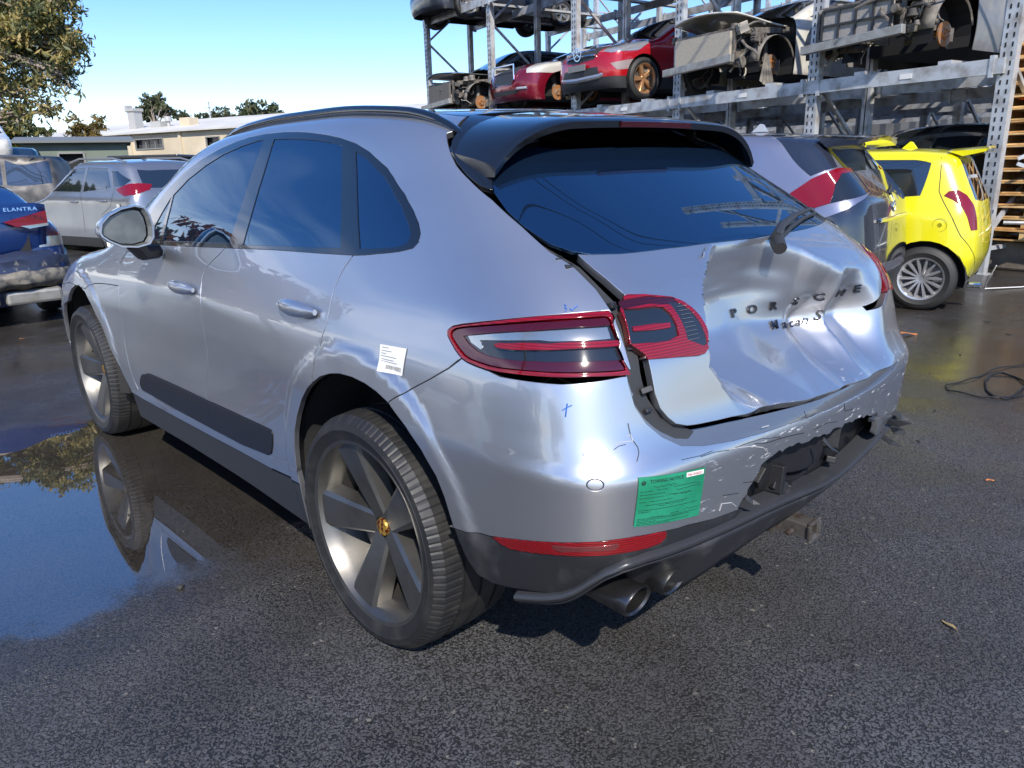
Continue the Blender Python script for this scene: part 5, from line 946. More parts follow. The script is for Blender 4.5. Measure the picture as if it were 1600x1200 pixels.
def car(name,label,cat,sp,col,loc,rz,side,rearw=None,lamps=(),group=None,wheels=(1,1,1,1),wstyle=(5,.07,'flat'),rimc=None,handles=(),cut=None,h=.055,bpaint=None,seams=(),tilt=(0,0),wheel_out=0,dark_low=None,screen=True,extra=None,zc=.42,glass_m=None,hollow=False):
    """side: list of window polygons (y,z); rearw: polygon (x,z); lamps: (part name, material, face 's'/'r'/'f', polygon, mirrored)"""
    B=sp['body'](); wb,belt=sp['wb'],sp['belt']; A=sp['A'];Hd=sp['Hd']; yb=A-.12; ch=(.28,.1,yb,belt-.22)
    root=empty(name,loc,rz,label=label,cat=cat,group=group); root.rotation_euler=(tilt[0],tilt[1],rz)
    pm=bpaint or paint('paint_%02x%02x%02x'%tuple(int(c*255) for c in col),col); gl=glass_m or mat('car_glass',(.015,.018,.02),.03,0,spec=1,ior=1.7,coat=1,coatr=0)
    blk=mat('black_plastic',(.028,.029,.031),.5); void=mat('dark_inner',(.012,.012,.013),.7)
    umax=.28+2*CQ+(yb-.1)+.28; sx=.28+CQ-.1
    U=lambda y:y+sx
    def on(face,poly):
        if face=='c': return [tuple(p) for p in poly]
        if face=='F': return [(umax-a,b) for a,b in poly]
        o=[];d=[]
        for a,b in poly:
            if face=='s': o.append((0,a,b)); d.append((-1.,0,0))
            elif face=='r': o.append((-a,.1,b)); d.append((0,-1.,0))   # a>0 is the left side
            else: o.append((-a,yb,b)); d.append((0,1.,0))
        P=B.hit(np.array(o,float),np.array(d,float),0,3.2,60); 
        P=P[~np.isnan(P[:,0])]; return [tuple(q) for q in c_inv(P,*ch)] if len(P)>2 else []
    wr=sp['wr']; ar=wr+.055
    def arch(yc):
        q=on('s',[(yc+ar*math.cos(a),wr+ar*math.sin(a)) for a in np.linspace(math.pi+.6,-.6,20)]); return q+[(q[-1][0],.05),(q[0][0],.05)]
    polys=[('skip',arch(0)),('skip',arch(wb))]
    if cut: uc=on('s',[(cut,z) for z in (.3,.6,.8,.9)]); uc=np.mean([q[0] for q in uc]); polys.append(('skip',[(uc,0),(umax+1,0),(umax+1,3),(uc,3)]))
    for i,(n,m,f,p,mi) in enumerate(lamps):
        q=on(f,p)
        if q: polys.append(('L%d'%i,q))
    for i,p in enumerate(side): polys.append(('W%d'%i,on('s',p)))
    if rearw: polys.append(('RW',on('r',rearw)+[]))
    if dark_low: polys.append(('low',[(-.05,0),(umax+.1,0),(umax+.1,dark_low),(-.05,dark_low)]))
    tm=1.50; hw=sp['W']/2
    sd=[(-hw+.34,Hd),(-hw+.29,Hd+(A-Hd)*.4),(-hw+.22,Hd+(A-Hd)*.75),(-hw+.17,A-.03)]; bs=[(-hw+.30,A+.03),(-hw*.4,A+.07)]
    wsxy=sd+bs+[(0,A+.08)]+[(-x,y) for x,y in (sd+bs)[::-1]]+[(0,Hd-.06)]
    fine=np.array(resamp(sd+bs,.06,False)); q=c_inv(lift_top(B,fine,belt-.15)[0],*ch); 
    if screen or True: polys.insert(2,('ws' if screen else 'skip',[tuple(a) for a in q]+[(q[-1][0]+.02,tm+.3),(q[0][0],tm+.3)]))
    uv,R=cdt([(0,.2),(umax,.2),(umax,tm),(0,tm)],polys,h); P,N=lift(B,uv,ch)
    def part(nm,key,m,off=0,dep=0,both=True,par=root,join=False,src=None,lab=None):
        Pq,Nq,Rq=src or (P,N,R)
        if key not in Rq or len(Rq[key])==0: return None
        V,F,NN=panel_mesh(Pq,Nq,Rq[key],off,.002 if dep else 0,dep,.002,seam=lambda p:np.abs(p[:,0])<.004)
        if join:
            V2,F2,N2=mirror_mesh(V,F,NN); n=len(V); return mk(nm,np.concatenate([V,V2]),list(F)+[tuple(i+n for i in f) for f in F2],m,par,np.concatenate([NN,N2]),label=lab)
        o=mk(nm,V,F,m,par,NN,label=lab)
        if both: V2,F2,N2=mirror_mesh(V,F,NN); mk(nm,V2,F2,m,par,N2)
        return o
    # roof / screen / bonnet centre
    us=list(np.arange(0,umax,.08))+[umax]; le=[tuple(q[:2]) for q in lift(B,np.array([(u,tm) for u in us]),ch)[0]]
    le2=[]; 
    for p in le:
        if not le2 or (abs(p[0]-le2[-1][0])+abs(p[1]-le2[-1][1])>.02): le2.append(p)
    pl=[('ws',wsxy)] if screen else [('wsk',wsxy)]
    if cut: pl=[('skip',[(-2,cut),(2,cut),(2,9),(-2,9)])]+pl
    uv2,R2=cdt(le2+[(-x,y) for x,y in le2[::-1] if abs(x)>.01],pl,.08); P2,N2=lift_top(B,uv2,belt-.2); s2=(P2,N2,R2)
    # the side strips of the screen lie in the ring chart
    bo=part('body','rest',pm,join=True,dep=.01); 
    part('roof','rest',pm,both=False,src=s2)
    if screen: w0=part('windscreen','ws',gl,off=.002,both=False,src=s2); part('windscreen_edge','ws',gl,off=.002)
    else:
        part('windscreen_opening','wsk',void,off=-.03,both=False,src=s2)
    for i in range(len(side)): part('side_window','W%d'%i,void if hollow else gl,off=-.004,dep=.01)
    if rearw: part('rear_window','RW',gl,off=-.003,dep=.01,join=True)
    if dark_low: part('lower_trim','low',blk,off=-.002,join=True)
    for i,(n,m,f,p,mi) in enumerate(lamps): part(n,'L%d'%i,m,off=.003,dep=.015,both=mi is True,join=(mi=='join'))
    # seams
    for sm in seams:
        q=[tuple(a) for a in on('s',sm)]
        if len(q)<2: continue
        r=np.array(resamp(q,.06,False)); Ps,Ns=lift(B,r,ch)
        for sg in(1,-1):
            m=MB(); V=[];F=[]
            for i in range(len(Ps)):
                t=Ps[min(i+1,len(Ps)-1)]-Ps[max(i-1,0)]; w_=np.cross(t,Ns[i]); w_/=np.linalg.norm(w_)+1e-9
                for k in(-1,1): v=Ps[i]+w_*k*.0035+Ns[i]*.0012; V.append((v[0]*sg,v[1],v[2]))
            F=[(2*i,2*i+2,2*i+3,2*i+1) for i in range(len(Ps)-1)]; m.add(V,F); m.build('door_seam',void,root)
    for (y,z) in handles:
        hp=B.hit(np.array([[0,y,z]]),np.array([[-1.,0,0]]),0,1.4)[0]
        for sg in(-1,1):
            m=MB(); m.box((sg*(abs(hp[0])+.02),y,z),(.03,.20,.032)); m.build('door_handle',pm,root,bevel=.012)
    # inner dark mass, so one does not look through
    m=MB(); hw=sp['W']/2; yf=(cut-.15) if cut else wb+sp['fo']-.35
    m.box((0,(yf-sp['ro']+.3)/2,.50),(hw*1.36,yf+sp['ro']-.3,.42)); 
    if not hollow: m.box((0,(sp['A']-.5)/2-.05,belt-.10),(hw*1.5,sp['A']-.2,.5))
    m.build('underbody',void,root)
    ty=mat('tyre_rubber_far',(.022,.022,.022),.6,0,noise=(8,(.06,.055,.045),.45,.7)); rm=rimc or mat('silver_alloy',(.42,.43,.44),.35,.8)
    k=0
    for yy in(0,wb):
        for sg in(-1,1):
            x=sg*(hw-.115+wheel_out)
            m=MB(); V=[];F=[];n=12
            for i in range(n+1):
                a=math.pi*(-.1+1.2*i/n)
                for xx in(hw-.03,hw-.30): V.append((sg*xx,yy+(ar+.01)*math.cos(a),wr+(ar+.01)*math.sin(a)))
            for i in range(n): F.append((i*2,i*2+1,i*2+3,i*2+2))
            V.append((sg*(hw-.30),yy,wr)); c0=len(V)-1
            for i in range(n): F.append((i*2+1,c0,i*2+3))
            m.add(V,F); m.build('arch_liner',void,root)
            if wheels[k]: wheel(root,(x,yy,wr),sg,wr,.20,wr-.10 if wr<.31 else wr-.105,ty,rm,wstyle[0],wstyle[1],.02,style=wstyle[2],n=40,disc=True)
            else: hub(root,(sg*(hw-.14),yy,wr),sg)
            k+=1
    if extra: extra(root,B,sp)
    return root
def hub(parent,c,sg):
    m=MB(); r=.15; m.lathe([(sg*.03,.001),(sg*.03,.06),(sg*.012,.07),(sg*.012,r),(-sg*.012,r),(-sg*.012,.05),(-sg*.10,.05),(-sg*.10,.001)],28,c=c)
    for k in range(5): a=k*1.2566; m.tube([(c[0]+sg*.025,c[1]+.045*math.cos(a),c[2]+.045*math.sin(a)),(c[0]+sg*.06,c[1]+.045*math.cos(a),c[2]+.045*math.sin(a))],.008,6)
    smooth_obj(m.build('brake_disc',mat('rusty_disc',(.42,.17,.05),.65,.5,noise=(14,(.30,.25,.20),.45,.65)),parent),30)
    m=MB(); m.tube([(c[0]-sg*.08,c[1],c[2]),(c[0]-sg*.5,c[1],c[2]-.03)],.045,8); m.tube([(c[0]-sg*.12,c[1],c[2]+.05),(c[0]-sg*.2,c[1]-.03,c[2]+.5)],[.05,.065],8); m.box((c[0]-sg*.03,c[1]-.15,c[2]),(.09,.09,.16)); m.build('suspension_strut',mat('dusty_steel',(.20,.18,.16),.7,.4,noise=(14,(.10,.085,.07),.4,.65)),parent)
def clutter(parent,x0,x1,y0,y1,z0,z1,n,seed,parts=('engine_part','hose','bracket')):
    """torn engine bay: blocks, ribbed castings, pipes and hoses, each its own part"""
    r=random.Random(seed); ms=[mat('cast_alloy',(.30,.28,.25),.55,.5,noise=(16,(.16,.14,.12),.4,.65)),mat('dusty_steel',(.20,.18,.16),.7,.4),mat('dusty_plastic',(.07,.065,.06),.75),mat('pale_dust',(.36,.33,.28),.85,noise=(12,(.22,.19,.16),.4,.65))]
    for i in range(n):
        c=(r.uniform(x0,x1),r.uniform(y0,y1),r.uniform(z0,z1)); k=r.random(); m=MB()
        if k<.35:
            d=(r.uniform(.06,.22),r.uniform(.06,.2),r.uniform(.05,.2)); R=Matrix.Rotation(r.uniform(-.5,.5),3,'Z')@Matrix.Rotation(r.uniform(-.4,.4),3,'X'); m.box(c,d,R)
            for j in range(3): m.box((c[0],c[1]+d[1]*.5,c[2]+d[2]*(j-1)*.3),(d[0]*.9,.02,.012),R)
            m.build('engine_part',r.choice(ms),parent,bevel=.006)
        elif k<.6:
            rr=r.uniform(.03,.09); L=r.uniform(.05,.2); ax=r.choice('xyz'); m.lathe([(0,.001),(0,rr),(L*.3,rr),(L*.35,rr*.8),(L,rr*.8),(L,.001)],16,axis=ax,c=c); smooth_obj(m.build('engine_part',r.choice(ms),parent),30)
        else:
            p=Vector(c); pts=[p]; dv=Vector((r.uniform(-1,1),r.uniform(-.4,.6),r.uniform(-1,.4))).normalized()
            for j in range(6): dv=(dv+Vector((r.uniform(-1,1),r.uniform(-1,1),r.uniform(-1,.6)))*.6).normalized(); p=p+dv*.07; pts.append(p)
            m.tube(pts,r.choice([.008,.012,.02]),6); m.build('hose',r.choice(ms[1:]),parent,smooth=True)
def wreck_front(root,B,sp,seed=1,cut=None,rad=(.36,.33,.28),radw=1.1,gridm=False):
    wb,fo,belt=sp['wb'],sp['fo'],sp['belt']; y1=wb+fo-.25; hw=sp['W']/2; st=mat('dusty_steel',(.20,.18,.16),.7,.4); pd=mat('pale_dust',(.36,.33,.28),.85)
    for sx in(-1,1):
        m=MB(); m.bar((sx*.48,wb-.5,.50),(sx*.48,y1-.05,.50),.10,.13); m.build('chassis_rail',st,root,bevel=.01)
        m=MB(); m.bar((sx*.66,wb-.6,.88),(sx*.60,y1-.1,.80),.07,.09); m.build('inner_wing_rail',st,root,bevel=.01)
    m=MB(); m.box((0,y1,.80),(1.2,.05,.09)); m.box((0,y1,.40),(1.15,.06,.10)); m.box((-.6,y1,.6),(.05,.05,.42)); m.box((.6,y1,.6),(.05,.05,.42)); m.build('radiator_support',st,root,bevel=.006)
    m=MB(); m.box((0,y1+.045,.60),(radw,.05,.40)); m.build('radiator',mat('radiator_core_%d'%seed,rad,.8,noise=(60,tuple(c*.8 for c in rad),.4,.6)),root)
    if gridm:
        m=MB()
        for k in range(5): m.box((-radw/2+radw*k/4,y1+.085,.60),(.028,.02,.40))
        for z in(.41,.60,.79): m.box((0,y1+.085,z),(radw,.02,.028))
        m.build('radiator_frame',mat('black_plastic',(.028,.029,.031),.5),root)
    m=MB(); m.box((0,y1+.16,.36),(1.45,.09,.11),Matrix.Rotation(.05,3,'Y')); m.build('bumper_beam',mat('bare_alloy',(.42,.41,.38),.5,.6,noise=(9,(.28,.26,.22),.4,.7)),root,bevel=.008)
    clutter(root,-.62,.62,wb-.45,y1-.08,.42,.9,34,seed); clutter(root,-.85,-.5,wb+.12,y1+.05,.35,.85,14,seed+9); clutter(root,.5,.85,wb+.12,y1+.05,.35,.85,6,seed+19)
    # arch liner with torn flap, on the visible side
    for sx in(-1,1):
        m=MB(); V=[];F=[];n=14;r_=sp['wr']+.09
        for i in range(n+1):
            a=math.pi*(.02+.9*i/n); 
            for xx in(hw-.02,hw-.22): V.append((sx*xx,wb+r_*math.cos(a),sp['wr']+r_*math.sin(a)))
        F=[(2*i,2*i+1,2*i+3,2*i+2) for i in range(n)]; m.add(V,F); o=m.build('wheel_liner',mat('dusty_liner',(.13,.12,.11),.85,noise=(10,(.22,.2,.17),.4,.65)),root,smooth=True); md=o.modifiers.new('s','SOLIDIFY'); md.thickness=.008

def build_cars():
    red=ribbed('red_lens',(.24,.001,.004),150); wht=mat('clear_reflector',(.55,.55,.5),.15,.85,coat=1); blk=mat('black_plastic',(.028,.029,.031),.5); chrome=mat('chrome',(.75,.76,.78),.1,1); smk=mat('smoked_lens',(.02,.024,.03),.08,.3,coat=1); void=mat('dark_inner',(.012,.012,.013),.7)
    # grey suv parked to the right of the silver one
    suv=make_spec(W=1.80,H=1.66,wb=2.69,ro=.95,fo=.93,belt=1.10,bonz=1.0,slant=.42,wr=.36,tum=.13)
    def ex_suv(root,B,sp):
        m=MB(); V=[]
        n=13
        for i in range(n):
            s=-1+2*i/(n-1); x=s*.62; V+=[(x*.98,-.42,1.61-.08*x*x),(x,-.78+.10*x*x,1.585-.10*x*x),(x,-.77+.10*x*x,1.55-.10*x*x),(x*.98,-.50,1.53-.08*x*x)]
        F=[(i*4+k,i*4+(k+1)%4,(i+1)*4+(k+1)%4,(i+1)*4+k) for i in range(n-1) for k in range(4)]+[(0,1,2,3),tuple((n-1)*4+k for k in range(4))]
        m.add(V,F); smooth_obj(m.build('roof_spoiler',mat('dark_gloss',(.02,.025,.04),.12,0,coat=1),root),40)
        m=MB(); m.prism([(0,0),(.16,0),(.11,.07),(.08,.075)],-.018,.018,lambda a,b,c:(c,.35-a,1.655+b)); m.build('antenna_fin',mat('pale_fin',(.45,.47,.52),.3,.5,coat=1),root,bevel=.006)
        m=MB(); m.tube([(0,-.86,1.12),(.02,-.86,1.15),(.30,-.80,1.19)],[.02,.014,.008],6); m.build('rear_wiper',blk,root)
        m=MB(); m.lathe([(0,.045),(-.004,.05),(-.008,.045)],20,axis='y',c=(0,-.905,1.02)); m.box((0,-.91,1.02),(.085,.006,.012)); m.box((0,-.91,1.02),(.012,.006,.085)); m.build('emblem',chrome,root)
        m=MB(); m.box((0,-.915,.93),(.9,.03,.035)); m.build('plate_garnish',chrome,root,bevel=.008)
        m=MB(); m.bar((-.66,-.25,1.60),(-.66,1.5,1.64),.03,.035); m.bar((.66,-.25,1.60),(.66,1.5,1.64),.03,.035); 
    car('grey_suv','dark grey suv parked between the silver wreck and the yellow hatchback','car',suv,(.13,.14,.17),(4.55,1.55,0),math.radians(8),
        [[(.50,1.14),(.50,1.53),(1.10,1.53),(1.16,1.12)],[(1.24,1.12),(1.18,1.53),(1.45,1.50),(2.05,1.16)]],
        [(-.58,1.16),(.58,1.16),(.54,1.50),(-.54,1.50)],
        [('tail_lamp',red,'c',[(1.05,1.03),(.95,1.08),(.82,1.12),(.62,1.145),(.44,1.15),(.44,1.125),(.62,1.115),(.70,1.07),(.76,.99),(.86,.975),(.97,.99)],True),('tail_lamp_clear',smk,'c',[(.62,1.115),(.44,1.125),(.44,1.02),(.62,1.0),(.76,.99),(.70,1.07)],True),('dark_pillar',mat('dark_gloss',(.02,.025,.04),.12,0,coat=1),'c',[(1.22,1.60),(1.10,1.45),(.88,1.20),(.82,1.135),(.62,1.15),(.58,1.3),(.60,1.60)],True),
         ('lower_tailgate',mat('dark_gloss',(.02,.025,.04),.12,0,coat=1),'c',[(-.01,1.13),(.42,1.13),(.42,1.02),(.62,.98),(.80,.93),(.80,.60),(-.01,.58)],'join')],
        dark_low=.50,seams=[[(-.52,1.12),(-.5,.9),(-.38,.7)],[(.32,1.12),(.30,.95),(.36,.75)],[(1.20,1.12),(1.2,.5)]],handles=[(.52,.97),(1.42,.97)],extra=ex_suv,h=.045,
        bpaint=paint('paint_graphite',(.34,.35,.44),.75,.28))
    # yellow hatchback
    hat=make_spec(W=1.66,H=1.50,wb=2.38,ro=.46,fo=.75,belt=.98,bonz=.95,slant=.20,wr=.30,tum=.11,wsl=.7,rk=.12)
    yel=mat('yellow_paint',(.72,.66,.004),.3,.0,coat=1,coatr=.03)
    def ex_y(root,B,sp):
        m=MB(); V=[];n=11
        for i in range(n):
            s=-1+2*i/(n-1); x=s*.54; V+=[(x*.98,-.06,1.475-.09*x*x),(x,-.38+.06*x*x,1.495-.10*x*x),(x,-.38+.06*x*x,1.470-.10*x*x),(x*.98,-.18,1.43-.09*x*x)]
        F=[(i*4+k,i*4+(k+1)%4,(i+1)*4+(k+1)%4,(i+1)*4+k) for i in range(n-1) for k in range(4)]+[(0,1,2,3),tuple((n-1)*4+k for k in range(4))]
        m.add(V,F); smooth_obj(m.build('roof_spoiler',yel,root),40)
        m=MB(); m.prism([(0,0),(.15,0),(.10,.065),(.075,.07)],-.015,.015,lambda a,b,c:(c,.42-a,1.487+b)); m.build('antenna_fin',yel,root,bevel=.005)
        p=B.hit(np.array([[0,-.10,.80]]),np.array([[-1.,0,0]]),0,1.4)[0]; m=MB(); m.lathe([(-.002,.062),(-.003,.062),(-.0035,.059),(-.002,.059)],28,c=tuple(p)); m.lathe([(-.002,.001),(-.003,.02)],8,c=tuple(p)); m.build('fuel_flap_outline',mat('yellow_shadow_line',(.30,.27,.0),.5),root)
        t=text_mesh('model_badge','SWIFT',.05,chrome,root,.003); t.rotation_euler=(math.pi/2,0,0); t.location=(-.42,-.475,.90)
        m=MB(); m.tube([(-.45,-.35,.22),(-.45,-.47,.22)],.03,12); m.build('exhaust_pipe',chrome,root)
    car('yellow_hatchback','bright yellow hatchback with silver multi-spoke wheels beside the rack post','car',hat,(.7,.6,0),(6.42,.84,0),math.radians(11),
        [[(.10,1.06),(.05,1.35),(.18,1.38),(.62,1.39),(.62,1.02)],[(.70,1.02),(.70,1.39),(1.20,1.38),(1.72,1.06)]],
        [(-.58,1.02),(.58,1.02),(.50,1.38),(-.50,1.38)],
        [('tail_lamp',red,'c',[(1.16,1.03),(1.10,1.06),(.98,1.06),(.88,1.02),(.80,.94),(.76,.84),(.76,.75),(.87,.75),(.92,.85),(.98,.94),(1.06,.99)],True)],
        wstyle=(14,.026,'thin'),seams=[[(.66,1.0),(.62,.8),(.42,.62),(.36,.5)],[(-.02,1.40),(-.05,1.1),(-.28,.7),(-.40,.42)],[(1.55,1.0),(1.6,.4)]],handles=[(.80,.86)],extra=ex_y,h=.04,bpaint=yel,rimc=mat('bright_alloy',(.62,.62,.63),.3,.8))
    # black car facing the camera behind the yellow one
    sed=make_spec(W=1.84,H=1.48,wb=2.8,ro=1.05,fo=.9,belt=.98,bonz=.95,slant=.75,wr=.33,tum=.14,boot=(1.08,.45),wsl=1.0)
    bigs=make_spec(W=1.89,H=1.64,wb=2.87,ro=.95,fo=.85,belt=1.08,bonz=1.05,slant=.4,wr=.37,tum=.13)
    winB=[[(-.50,1.18),(-.30,1.46),(.28,1.52),(.28,1.14)],[(.36,1.14),(.36,1.53),(1.10,1.53),(1.18,1.12)],[(1.26,1.12),(1.2,1.53),(1.50,1.50),(2.22,1.16)]]
    tall=make_spec(W=1.89,H=1.84,wb=2.87,ro=.95,fo=.85,belt=1.18,bonz=1.15,slant=.3,wr=.38,tum=.13)
    winS=[[(-.05,1.06),(.35,1.32),(.70,1.38),(.78,1.02)],[(.86,1.02),(.80,1.39),(1.30,1.38),(2.05,1.03)]]
    def ex_bk(root,B,sp):
        for k,(tx,x) in enumerate((('282',-.10),)):
            t=text_mesh('screen_number',tx,.20,mat('white_marker',(.75,.75,.72),.7),root,.001,shear=.2)
            A,Hd=sp['A'],sp['Hd']; ym=(A+Hd)/2+.18; p=lift_top(B,np.array([(x-.25,ym)]),.8)[0][0]; sl=math.atan2(B.T(np.array([ym-.1]))[0]-B.T(np.array([ym+.1]))[0],.2)
            t.rotation_euler=(sl,0,math.pi); t.rotation_euler=Matrix.Rotation(math.pi,3,'Z').to_4x4().to_euler(); t.matrix_local=Matrix.Translation(Vector(p)+Vector((0,.012,.022)))@Matrix.Rotation(math.pi,4,'Z')@Matrix.Rotation(sl,4,'X')
    head=mat('headlamp',(.45,.46,.48),.08,.6,coat=1)
    car('black_suv','black suv with a white number on its windscreen under the rack','car',tall,(.015,.016,.018),(11.4,1.75,0),math.radians(79),winB,
        None,[('headlamp',head,'F',[(.45,.92),(.90,.96),(.95,.82),(.55,.78)],True),('grille',blk,'f',[(0,.90),(.38,.90),(.34,.62),(0,.6)],'join')],extra=ex_bk,seams=[[(.82,1.0),(.8,.4)]])
    # ---- cars on the rack, nose out
    P0=Vector((8.48,.97)); ex=Vector((.186,.983)); dp=Vector((.983,-.186)); RZ=math.radians(79.3)
    def slot(s,dep,z): # rear-axle position for a car whose front axle sits dep metres behind the front beam
        return lambda wb: ((P0+ex*s+dp*(dep+wb)).x,(P0+ex*s+dp*(dep+wb)).y,z)
    g='salvage cars standing nose out on the rack'
    redp=mat('red_paint',(.42,.006,.012),.25,.2,coat=1)
    def ex_red(root,B,sp):
        y=sp['wb']+sp['fo']; m=MB()
        for z in(.80,.88): m.tube([(-.42,y-.075,z),(0,y-.01,z),(.42,y-.075,z)],.016,6); 
        m.build('grille_bar',chrome,root)
        m=MB(); m.lathe([(0,.11),(.012,.118),(.012,.10),(0,.10)],28,axis='y',c=(0,y+.0,.84))
        for k in range(3): a=math.pi/2+k*2.0944; m.bar((0,y+.008,.84),(.105*math.cos(a),y+.008,.84+.105*math.sin(a)),.018)
        m.build('star_emblem',chrome,root)
        m=MB(); m.tube([(-.70,y-.20,.50),(-.55,y-.08,.42),(0,y+.03,.38),(.55,y-.08,.42),(.70,y-.20,.50)],.045,8); m.build('skid_trim',mat('satin_silver',(.6,.6,.6),.3,.8),root,smooth=True)
        m=MB(); m.box((0,y+.03,.60),(.52,.012,.11)); m.build('number_plate_holder',mat('grey_plate',(.2,.2,.2),.6),root)
        for sx in(-1,1):
            c=(sx*1.02,1.98,1.16); m=MB(); m.lathe([(0,.001),(0,.075),(.06,.085),(.13,.04),(.14,.001)],16,axis='y',c=c); m.bar((sx*.88,1.98,1.10),(sx*1.0,2.02,1.13),.04); m.V=[((x-c[0])*1.35+c[0],yy,(z-c[2])*.95+c[2]) if abs(x)>.95 else (x,yy,z) for x,yy,z in m.V]; m.build('wing_mirror',mat('pale_cover',(.7,.7,.68),.4),root,smooth=True)
    bronze=mat('bronze_alloy',(.50,.27,.13),.4,.6,noise=(14,(.35,.2,.1),.45,.65))
    sl=slot(7.40,.35,2.55)(2.87)
    car('red_suv','red suv with a star emblem on its grille, on the lower deck of the rack','car',bigs,(.4,0,0),sl,RZ,winB,None,
        [('headlamp',head,'F',[(.42,.98),(.60,1.01),(.95,.99),(.98,.94),(.80,.84),(.55,.80),(.44,.84)],True),('grille',blk,'f',[(0,.98),(.44,.96),(.40,.72),(0,.68)],'join'),('lower_intake',blk,'f',[(0,.60),(.50,.58),(.56,.44),(0,.40)],'join'),('fog_intake',mat('warm_grey',(.25,.2,.2),.5),'F',[(.55,.62),(.85,.72),(.90,.56),(.62,.5)],True)],
        group=g,bpaint=redp,rimc=bronze,extra=ex_red,dark_low=.40,wstyle=(5,.10,'flat'),seams=[[(1.22,1.1),(1.2,.5)],[(2.30,1.08),(2.28,.75),(2.35,.5)]],h=.05)
    sed2=make_spec(W=1.90,H=1.48,wb=3.05,ro=1.0,fo=.88,belt=1.04,bonz=1.0,slant=.7,wr=.35,boot=(1.1,.5),wsl=.95)
    dred=mat('dark_red_paint',(.20,.006,.02),.25,.4,coat=1)
    def ex_300(root,B,sp):
        y=sp['wb']+sp['fo']; m=MB(); 
        pr=[(-.42,.62),(-.40,.92),(.40,.92),(.42,.62),(.34,.54),(-.34,.54)]
        m.tube([(a,y+.004-.20*a*a-.09*max(0,b-.8)-.03*max(0,.6-b),b) for a,b in pr+[pr[0]]],.016,6); m.build('grille_surround',chrome,root,smooth=True)
        m=MB(); m.box((-.62,y-.09,.44),(.26,.03,.05),Matrix.Rotation(.35,3,'Z')); m.box((-.62,y-.085,.42),(.30,.03,.02),Matrix.Rotation(.35,3,'Z')); m.build('fog_lamp_trim',chrome,root,bevel=.006)
    sl=slot(9.95,.3,2.56)(3.05)
    car('dark_red_sedan','dark red sedan without its front wheel, between the black wreck and the red suv','car',sed2,(.2,0,0),sl,RZ,winS,None,
        [('headlamp',mat('fogged_headlamp',(.55,.53,.48),.4,.2,coat=1),'F',[(.48,.88),(.80,.91),(1.0,.90),(.98,.80),(.80,.72),(.52,.72)],True),('grille',blk,'f',[(0,.90),(.38,.90),(.40,.62),(.32,.55),(0,.54)],'join'),('lower_intake',blk,'f',[(0,.42),(.45,.42),(.5,.34),(0,.32)],'join')],
        group=g,bpaint=dred,wheels=(1,1,0,1),extra=ex_300,seams=[[(.9,1.0),(.9,.5)]],h=.05)
    # black wreck without its nose
    blkp=mat('dusty_black_paint',(.03,.03,.033),.35,.2,coat=.6,noise=(5,(.10,.095,.085),.4,.7,.6))
    def ex_w(seed,**k): return lambda root,B,sp: wreck_front(root,B,sp,seed,**k)
    def bonnet_sheet(root,sp,m_,lift_=.0,bend=.05,z=None):
        z=z or sp['belt']; y0=sp['A']+.05;y1=sp['wb']+sp['fo']-.10; V=[];F=[];nx,ny=12,10
        for j in range(ny+1):
            for i in range(nx+1):
                f=j/ny; s=-1+2*i/nx; V.append((s*(.72-.06*f),y0+(y1-y0)*f-.12*s*s*f,z-.03+lift_*f-.05*s*s-.10*max(0,f-.6)**1.4+bend*math.sin(3.1*f)*math.cos(s*2)))
        F=[(j*(nx+1)+i,j*(nx+1)+i+1,(j+1)*(nx+1)+i+1,(j+1)*(nx+1)+i) for j in range(ny) for i in range(nx)]
        m=MB(); m.add(V,F); o=m.build('bonnet',m_,root,smooth=True); md=o.modifiers.new('s','SOLIDIFY'); md.thickness=.022
    def ex_bw(root,B,sp): wreck_front(root,B,sp,5,rad=(.14,.13,.12),radw=1.0); bonnet_sheet(root,sp,blkp,.03,.02)
    sl=slot(12.15,-.3,2.50)(2.87)
    car('black_wreck','black wrecked car stripped of its nose, last one on the lower deck','car',bigs,(.03,.03,.03),sl,RZ,winB,None,[],group=g,bpaint=blkp,wheels=(1,1,0,0),cut=2.62,extra=ex_bw,h=.06)
    whitep=mat('white_paint',(.62,.61,.57),.3,0,coat=1,noise=(6,(.50,.47,.40),.4,.7,.5))
    mids=make_spec(W=1.82,H=1.48,wb=2.7,ro=.95,fo=.90,belt=1.0,bonz=.98,slant=.6,wr=.33,tum=.13)
    winM=[[(-.25,1.10),(.10,1.34),(.55,1.40),(.62,1.04)],[(.70,1.04),(.64,1.40),(1.20,1.38),(1.90,1.06)]]
    def ex_ww(root,B,sp):
        wreck_front(root,B,sp,8,rad=(.42,.38,.31),radw=1.15); bonnet_sheet(root,sp,whitep,.16,.05)
        m=MB(); V=[];n=9
        y=sp['wb']; 
        for i in range(n):
            f=i/(n-1); a=-.5+1.0*f; V+=[(-.90,y+.25+.10*math.sin(a),.45),(-.92-.02*(i%2),y+.25+.42*math.sin(a)*.8,.45-.50*math.cos(a)+.06)]
        m.add(V,[(2*i,2*i+2,2*i+3,2*i+1) for i in range(n-1)]); o=m.build('torn_liner_flap',mat('dusty_liner',(.13,.12,.11),.85),root); md=o.modifiers.new('s','SOLIDIFY'); md.thickness=.006
        c=(-.98,1.78,1.10); m=MB(); m.lathe([(0,.001),(0,.07),(.06,.085),(.12,.05),(.13,.001)],16,axis='y',c=c); m.build('wing_mirror',whitep,root,smooth=True)
    sl=slot(4.45,.4,2.50)(2.7)
    car('white_wreck','white wrecked car with its radiator and arch liner exposed, on the lower deck','car',mids,(.6,.6,.6),sl,RZ,winM,None,[],group=g,bpaint=whitep,wheels=(1,1,0,1),cut=2.28,extra=ex_ww,h=.055)
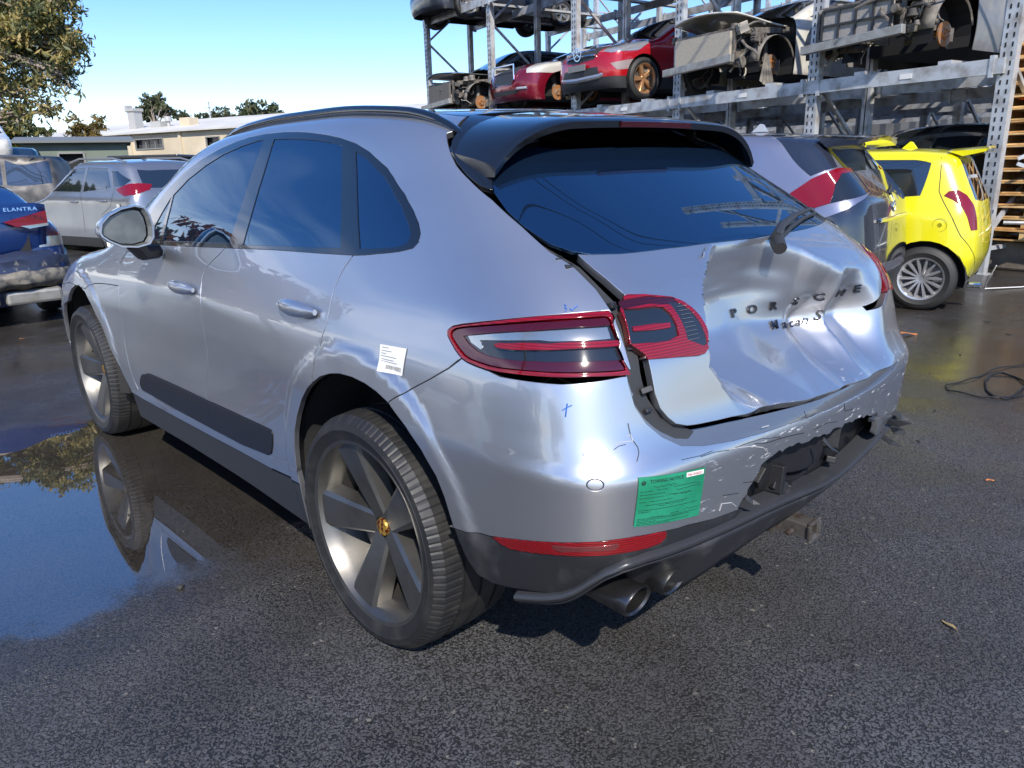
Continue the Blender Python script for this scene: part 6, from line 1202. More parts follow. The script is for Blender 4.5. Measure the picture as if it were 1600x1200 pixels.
    greyp=mat('dusty_grey_paint',(.22,.22,.22),.4,.4,coat=.4,noise=(5,(.30,.29,.27),.4,.7,.6))
    def ex_gw(root,B,sp): wreck_front(root,B,sp,12,rad=(.34,.32,.30),radw=.98,gridm=True); clutter(root,-.80,.0,sp['wb']-.1,sp['wb']+.7,.75,1.15,26,77)
    sl=slot(1.85,.45,2.52)(2.87)
    car('grey_wreck','grey wrecked suv with a framed radiator, nearest on the lower deck','car',bigs,(.2,.2,.2),sl,RZ,winB,None,[],group=g,bpaint=greyp,wheels=(1,1,0,0),cut=2.35,extra=ex_gw,h=.06,hollow=True)
    # upper deck
    for i,(s,dep,z,spx,c,lab,nm,win) in enumerate(((13.35,.1,4.86,sed,(.05,.06,.08),'dark blue car on the upper deck, leftmost with its wheel hanging out','dark_blue_car',winS),(9.8,.5,5.2,mids,(.35,.34,.33),'grey car on the upper deck above the dark red sedan','pale_grey_car',winM),(6.9,.8,5.2,sed2,(.05,.05,.055),'black car on the upper deck above the red suv','black_car',winS),(3.9,.3,5.2,bigs,(.5,.5,.5),'pale car on the upper deck above the white wreck','pale_car',winB))):
        car(nm,lab,'car',spx,c,slot(s,dep,z)(spx['wb']),RZ,win,None,[],group='salvage cars on the upper deck',h=.08)
    # second rank behind the lower deck cars
    for i,(s,dep,z,spx,c,lab,nm,win) in enumerate(((8.4,5.4,2.55,sed,(.012,.02,.05),'dark blue sedan behind the two red cars on the rack','dark_blue_sedan',winS),(12.3,5.4,2.55,mids,(.03,.04,.07),'navy hatchback behind the black wreck on the rack','navy_hatchback',winM),(5.0,5.6,2.55,hat,(.5,.5,.5),'pale hatchback in the second row of the rack','pale_hatchback',[[(.10,1.06),(.12,1.34),(.62,1.38),(.62,1.02)]]))):
        car(nm,lab,'car',spx,c,slot(s,dep,z)(spx['wb']),RZ,win,None,[],group='salvage cars in the second row',h=.08)
    # cars on the ground under the rack
    gp='cars standing on the ground under the rack'
    car('white_suv','white suv under the rack behind the grey suv','car',bigs,(.6,.6,.6),(12.3,6.2,0),RZ,winB,None,[],group=gp,h=.08,bpaint=whitep)
    car('dark_hatchback','dark hatchback under the rack, left of the white suv','car',mids,(.04,.05,.07),(13.0,10.2,0),RZ,winM,None,[],group=gp,h=.08)
    car('silver_sedan','silver sedan far back under the rack','car',sed,(.35,.36,.38),(13.6,14.0,0),RZ,winS,None,[],group=gp,h=.08)
    # ---- left of the yard
    sedE=make_spec(W=1.80,H=1.43,wb=2.7,ro=.98,fo=.85,belt=.98,bonz=.93,slant=.8,wr=.32,boot=(1.07,.40),wsl=1.0,rk=.14)
    blue=mat('blue_paint',(.006,.030,.14),.25,.3,coat=1)
    def ex_e(root,B,sp):
        # sprung boot lid
        V=[];F=[];nx,ny=16,14
        for j in range(ny+1):
            for i in range(nx+1):
                f=j/ny; s=-1+2*i/nx
                if f<.5: g_=f/.5; y=-.42-.55*g_; z=1.10+.13*g_+.035*math.sin(s*5+1)*g_
                else: g_=(f-.5)/.5; y=-.97-.07*math.sin(g_*2.2)+.05*g_; z=1.23-.52*g_
                w=.66+.06*math.sin(math.pi*min(f*1.2,1)); V.append((s*w,y+.10*s*s,z-.07*s*s+.02*math.sin(7*s+3*f)*(f>.3)))
        F=[(j*(nx+1)+i,j*(nx+1)+i+1,(j+1)*(nx+1)+i+1,(j+1)*(nx+1)+i) for j in range(ny) for i in range(nx)]
        m=MB(); m.add(V,F); o=m.build('boot_lid',blue,root,smooth=True); md=o.modifiers.new('s','SOLIDIFY'); md.thickness=.025
        t=text_mesh('model_badge','ELANTRA',.048,chrome,o,.003,spacing=1.15); t.rotation_euler=(math.pi/2-.1,0,0); t.location=(.46,-1.05,1.145); t.scale=(1.25,1,1)
        m=MB(); m.prism([(.30,1.03),(.70,1.12),(.70,.98),(.52,.96),(.40,.98)],0,.04,lambda a,b,c:(a,-1.06+.10*(a/.66)**2+c,b)); q=m.build('boot_lamp',red,o,bevel=.008)
        m=MB(); m.prism([(.44,.985),(.70,1.00),(.70,.975),(.52,.955)],0,.04,lambda a,b,c:(a,-1.064+.10*(a/.66)**2+c,b)); q=m.build('boot_lamp_clear',wht,o)
        m=MB(); m.box((0,-.78,.83),(1.02,.34,.40)); m.build('boot_opening',void,root)
        m=MB(); V=[];n=15
        for k,(dy,z) in enumerate(((-.02,.74),(-.07,.66),(-.06,.58),(-.085,.52),(-.05,.44),(.0,.36))):
            for i in range(n): s=-1+2*i/(n-1); V.append((s*.86,-.98+dy+.20*s*s*s*s+.05*s*s+(.012*math.sin(s*23+k*3)),z+.012*math.sin(s*17+k)))
        F=[(k*n+i,k*n+i+1,(k+1)*n+i+1,(k+1)*n+i) for k in range(5) for i in range(n-1)]
        m.add(V,F); o=m.build('rear_bumper',mat('scraped_blue',(.035,.045,.085),.4,.3,coat=.5,noise=(17,(.20,.19,.18),.60,.68,.6)),root,smooth=True); md=o.modifiers.new('s','SOLIDIFY'); md.thickness=.02
        m=MB(); V=[]
        for k,(dy,z) in enumerate(((-.10,.545),(-.13,.50),(-.125,.44),(-.08,.385))):
            for i in range(n): s=-1+2*i/(n-1); V.append((s*.86,-.98+dy+.20*s**4+.05*s*s+.008*math.sin(s*31+k*2),z+.010*math.sin(s*19+k)+.012*math.sin(s*47)*(k==0)))
        m.add(V,[(k*n+i,k*n+i+1,(k+1)*n+i+1,(k+1)*n+i) for k in range(3) for i in range(n-1)]); o=m.build('scraped_valance',mat('scraped_plastic',(.20,.18,.15),.7,noise=(13,(.07,.07,.07),.45,.62)),root,smooth=True); md=o.modifiers.new('s','SOLIDIFY'); md.thickness=.015
        for x in(-.1,.45): m=MB(); m.box((x,-.92,.30),(.5,.18,.14),Matrix.Rotation(.1,3,'X')); m.build('exhaust_box',mat('bare_alloy',(.42,.41,.38),.5,.6),root,bevel=.03)
        m=MB(); m.tube([(.62,-.75,.34),(.66,-.95,.30)],.04,10); m.build('tow_bracket',mat('pale_dust',(.36,.33,.28),.85),root)
    car('blue_sedan','blue sedan with a sprung boot lid and scraped bumper at the left edge','car',sedE,(.01,.05,.2),(-.85,7.9,0),math.radians(1),winS,
        [(-.55,1.14),(.55,1.14),(.50,1.36),(-.50,1.36)],[('tail_lamp',red,'c',[(.50,1.0),(.70,1.02),(.90,1.0),(.98,.92),(.93,.82),(.86,.81),(.50,.81)],True),('tail_lamp_clear',wht,'c',[(.50,.81),(.86,.81),(.80,.765),(.50,.76)],True)],
        bpaint=blue,extra=ex_e,seams=[[(.82,1.0),(.8,.4)]],h=.05)
    tuc=make_spec(W=1.83,H=1.66,wb=2.64,ro=.86,fo=.88,belt=1.10,bonz=1.0,slant=.40,wr=.35,tum=.14)
    gz=ground_z
    def ex_t(root,B,sp):
        for sx in(-1,1): m=MB(); m.tube([(sx*.60,-.25,1.60),(sx*.62,.1,1.66),(sx*.62,1.2,1.68),(sx*.60,1.6,1.62)],.018,6); m.build('roof_rail',mat('satin_silver',(.6,.6,.6),.3,.8),root,smooth=True)
        m=MB(); m.prism([(0,0),(.14,0),(.09,.06)],-.015,.015,lambda a,b,c:(c,.30-a,1.655+b)); m.build('antenna_fin',blk,root)
        m=MB(); m.add([(-.905,-.30,.93),(-.905,-.38,.93),(-.895,-.38,.83),(-.90,-.30,.83)],[(0,1,2,3)]); o=m.build('paper_label',mat('white_label',(.72,.72,.70),.5),root); md=o.modifiers.new('s','SOLIDIFY'); md.thickness=.004
        r_=random.Random(2)
        for k in range(7):
            pts=[(.16+.05*k+r_.uniform(-.03,.03),1.36+r_.uniform(-.05,.05)) for _ in range(4)]; q=[B.hit(np.array([[x,0,z]]),np.array([[0,-1.,0]]),0,1.4)[0] for x,z in pts]; m=MB(); m.tube([Vector(p)+Vector((0,-.006,.004)) for p in q if p[0]==p[0]],.006,4); m.build('marker_stroke',mat('red_marker',(.6,.08,.08),.6),root)
    gsilver=paint('paint_tucson',(.36,.37,.40),.8,.3)
    car('grey_crossover','silver grey crossover with roof rails behind the wing mirror','car',tuc,(.3,.3,.3),(2.78,12.36,.06),math.radians(12),
        [[(-.42,1.22),(-.52,1.30),(-.20,1.45),(-.02,1.46),(-.15,1.20)],[(-.06,1.20),(.10,1.50),(.78,1.53),(.86,1.13)],[(.94,1.13),(.86,1.53),(1.25,1.51),(1.95,1.14)]],
        [(-.60,1.18),(.60,1.18),(.54,1.47),(-.54,1.47)],[('tail_lamp',red,'c',[(1.06,1.09),(.86,1.10),(.62,1.10),(.44,1.09),(.50,1.03),(.70,.98),(.86,.985),(.98,1.04)],True)],
        bpaint=gsilver,extra=ex_t,handles=[(.10,.98),(1.10,.96)],seams=[[(.90,1.1),(.86,.9),(.88,.45)],[(-.18,1.18),(-.10,.9),(.25,.75)],[(2.0,1.1),(1.98,.45)]],h=.05,dark_low=.36)
    van=make_spec(W=1.9,H=1.80,wb=2.9,ro=1.0,fo=.9,belt=1.10,bonz=1.1,slant=.15,wr=.35,tum=.10)
    winV=[[(-.75,1.16),(-.72,1.62),(.10,1.66),(.12,1.14)],[(.2,1.14),(.2,1.66),(1.05,1.66),(1.1,1.14)],[(1.2,1.14),(1.18,1.66),(1.6,1.62),(2.2,1.18)]]
    dusty=mat('dusty_dark_paint',(.06,.06,.065),.5,.3,noise=(4,(.16,.15,.14),.4,.7))
    car('dark_people_carrier','dark dusty people carrier seen from the side behind the grey crossover','car',van,(.05,.05,.05),(2.1,18.6,gz(2.1,18.6)-.1),math.radians(62),winV,None,[],h=.08,bpaint=dusty)
    car('white_van','white van added out of frame to the left, opposite the front door, to reflect in it','car',van,(.6,.6,.6),(-7.2,9.0,0),math.radians(175),winV,None,[],h=.09,bpaint=whitep)  # unseen van, added to give the silver doors white reflections
    car('added_white_wagon','white wagon added out of frame to the left, behind the white van, to reflect in the doors','car',bigs,(.6,.6,.6),(-7.6,3.2,0),math.radians(170),winB,None,[],h=.09,bpaint=whitep)  # second unseen white car, put there for its reflection in the paint
    winH=[[(.10,1.06),(.12,1.34),(.62,1.38),(.62,1.02)],[(.70,1.02),(.70,1.38),(1.2,1.37),(1.72,1.06)]]
    z0=gz(3.2,29.8)
    car('green_hatchback','dull green hatchback crushed under the white one, far left','car',hat,(.05,.12,.08),(3.1,29.8,z0),math.radians(168),winH,None,[],h=.09)
    car('white_hatchback','white hatchback piled on the green one, far left','car',hat,(.6,.6,.6),(3.2,29.9,z0+1.28),math.radians(172),winH,None,[],h=.09,bpaint=whitep)
    car('dark_pickup','dark pickup facing the camera in front of the green shed','car',bigs,(.02,.05,.04),(4.1,29.5,gz(4.1,29.5)+.25),math.radians(165),winB,None,[],h=.09)
    car('silver_pickup','silver car in front of the cream warehouse, left of two','car',bigs,(.4,.41,.43),(19.0,38.0,gz(19,38)+.1),math.radians(150),winB,None,[],h=.09,group='cars by the warehouse')
    car('white_van','white car in front of the cream warehouse, right of two','car',van,(.6,.6,.6),(22.2,37.0,gz(22.2,37)+.1),math.radians(150),winV,None,[],h=.09,group='cars by the warehouse',bpaint=whitep)

# ---------------- rack, pallets, buildings, trees, small things ----------------
def build_yard():
    galv=mat('galvanised_steel',(.52,.54,.56),.42,.35,noise=(5.5,(.27,.25,.23),.45,.72,.65),bump=(40,.1,.002)); void=mat('dark_inner',(.012,.012,.013),.7)
    wlab=mat('white_label',(.72,.72,.70),.5)
    P0=Vector((8.48,.97)); ex=Vector((.186,.983)); dp=Vector((.983,-.186)); az=math.atan2(ex.y,ex.x)
    W=lambda s,d,z:Vector((P0.x+ex.x*s+dp.x*d,P0.y+ex.y*s+dp.y*d,z))
    Rz=Matrix.Rotation(az,3,'Z')   # local x along the rack, local y = -depth
    SS=[0,2.55,5.23,8.1,11.3,14.5]
    def rack(lbl,deps,ss,levels,grp=None,detail=True,top=7.3):
        root=empty('storage_rack',W(ss[0],deps[0],0),0,label=lbl,cat='storage rack',group=grp); o=root.location.copy()
        L=lambda s,d,z:W(s,d,z)-o
        for j,d in enumerate(deps):
            for s in ss:
                m=MB(); c=L(s,d,top/2); w=.17 if j==0 else .13
                sg=-1 if j%2==0 else 1
                m.box(c+Rz@Vector((0,.05*(-sg),0)),(w,.012,top),Rz)
                for q in(-1,1): m.box(c+Rz@Vector((q*(w/2-.006),0,0)),(.012,.10,top),Rz); m.box(c+Rz@Vector((q*(w/2-.03),.05*sg,0)),(.05,.012,top),Rz)
                m.mi=1
                if detail and j<2:
                    k=0; z=.3
                    while z<top-.2: 
                        for q in(-.045,.045): m.box(L(s,d,z)+Rz@Vector((q*(w/.2),-sg*.05*1-.0,0))+Rz@Vector((0,-sg*.0075,0)),(.018,.004,.05),Rz)
                        z+=.10
                m.mi=0; m.box(L(s,d,.006),(w+.08,.2,.012),Rz)
                m.build('post',[galv,void],root)
        for z in levels:
            for j,d in enumerate(deps):
                for a,b in zip(ss[:-1],ss[1:]):
                    m=MB(); off=-.085 if j%2==0 else .085
                    A=L(a,d+off,z);Bv=L(b,d+off,z); m.bar(A,Bv,.05,.17)
                    m.box(A+Rz@Vector((.13,0,0)),(.05,.075,.24),Rz); m.box(Bv-Rz@Vector((.13,0,0)),(.05,.075,.24),Rz)
                    m.mi=1
                    if j==0 and detail: q=A+(Bv-A)*.45; m.box(q+Rz@Vector((0,.03,.0)),(.16,.006,.06),Rz)
                    m.mi=0; m.build('beam',[galv,wlab],root)
            for a,b in zip(ss[:-1],ss[1:]):
                for k in(.28,.72):
                    m=MB(); s=a+(b-a)*k; m.bar(L(s,deps[0]-.05,z+.11),L(s,deps[-1]+.05,z+.11),.16,.05); m.build('wheel_runner',galv,root)
        for s in ss:
            for i in range(0,len(deps)-1,2):
                z=.4; k=0
                while z<top-1.0:
                    m=MB(); a,b=(deps[i],deps[i+1]) if k%2==0 else (deps[i+1],deps[i]); m.bar(L(s,a,z),L(s,b,z+1.05),.045,.045); m.build('brace',galv,root); z+=1.05;k+=1
                for z in (.3,3.6,6.2): m=MB(); m.bar(L(s,deps[i],z),L(s,deps[i+1],z),.045,.05); m.build('brace',galv,root)
        return root
    rack('galvanised steel car rack on the right, nearest row with posts and two decks',[0,1.3,3.9,5.2],SS,[2.38,5.05])
    rack('second steel rack row standing behind the nearest one',[7.2,8.5,11.0],[-2.5,1.2,5.0,8.8,12.6,16.4],[2.38,5.05],detail=False)
    # slanting braces across the back of two bays
    # pallets
    tim=[mat('pallet_timber_%d'%i,c,.75,noise=(7,(c[0]*.72,c[1]*.66,c[2]*.6),.4,.65),bump=(30,.2,.003)) for i,c in enumerate(((.78,.50,.20),(.85,.58,.27),(.68,.40,.15)))]
    rp=random.Random(4)
    def pallet(i,z,dx,rz):
        root=empty('pallet',(9.42+dx,.52+dx*.4,z),rz,cat='pallet',group='pallets in the stack behind the right rack post')
        root['label']=('bottom orange timber pallet of the stack, resting on the concrete block' if i==0 else 'topmost orange timber pallet of the tall stack by the rack post' if i==17 else 'orange timber pallet in the middle of the tall stack by the rack post')
        for k,(w,y) in enumerate(((.12,-.44),(.09,-.27),(.09,-.09),(.09,.09),(.09,.27),(.12,.44))):
            m=MB(); m.box((0,y*1.25,.128),(1.15,w,.02)); m.build('top_board',tim[(i+k)%3],root)
        for x in(-.52,0,.52):
            m=MB(); m.box((x,0,.068),(.09,1.2,.095)); m.build('bearer',tim[(i+1)%3],root)
        for y in(-.52,0,.52): m=MB(); m.box((0,y,.010),(1.15,.10,.018)); m.build('bottom_board',tim[(i+2)%3],root)
        return root
    for i in range(18): pallet(i,.375+.142*i,rp.uniform(-.035,.035),math.radians(80)+rp.uniform(-.04,.04))
    conc=mat('old_concrete',(.24,.20,.15),.85,noise=(3,(.13,.11,.09),.4,.65),bump=(25,.4,.01))
    for k,(x,y,w,l) in enumerate(((9.55,.30,1.25,1.45),(9.75,-1.45,1.25,1.9))):
        m=MB(); m.box((0,0,.18),(w,l,.36)); o=m.build('concrete_block',conc,bevel=.03,label=('stained concrete block under the pallet stack','stained concrete block right of the pallet stack, at the frame edge')[k],cat='concrete block'); o.location=(x,y,0); o.rotation_euler=(0,0,math.radians(-10))
    m=MB(); m.box((0,0,.055),(.12,.05,.11),tap=.6); m.box((0,0,.0),(.16,.16,.02)); o=m.build('marker_cap',mat('orange_plastic',(.65,.14,.02),.5),bevel=.01,label='small orange cap sitting on the pallet stack edge by the post',cat='marker'); o.location=(9.05,.86,2.04)
    rd=empty('guard_rail',(8.55,.75,0),0,label='thin steel guard rail crossing in front of the pallet stack',cat='guard rail')
    m=MB(); m.tube([(0,.05,.62),(.55,-1.6,.60)],.022,8); m.build('rail',galv,rd,smooth=True); m=MB(); m.tube([(.5,-1.45,0),(.5,-1.45,.62)],.025,8); m.build('rail_post',galv,rd,smooth=True)
    m=MB(); m.bar((-.02,.0,1.35),(.75,-1.9,2.45),.04,.04); m.bar((-.02,0,1.3),(.75,-1.9,.5),.04,.04); m.build('cross_brace',galv,rd)
    # ---- buildings
    def frame(A,B): # facade frame: origin A, along AB, outward normal to the camera
        A=Vector(A);B=Vector(B);e=(B-A).normalized();n=Vector((e.y,-e.x)); 
        if n.dot(Vector((-2,-2))-A)<0: n=-n
        return A,e,n,(B-A).length
    def bld(name,label,A,B,z0,z1,depth,wall,roofm,pitch,ops,extras=None):
        A_,e,n,L=frame(A,B); ang=math.atan2(e.y,e.x); root=empty(name,(A_.x,A_.y,z0),0,label=label,cat='building')
        T=lambda a,d,z:(e.x*a+n.x*d,e.y*a+n.y*d,z)
        H=z1-z0
        # facade with real openings
        us=sorted({0,L}|{o[0] for o in ops}|{o[1] for o in ops}); zs=sorted({-1.5,H}|{o[2] for o in ops}|{o[3] for o in ops}); m=MB()
        for i in range(len(us)-1):
            for j in range(len(zs)-1):
                cu,cz=(us[i]+us[i+1])/2,(zs[j]+zs[j+1])/2
                if any(o[0]<cu<o[1] and o[2]<cz<o[3] for o in ops): continue
                m.add([T(us[i],0,zs[j]),T(us[i+1],0,zs[j]),T(us[i+1],0,zs[j+1]),T(us[i],0,zs[j+1])],[(0,1,2,3)])
        for a in(0,L): m.add([T(a,0,-1.5),T(a,-depth,-1.5),T(a,-depth,H),T(a,-depth/2,H+pitch),T(a,0,H)],[(0,1,2,3,4)])
        m.add([T(0,-depth,-1.5),T(L,-depth,-1.5),T(L,-depth,H),T(0,-depth,H)],[(0,1,2,3)]); m.build('wall',wall,root)
        m=MB(); 
        for s_ in(0,1):
            d0,d1=(.35,-depth/2) if s_==0 else (-depth-.35,-depth/2); hh=H+.02
            m.add([T(-.3,d0,hh-.05),T(L+.3,d0,hh-.05),T(L+.3,d1,H+pitch+.02),T(-.3,d1,H+pitch+.02),T(-.3,d0,hh+.05),T(L+.3,d0,hh+.05),T(L+.3,d1,H+pitch+.12),T(-.3,d1,H+pitch+.12)],[(0,1,2,3),(4,5,6,7),(0,1,5,4),(1,2,6,5),(2,3,7,6),(3,0,4,7)])
        m.build('roof',roofm,root)
        for o in ops:
            kind=o[4]; m=MB(); dd=-.25 if kind!='door' else -.6
            m.add([T(o[0],dd,o[2]),T(o[1],dd,o[2]),T(o[1],dd,o[3]),T(o[0],dd,o[3])],[(0,1,2,3)]); w=m.build(kind,mat('old_window_glass',(.05,.055,.06),.15) if kind=='window' else (mat('inside_dark',(.02,.02,.02),.9) if kind=='doorway' else mat('roller_door',(.30,.28,.24),.6,bump=(3,.2,.02))),root)
            m=MB()
            for (a0,a1,b0,b1) in ((o[0],o[1],o[2]-.04,o[2]+.04),(o[0],o[1],o[3]-.04,o[3]+.04),(o[0]-.04,o[0]+.04,o[2],o[3]),(o[1]-.04,o[1]+.04,o[2],o[3])):
                c=T((a0+a1)/2,.01,(b0+b1)/2); m.box(c,(a1-a0,.10,b1-b0),Matrix.Rotation(ang,3,'Z'))
            if kind=='window':
                k=int((o[1]-o[0])/.9)
                for q in range(1,k): m.box(T(o[0]+(o[1]-o[0])*q/k,-.1,(o[2]+o[3])/2),(.05,.05,o[3]-o[2]),Matrix.Rotation(ang,3,'Z'))
            m.build('frame',mat('frame_grey',(.22,.22,.21),.6),w)
        if extras: extras(root,T,ang,L,H)
        return root
    cream=mat('cream_render',(.62,.53,.38),.85,noise=(.35,(.50,.42,.30),.4,.65)); croof=mat('pale_roof',(.60,.58,.52),.6,noise=(.3,(.48,.46,.42),.4,.65))
    def ware_x(root,T,ang,L,H):
        R=Matrix.Rotation(ang,3,'Z'); vm=mat('vent_metal',(.45,.44,.42),.5,.3)
        m=MB(); m.box(T(10.6,-3,H+1.0),(.75,.75,1.9),R); m.box(T(10.6,-3,H+2.0),(.95,.95,.2),R); m.box(T(10.0,-3,H+2.1),(.3,.5,.5),R); m.build('vent_stack',vm,root)
        m=MB(); m.box(T(13.2,-3,H+.75),(1.1,.8,.55),R); m.build('roof_plant',vm,root)
        m=MB(); m.tube([T(14.2,-3,H+.4),T(14.2,-3,H+1.0)],.14,12); m.tube([T(14.2,-3,H+1.0),T(14.2,-3,H+1.35)],.27,12); m.build('roof_cowl',vm,root)
        m=MB(); m.box(T(16.4,-3,H+.85),(1.0,.9,.6),R); m.build('roof_box',cream,root)
        for a in np.arange(3,L,5.2): m=MB(); m.box(T(float(a),.06,H/2-.4),(.25,.12,H+.8),R); m.build('pilaster',cream,root)
    bld('warehouse','long cream warehouse with a pale low roof and vents, far left',(13.0,73.0),(26.5,38.0),1.45,4.45,16,cream,croof,1.35,
        [(13.9,16.8,1.9,2.6,'window'),(14.0,16.9,-1.2,1.3,'door'),(10.2,12.0,1.8,2.4,'window'),(21.1,22.4,1.9,2.5,'window'),(25,28,1.9,2.6,'window')],ware_x)
    gg=mat('green_grey_cladding',(.15,.18,.14),.7,noise=(.8,(.12,.14,.11),.4,.65),bump=(6,.1,.02)); dg=mat('dark_roof',(.14,.15,.15),.6)
    bld('green_shed','low grey green shed with a wide dark doorway, far left',(5.95,37.45),(9.95,36.35),.75,2.95,4,gg,dg,.2,[(1.35,2.35,-.4,1.75,'doorway'),(3.35,3.8,.4,1.3,'window')])
    # walls added beyond the rack to hide the bright horizon under its decks
    fw=mat('added_wall_panel',(.16,.165,.17),.8,noise=(.8,(.10,.10,.10),.4,.65),bump=(3,.2,.02))
    for nm,lab,a,b in (('added_yard_wall','added grey corrugated wall hiding the bright horizon under the rack',(18,36),(26,12)),('added_yard_wall','added grey corrugated wall running off behind the pallet stack',(26,12),(22,-14))):
        a=Vector(a);b=Vector(b);e=(b-a).normalized();n_=Vector((e.y,-e.x)); m=MB(); V=[];L_=(b-a).length;k=int(L_/.25)
        for i in range(k+1):
            p=a+e*L_*i/k+n_*(.05 if i%2 else 0)
            V+=[(p.x,p.y,-.1),(p.x,p.y,3.4)]
        m.add(V,[(2*i,2*i+2,2*i+3,2*i+1) for i in range(k)]); o=m.build(nm,fw,label=lab,cat='wall'); md=o.modifiers.new('s','SOLIDIFY'); md.thickness=.06
    # flat roofed trailer in the yard
    tr=empty('box_trailer',(6.5,23.1,ground_z(6.5,23.1)),math.radians(-43),label='low trailer with a flat black lid, beyond the grey crossover',cat='trailer')
    m=MB(); m.box((0,0,.95),(1.95,1.3,.9)); m.build('tray',mat('tray_grey',(.16,.15,.14),.6),tr,bevel=.02); m=MB(); m.box((0,0,1.52),(2.1,1.5,.10)); m.box((0,0,1.44),(2.0,1.4,.06)); m.build('lid',mat('satin_black',(.035,.037,.042),.3),tr,bevel=.03)
    for x in(-.6,.6): m=MB(); m.lathe([(-.1,.001),(-.1,.28),(.1,.28),(.1,.001)],20,axis='y',c=(x,-.6,.28)); smooth_obj(m.build('wheel',mat('tyre_rubber_far',(.022,.022,.022),.6),tr),40)
    # ---- trees
    def tree(name,label,base,trunk,blobs,leaf=.07,cols=((.05,.08,.02),(.10,.10,.03)),n=1200,seed=1,bark=(.25,.20,.15),group=None,r0=.25,stretch=1.6,twigs=9):
        r=random.Random(seed); g=np.random.default_rng(seed); root=empty(name,base,0,label=label,cat='tree',group=group)
        bk=mat('bark_%d'%int(bark[0]*100),bark,.9,noise=(3,(bark[0]*.55,bark[1]*.55,bark[2]*.55),.4,.65),bump=(12,.4,.02))
        m=MB(); pts=[Vector(t) for t in trunk]; m.tube(pts,[r0*(1-.7*i/(len(pts)-1)) for i in range(len(pts))],10); tk=m.build('trunk',bk,root,smooth=True)
        cent=[];w=[]; m=MB()
        for (c,R,den) in blobs:
            c=Vector(c); st=min(pts,key=lambda p:(p-c).length+abs(p.z-c.z+1)*.5); mid=(st+c)/2+Vector((r.uniform(-.3,.3),r.uniform(-.3,.3),r.uniform(.1,.5)))*R
            m.tube([st,mid,c],[r0*.34,r0*.2,r0*.09],6)
            for k in range(twigs):
                d=Vector((r.gauss(0,1),r.gauss(0,1),r.gauss(0,.8))).normalized()*R*r.uniform(.55,1.0); e=c+d; q=(c+e)/2+Vector((r.uniform(-1,1),r.uniform(-1,1),r.uniform(-.5,1)))*R*.15
                m.tube([mid if k%3==0 else c,q,e],[r0*.08,r0*.05,r0*.02],4,False)
                for j in range(4): cent.append(tuple(e+Vector((r.gauss(0,1),r.gauss(0,1),r.gauss(0,1)))*R*.20)); w.append(den*R*R)
                cent.append(tuple(q)); w.append(den*R*R*.6)
        m.build('limb',bk,root,smooth=True)
        cent=np.array(cent);w=np.array(w);w=w/w.sum(); k=g.choice(len(cent),n,p=w); Rm=np.mean([b[1] for b in blobs])
        C=cent[k]+g.normal(0,Rm*.135,(n,3))*np.array([1,1,.8]); a=g.normal(size=(n,3)); a[:,2]-=.7; a/=np.linalg.norm(a,axis=1)[:,None]; b=np.cross(a,g.normal(size=(n,3))); b/=np.linalg.norm(b,axis=1)[:,None]; s=leaf*g.uniform(.6,1.4,(n,1))
        V=np.stack([C-a*s*stretch*.5,C+b*s*.32,C+a*s*stretch*.5,C-b*s*.32],1).reshape(-1,3); F=[(4*i,4*i+1,4*i+2,4*i+3) for i in range(n)]
        tone=g.random(len(cent))[k]+g.normal(0,.15,n); mi=np.digitize(tone,np.linspace(0,1,len(cols)+1)[1:-1])
        ms=[leafmat(c) for c in cols]; mk('crown',V,F,ms,root,mi=mi)
        return root
    def leafmat(c):
        nm='leaf_%d_%d_%d'%tuple(int(x*1000) for x in c)
        if nm in MATS: return MATS[nm]
        m=mat(nm,c,.55,spec=.35); nt=m.node_tree; b=nt.nodes['Principled BSDF']; t=nt.nodes.new('ShaderNodeBsdfTranslucent'); t.inputs[0].default_value=(c[0]*1.3,c[1]*1.5,c[2],1); mx=nt.nodes.new('ShaderNodeMixShader'); mx.inputs[0].default_value=.3
        o=nt.nodes['Material Output']; nt.links.new(b.outputs[0],mx.inputs[1]); nt.links.new(t.outputs[0],mx.inputs[2]); nt.links.new(mx.outputs[0],o.inputs[0]); return m
    # eucalyptus reaching in from the left: trunk outside the frame
    base=Vector((-2.3,22.6,.1)); 
    rel=lambda x,y,z:tuple(Vector((x,y,z))-base)
    fr=lambda px,py,d:rel(*_at(px,py,d))
    bl=[]
    for px,py,d,R,den in ((20,25,17,.8,1.5),(85,25,17,.75,1.4),(130,40,16.6,.65,1.2),(60,45,17,.9,1.4),(110,80,16.8,.7,1.1),(150,22,16.4,.42,.9),(150,90,16.6,.42,.8),(30,90,17.2,.75,.8),(80,115,17,.55,.8),(130,125,16.6,.42,.55),(40,140,17,.5,.55),(75,160,17,.45,.45),(100,178,17,.34,.45),(55,185,16.8,.30,.4),(-60,50,18,1.0,1.2),(-60,110,18,1.1,.9),(0,60,18,.9,1.0)):
        bl.append((fr(px,py,d),R,den))
    tree('eucalyptus','tall eucalyptus with hanging olive foliage at the top left',base,[(0,0,0),(.15,-.2,1.8),(.5,-.6,3.4),(.9,-1.0,4.6),(1.3,-1.5,5.2),(1.5,-1.8,5.7)],bl,.065,((.09,.11,.05),(.26,.23,.08),(.38,.29,.11),(.15,.165,.08)),36000,3,(.33,.27,.22),r0=.34,stretch=2.2,twigs=12)
    b2=Vector((6.3,48.0,1.0)); rel2=lambda px,py,d:tuple(Vector(_at(px,py,d))-b2)
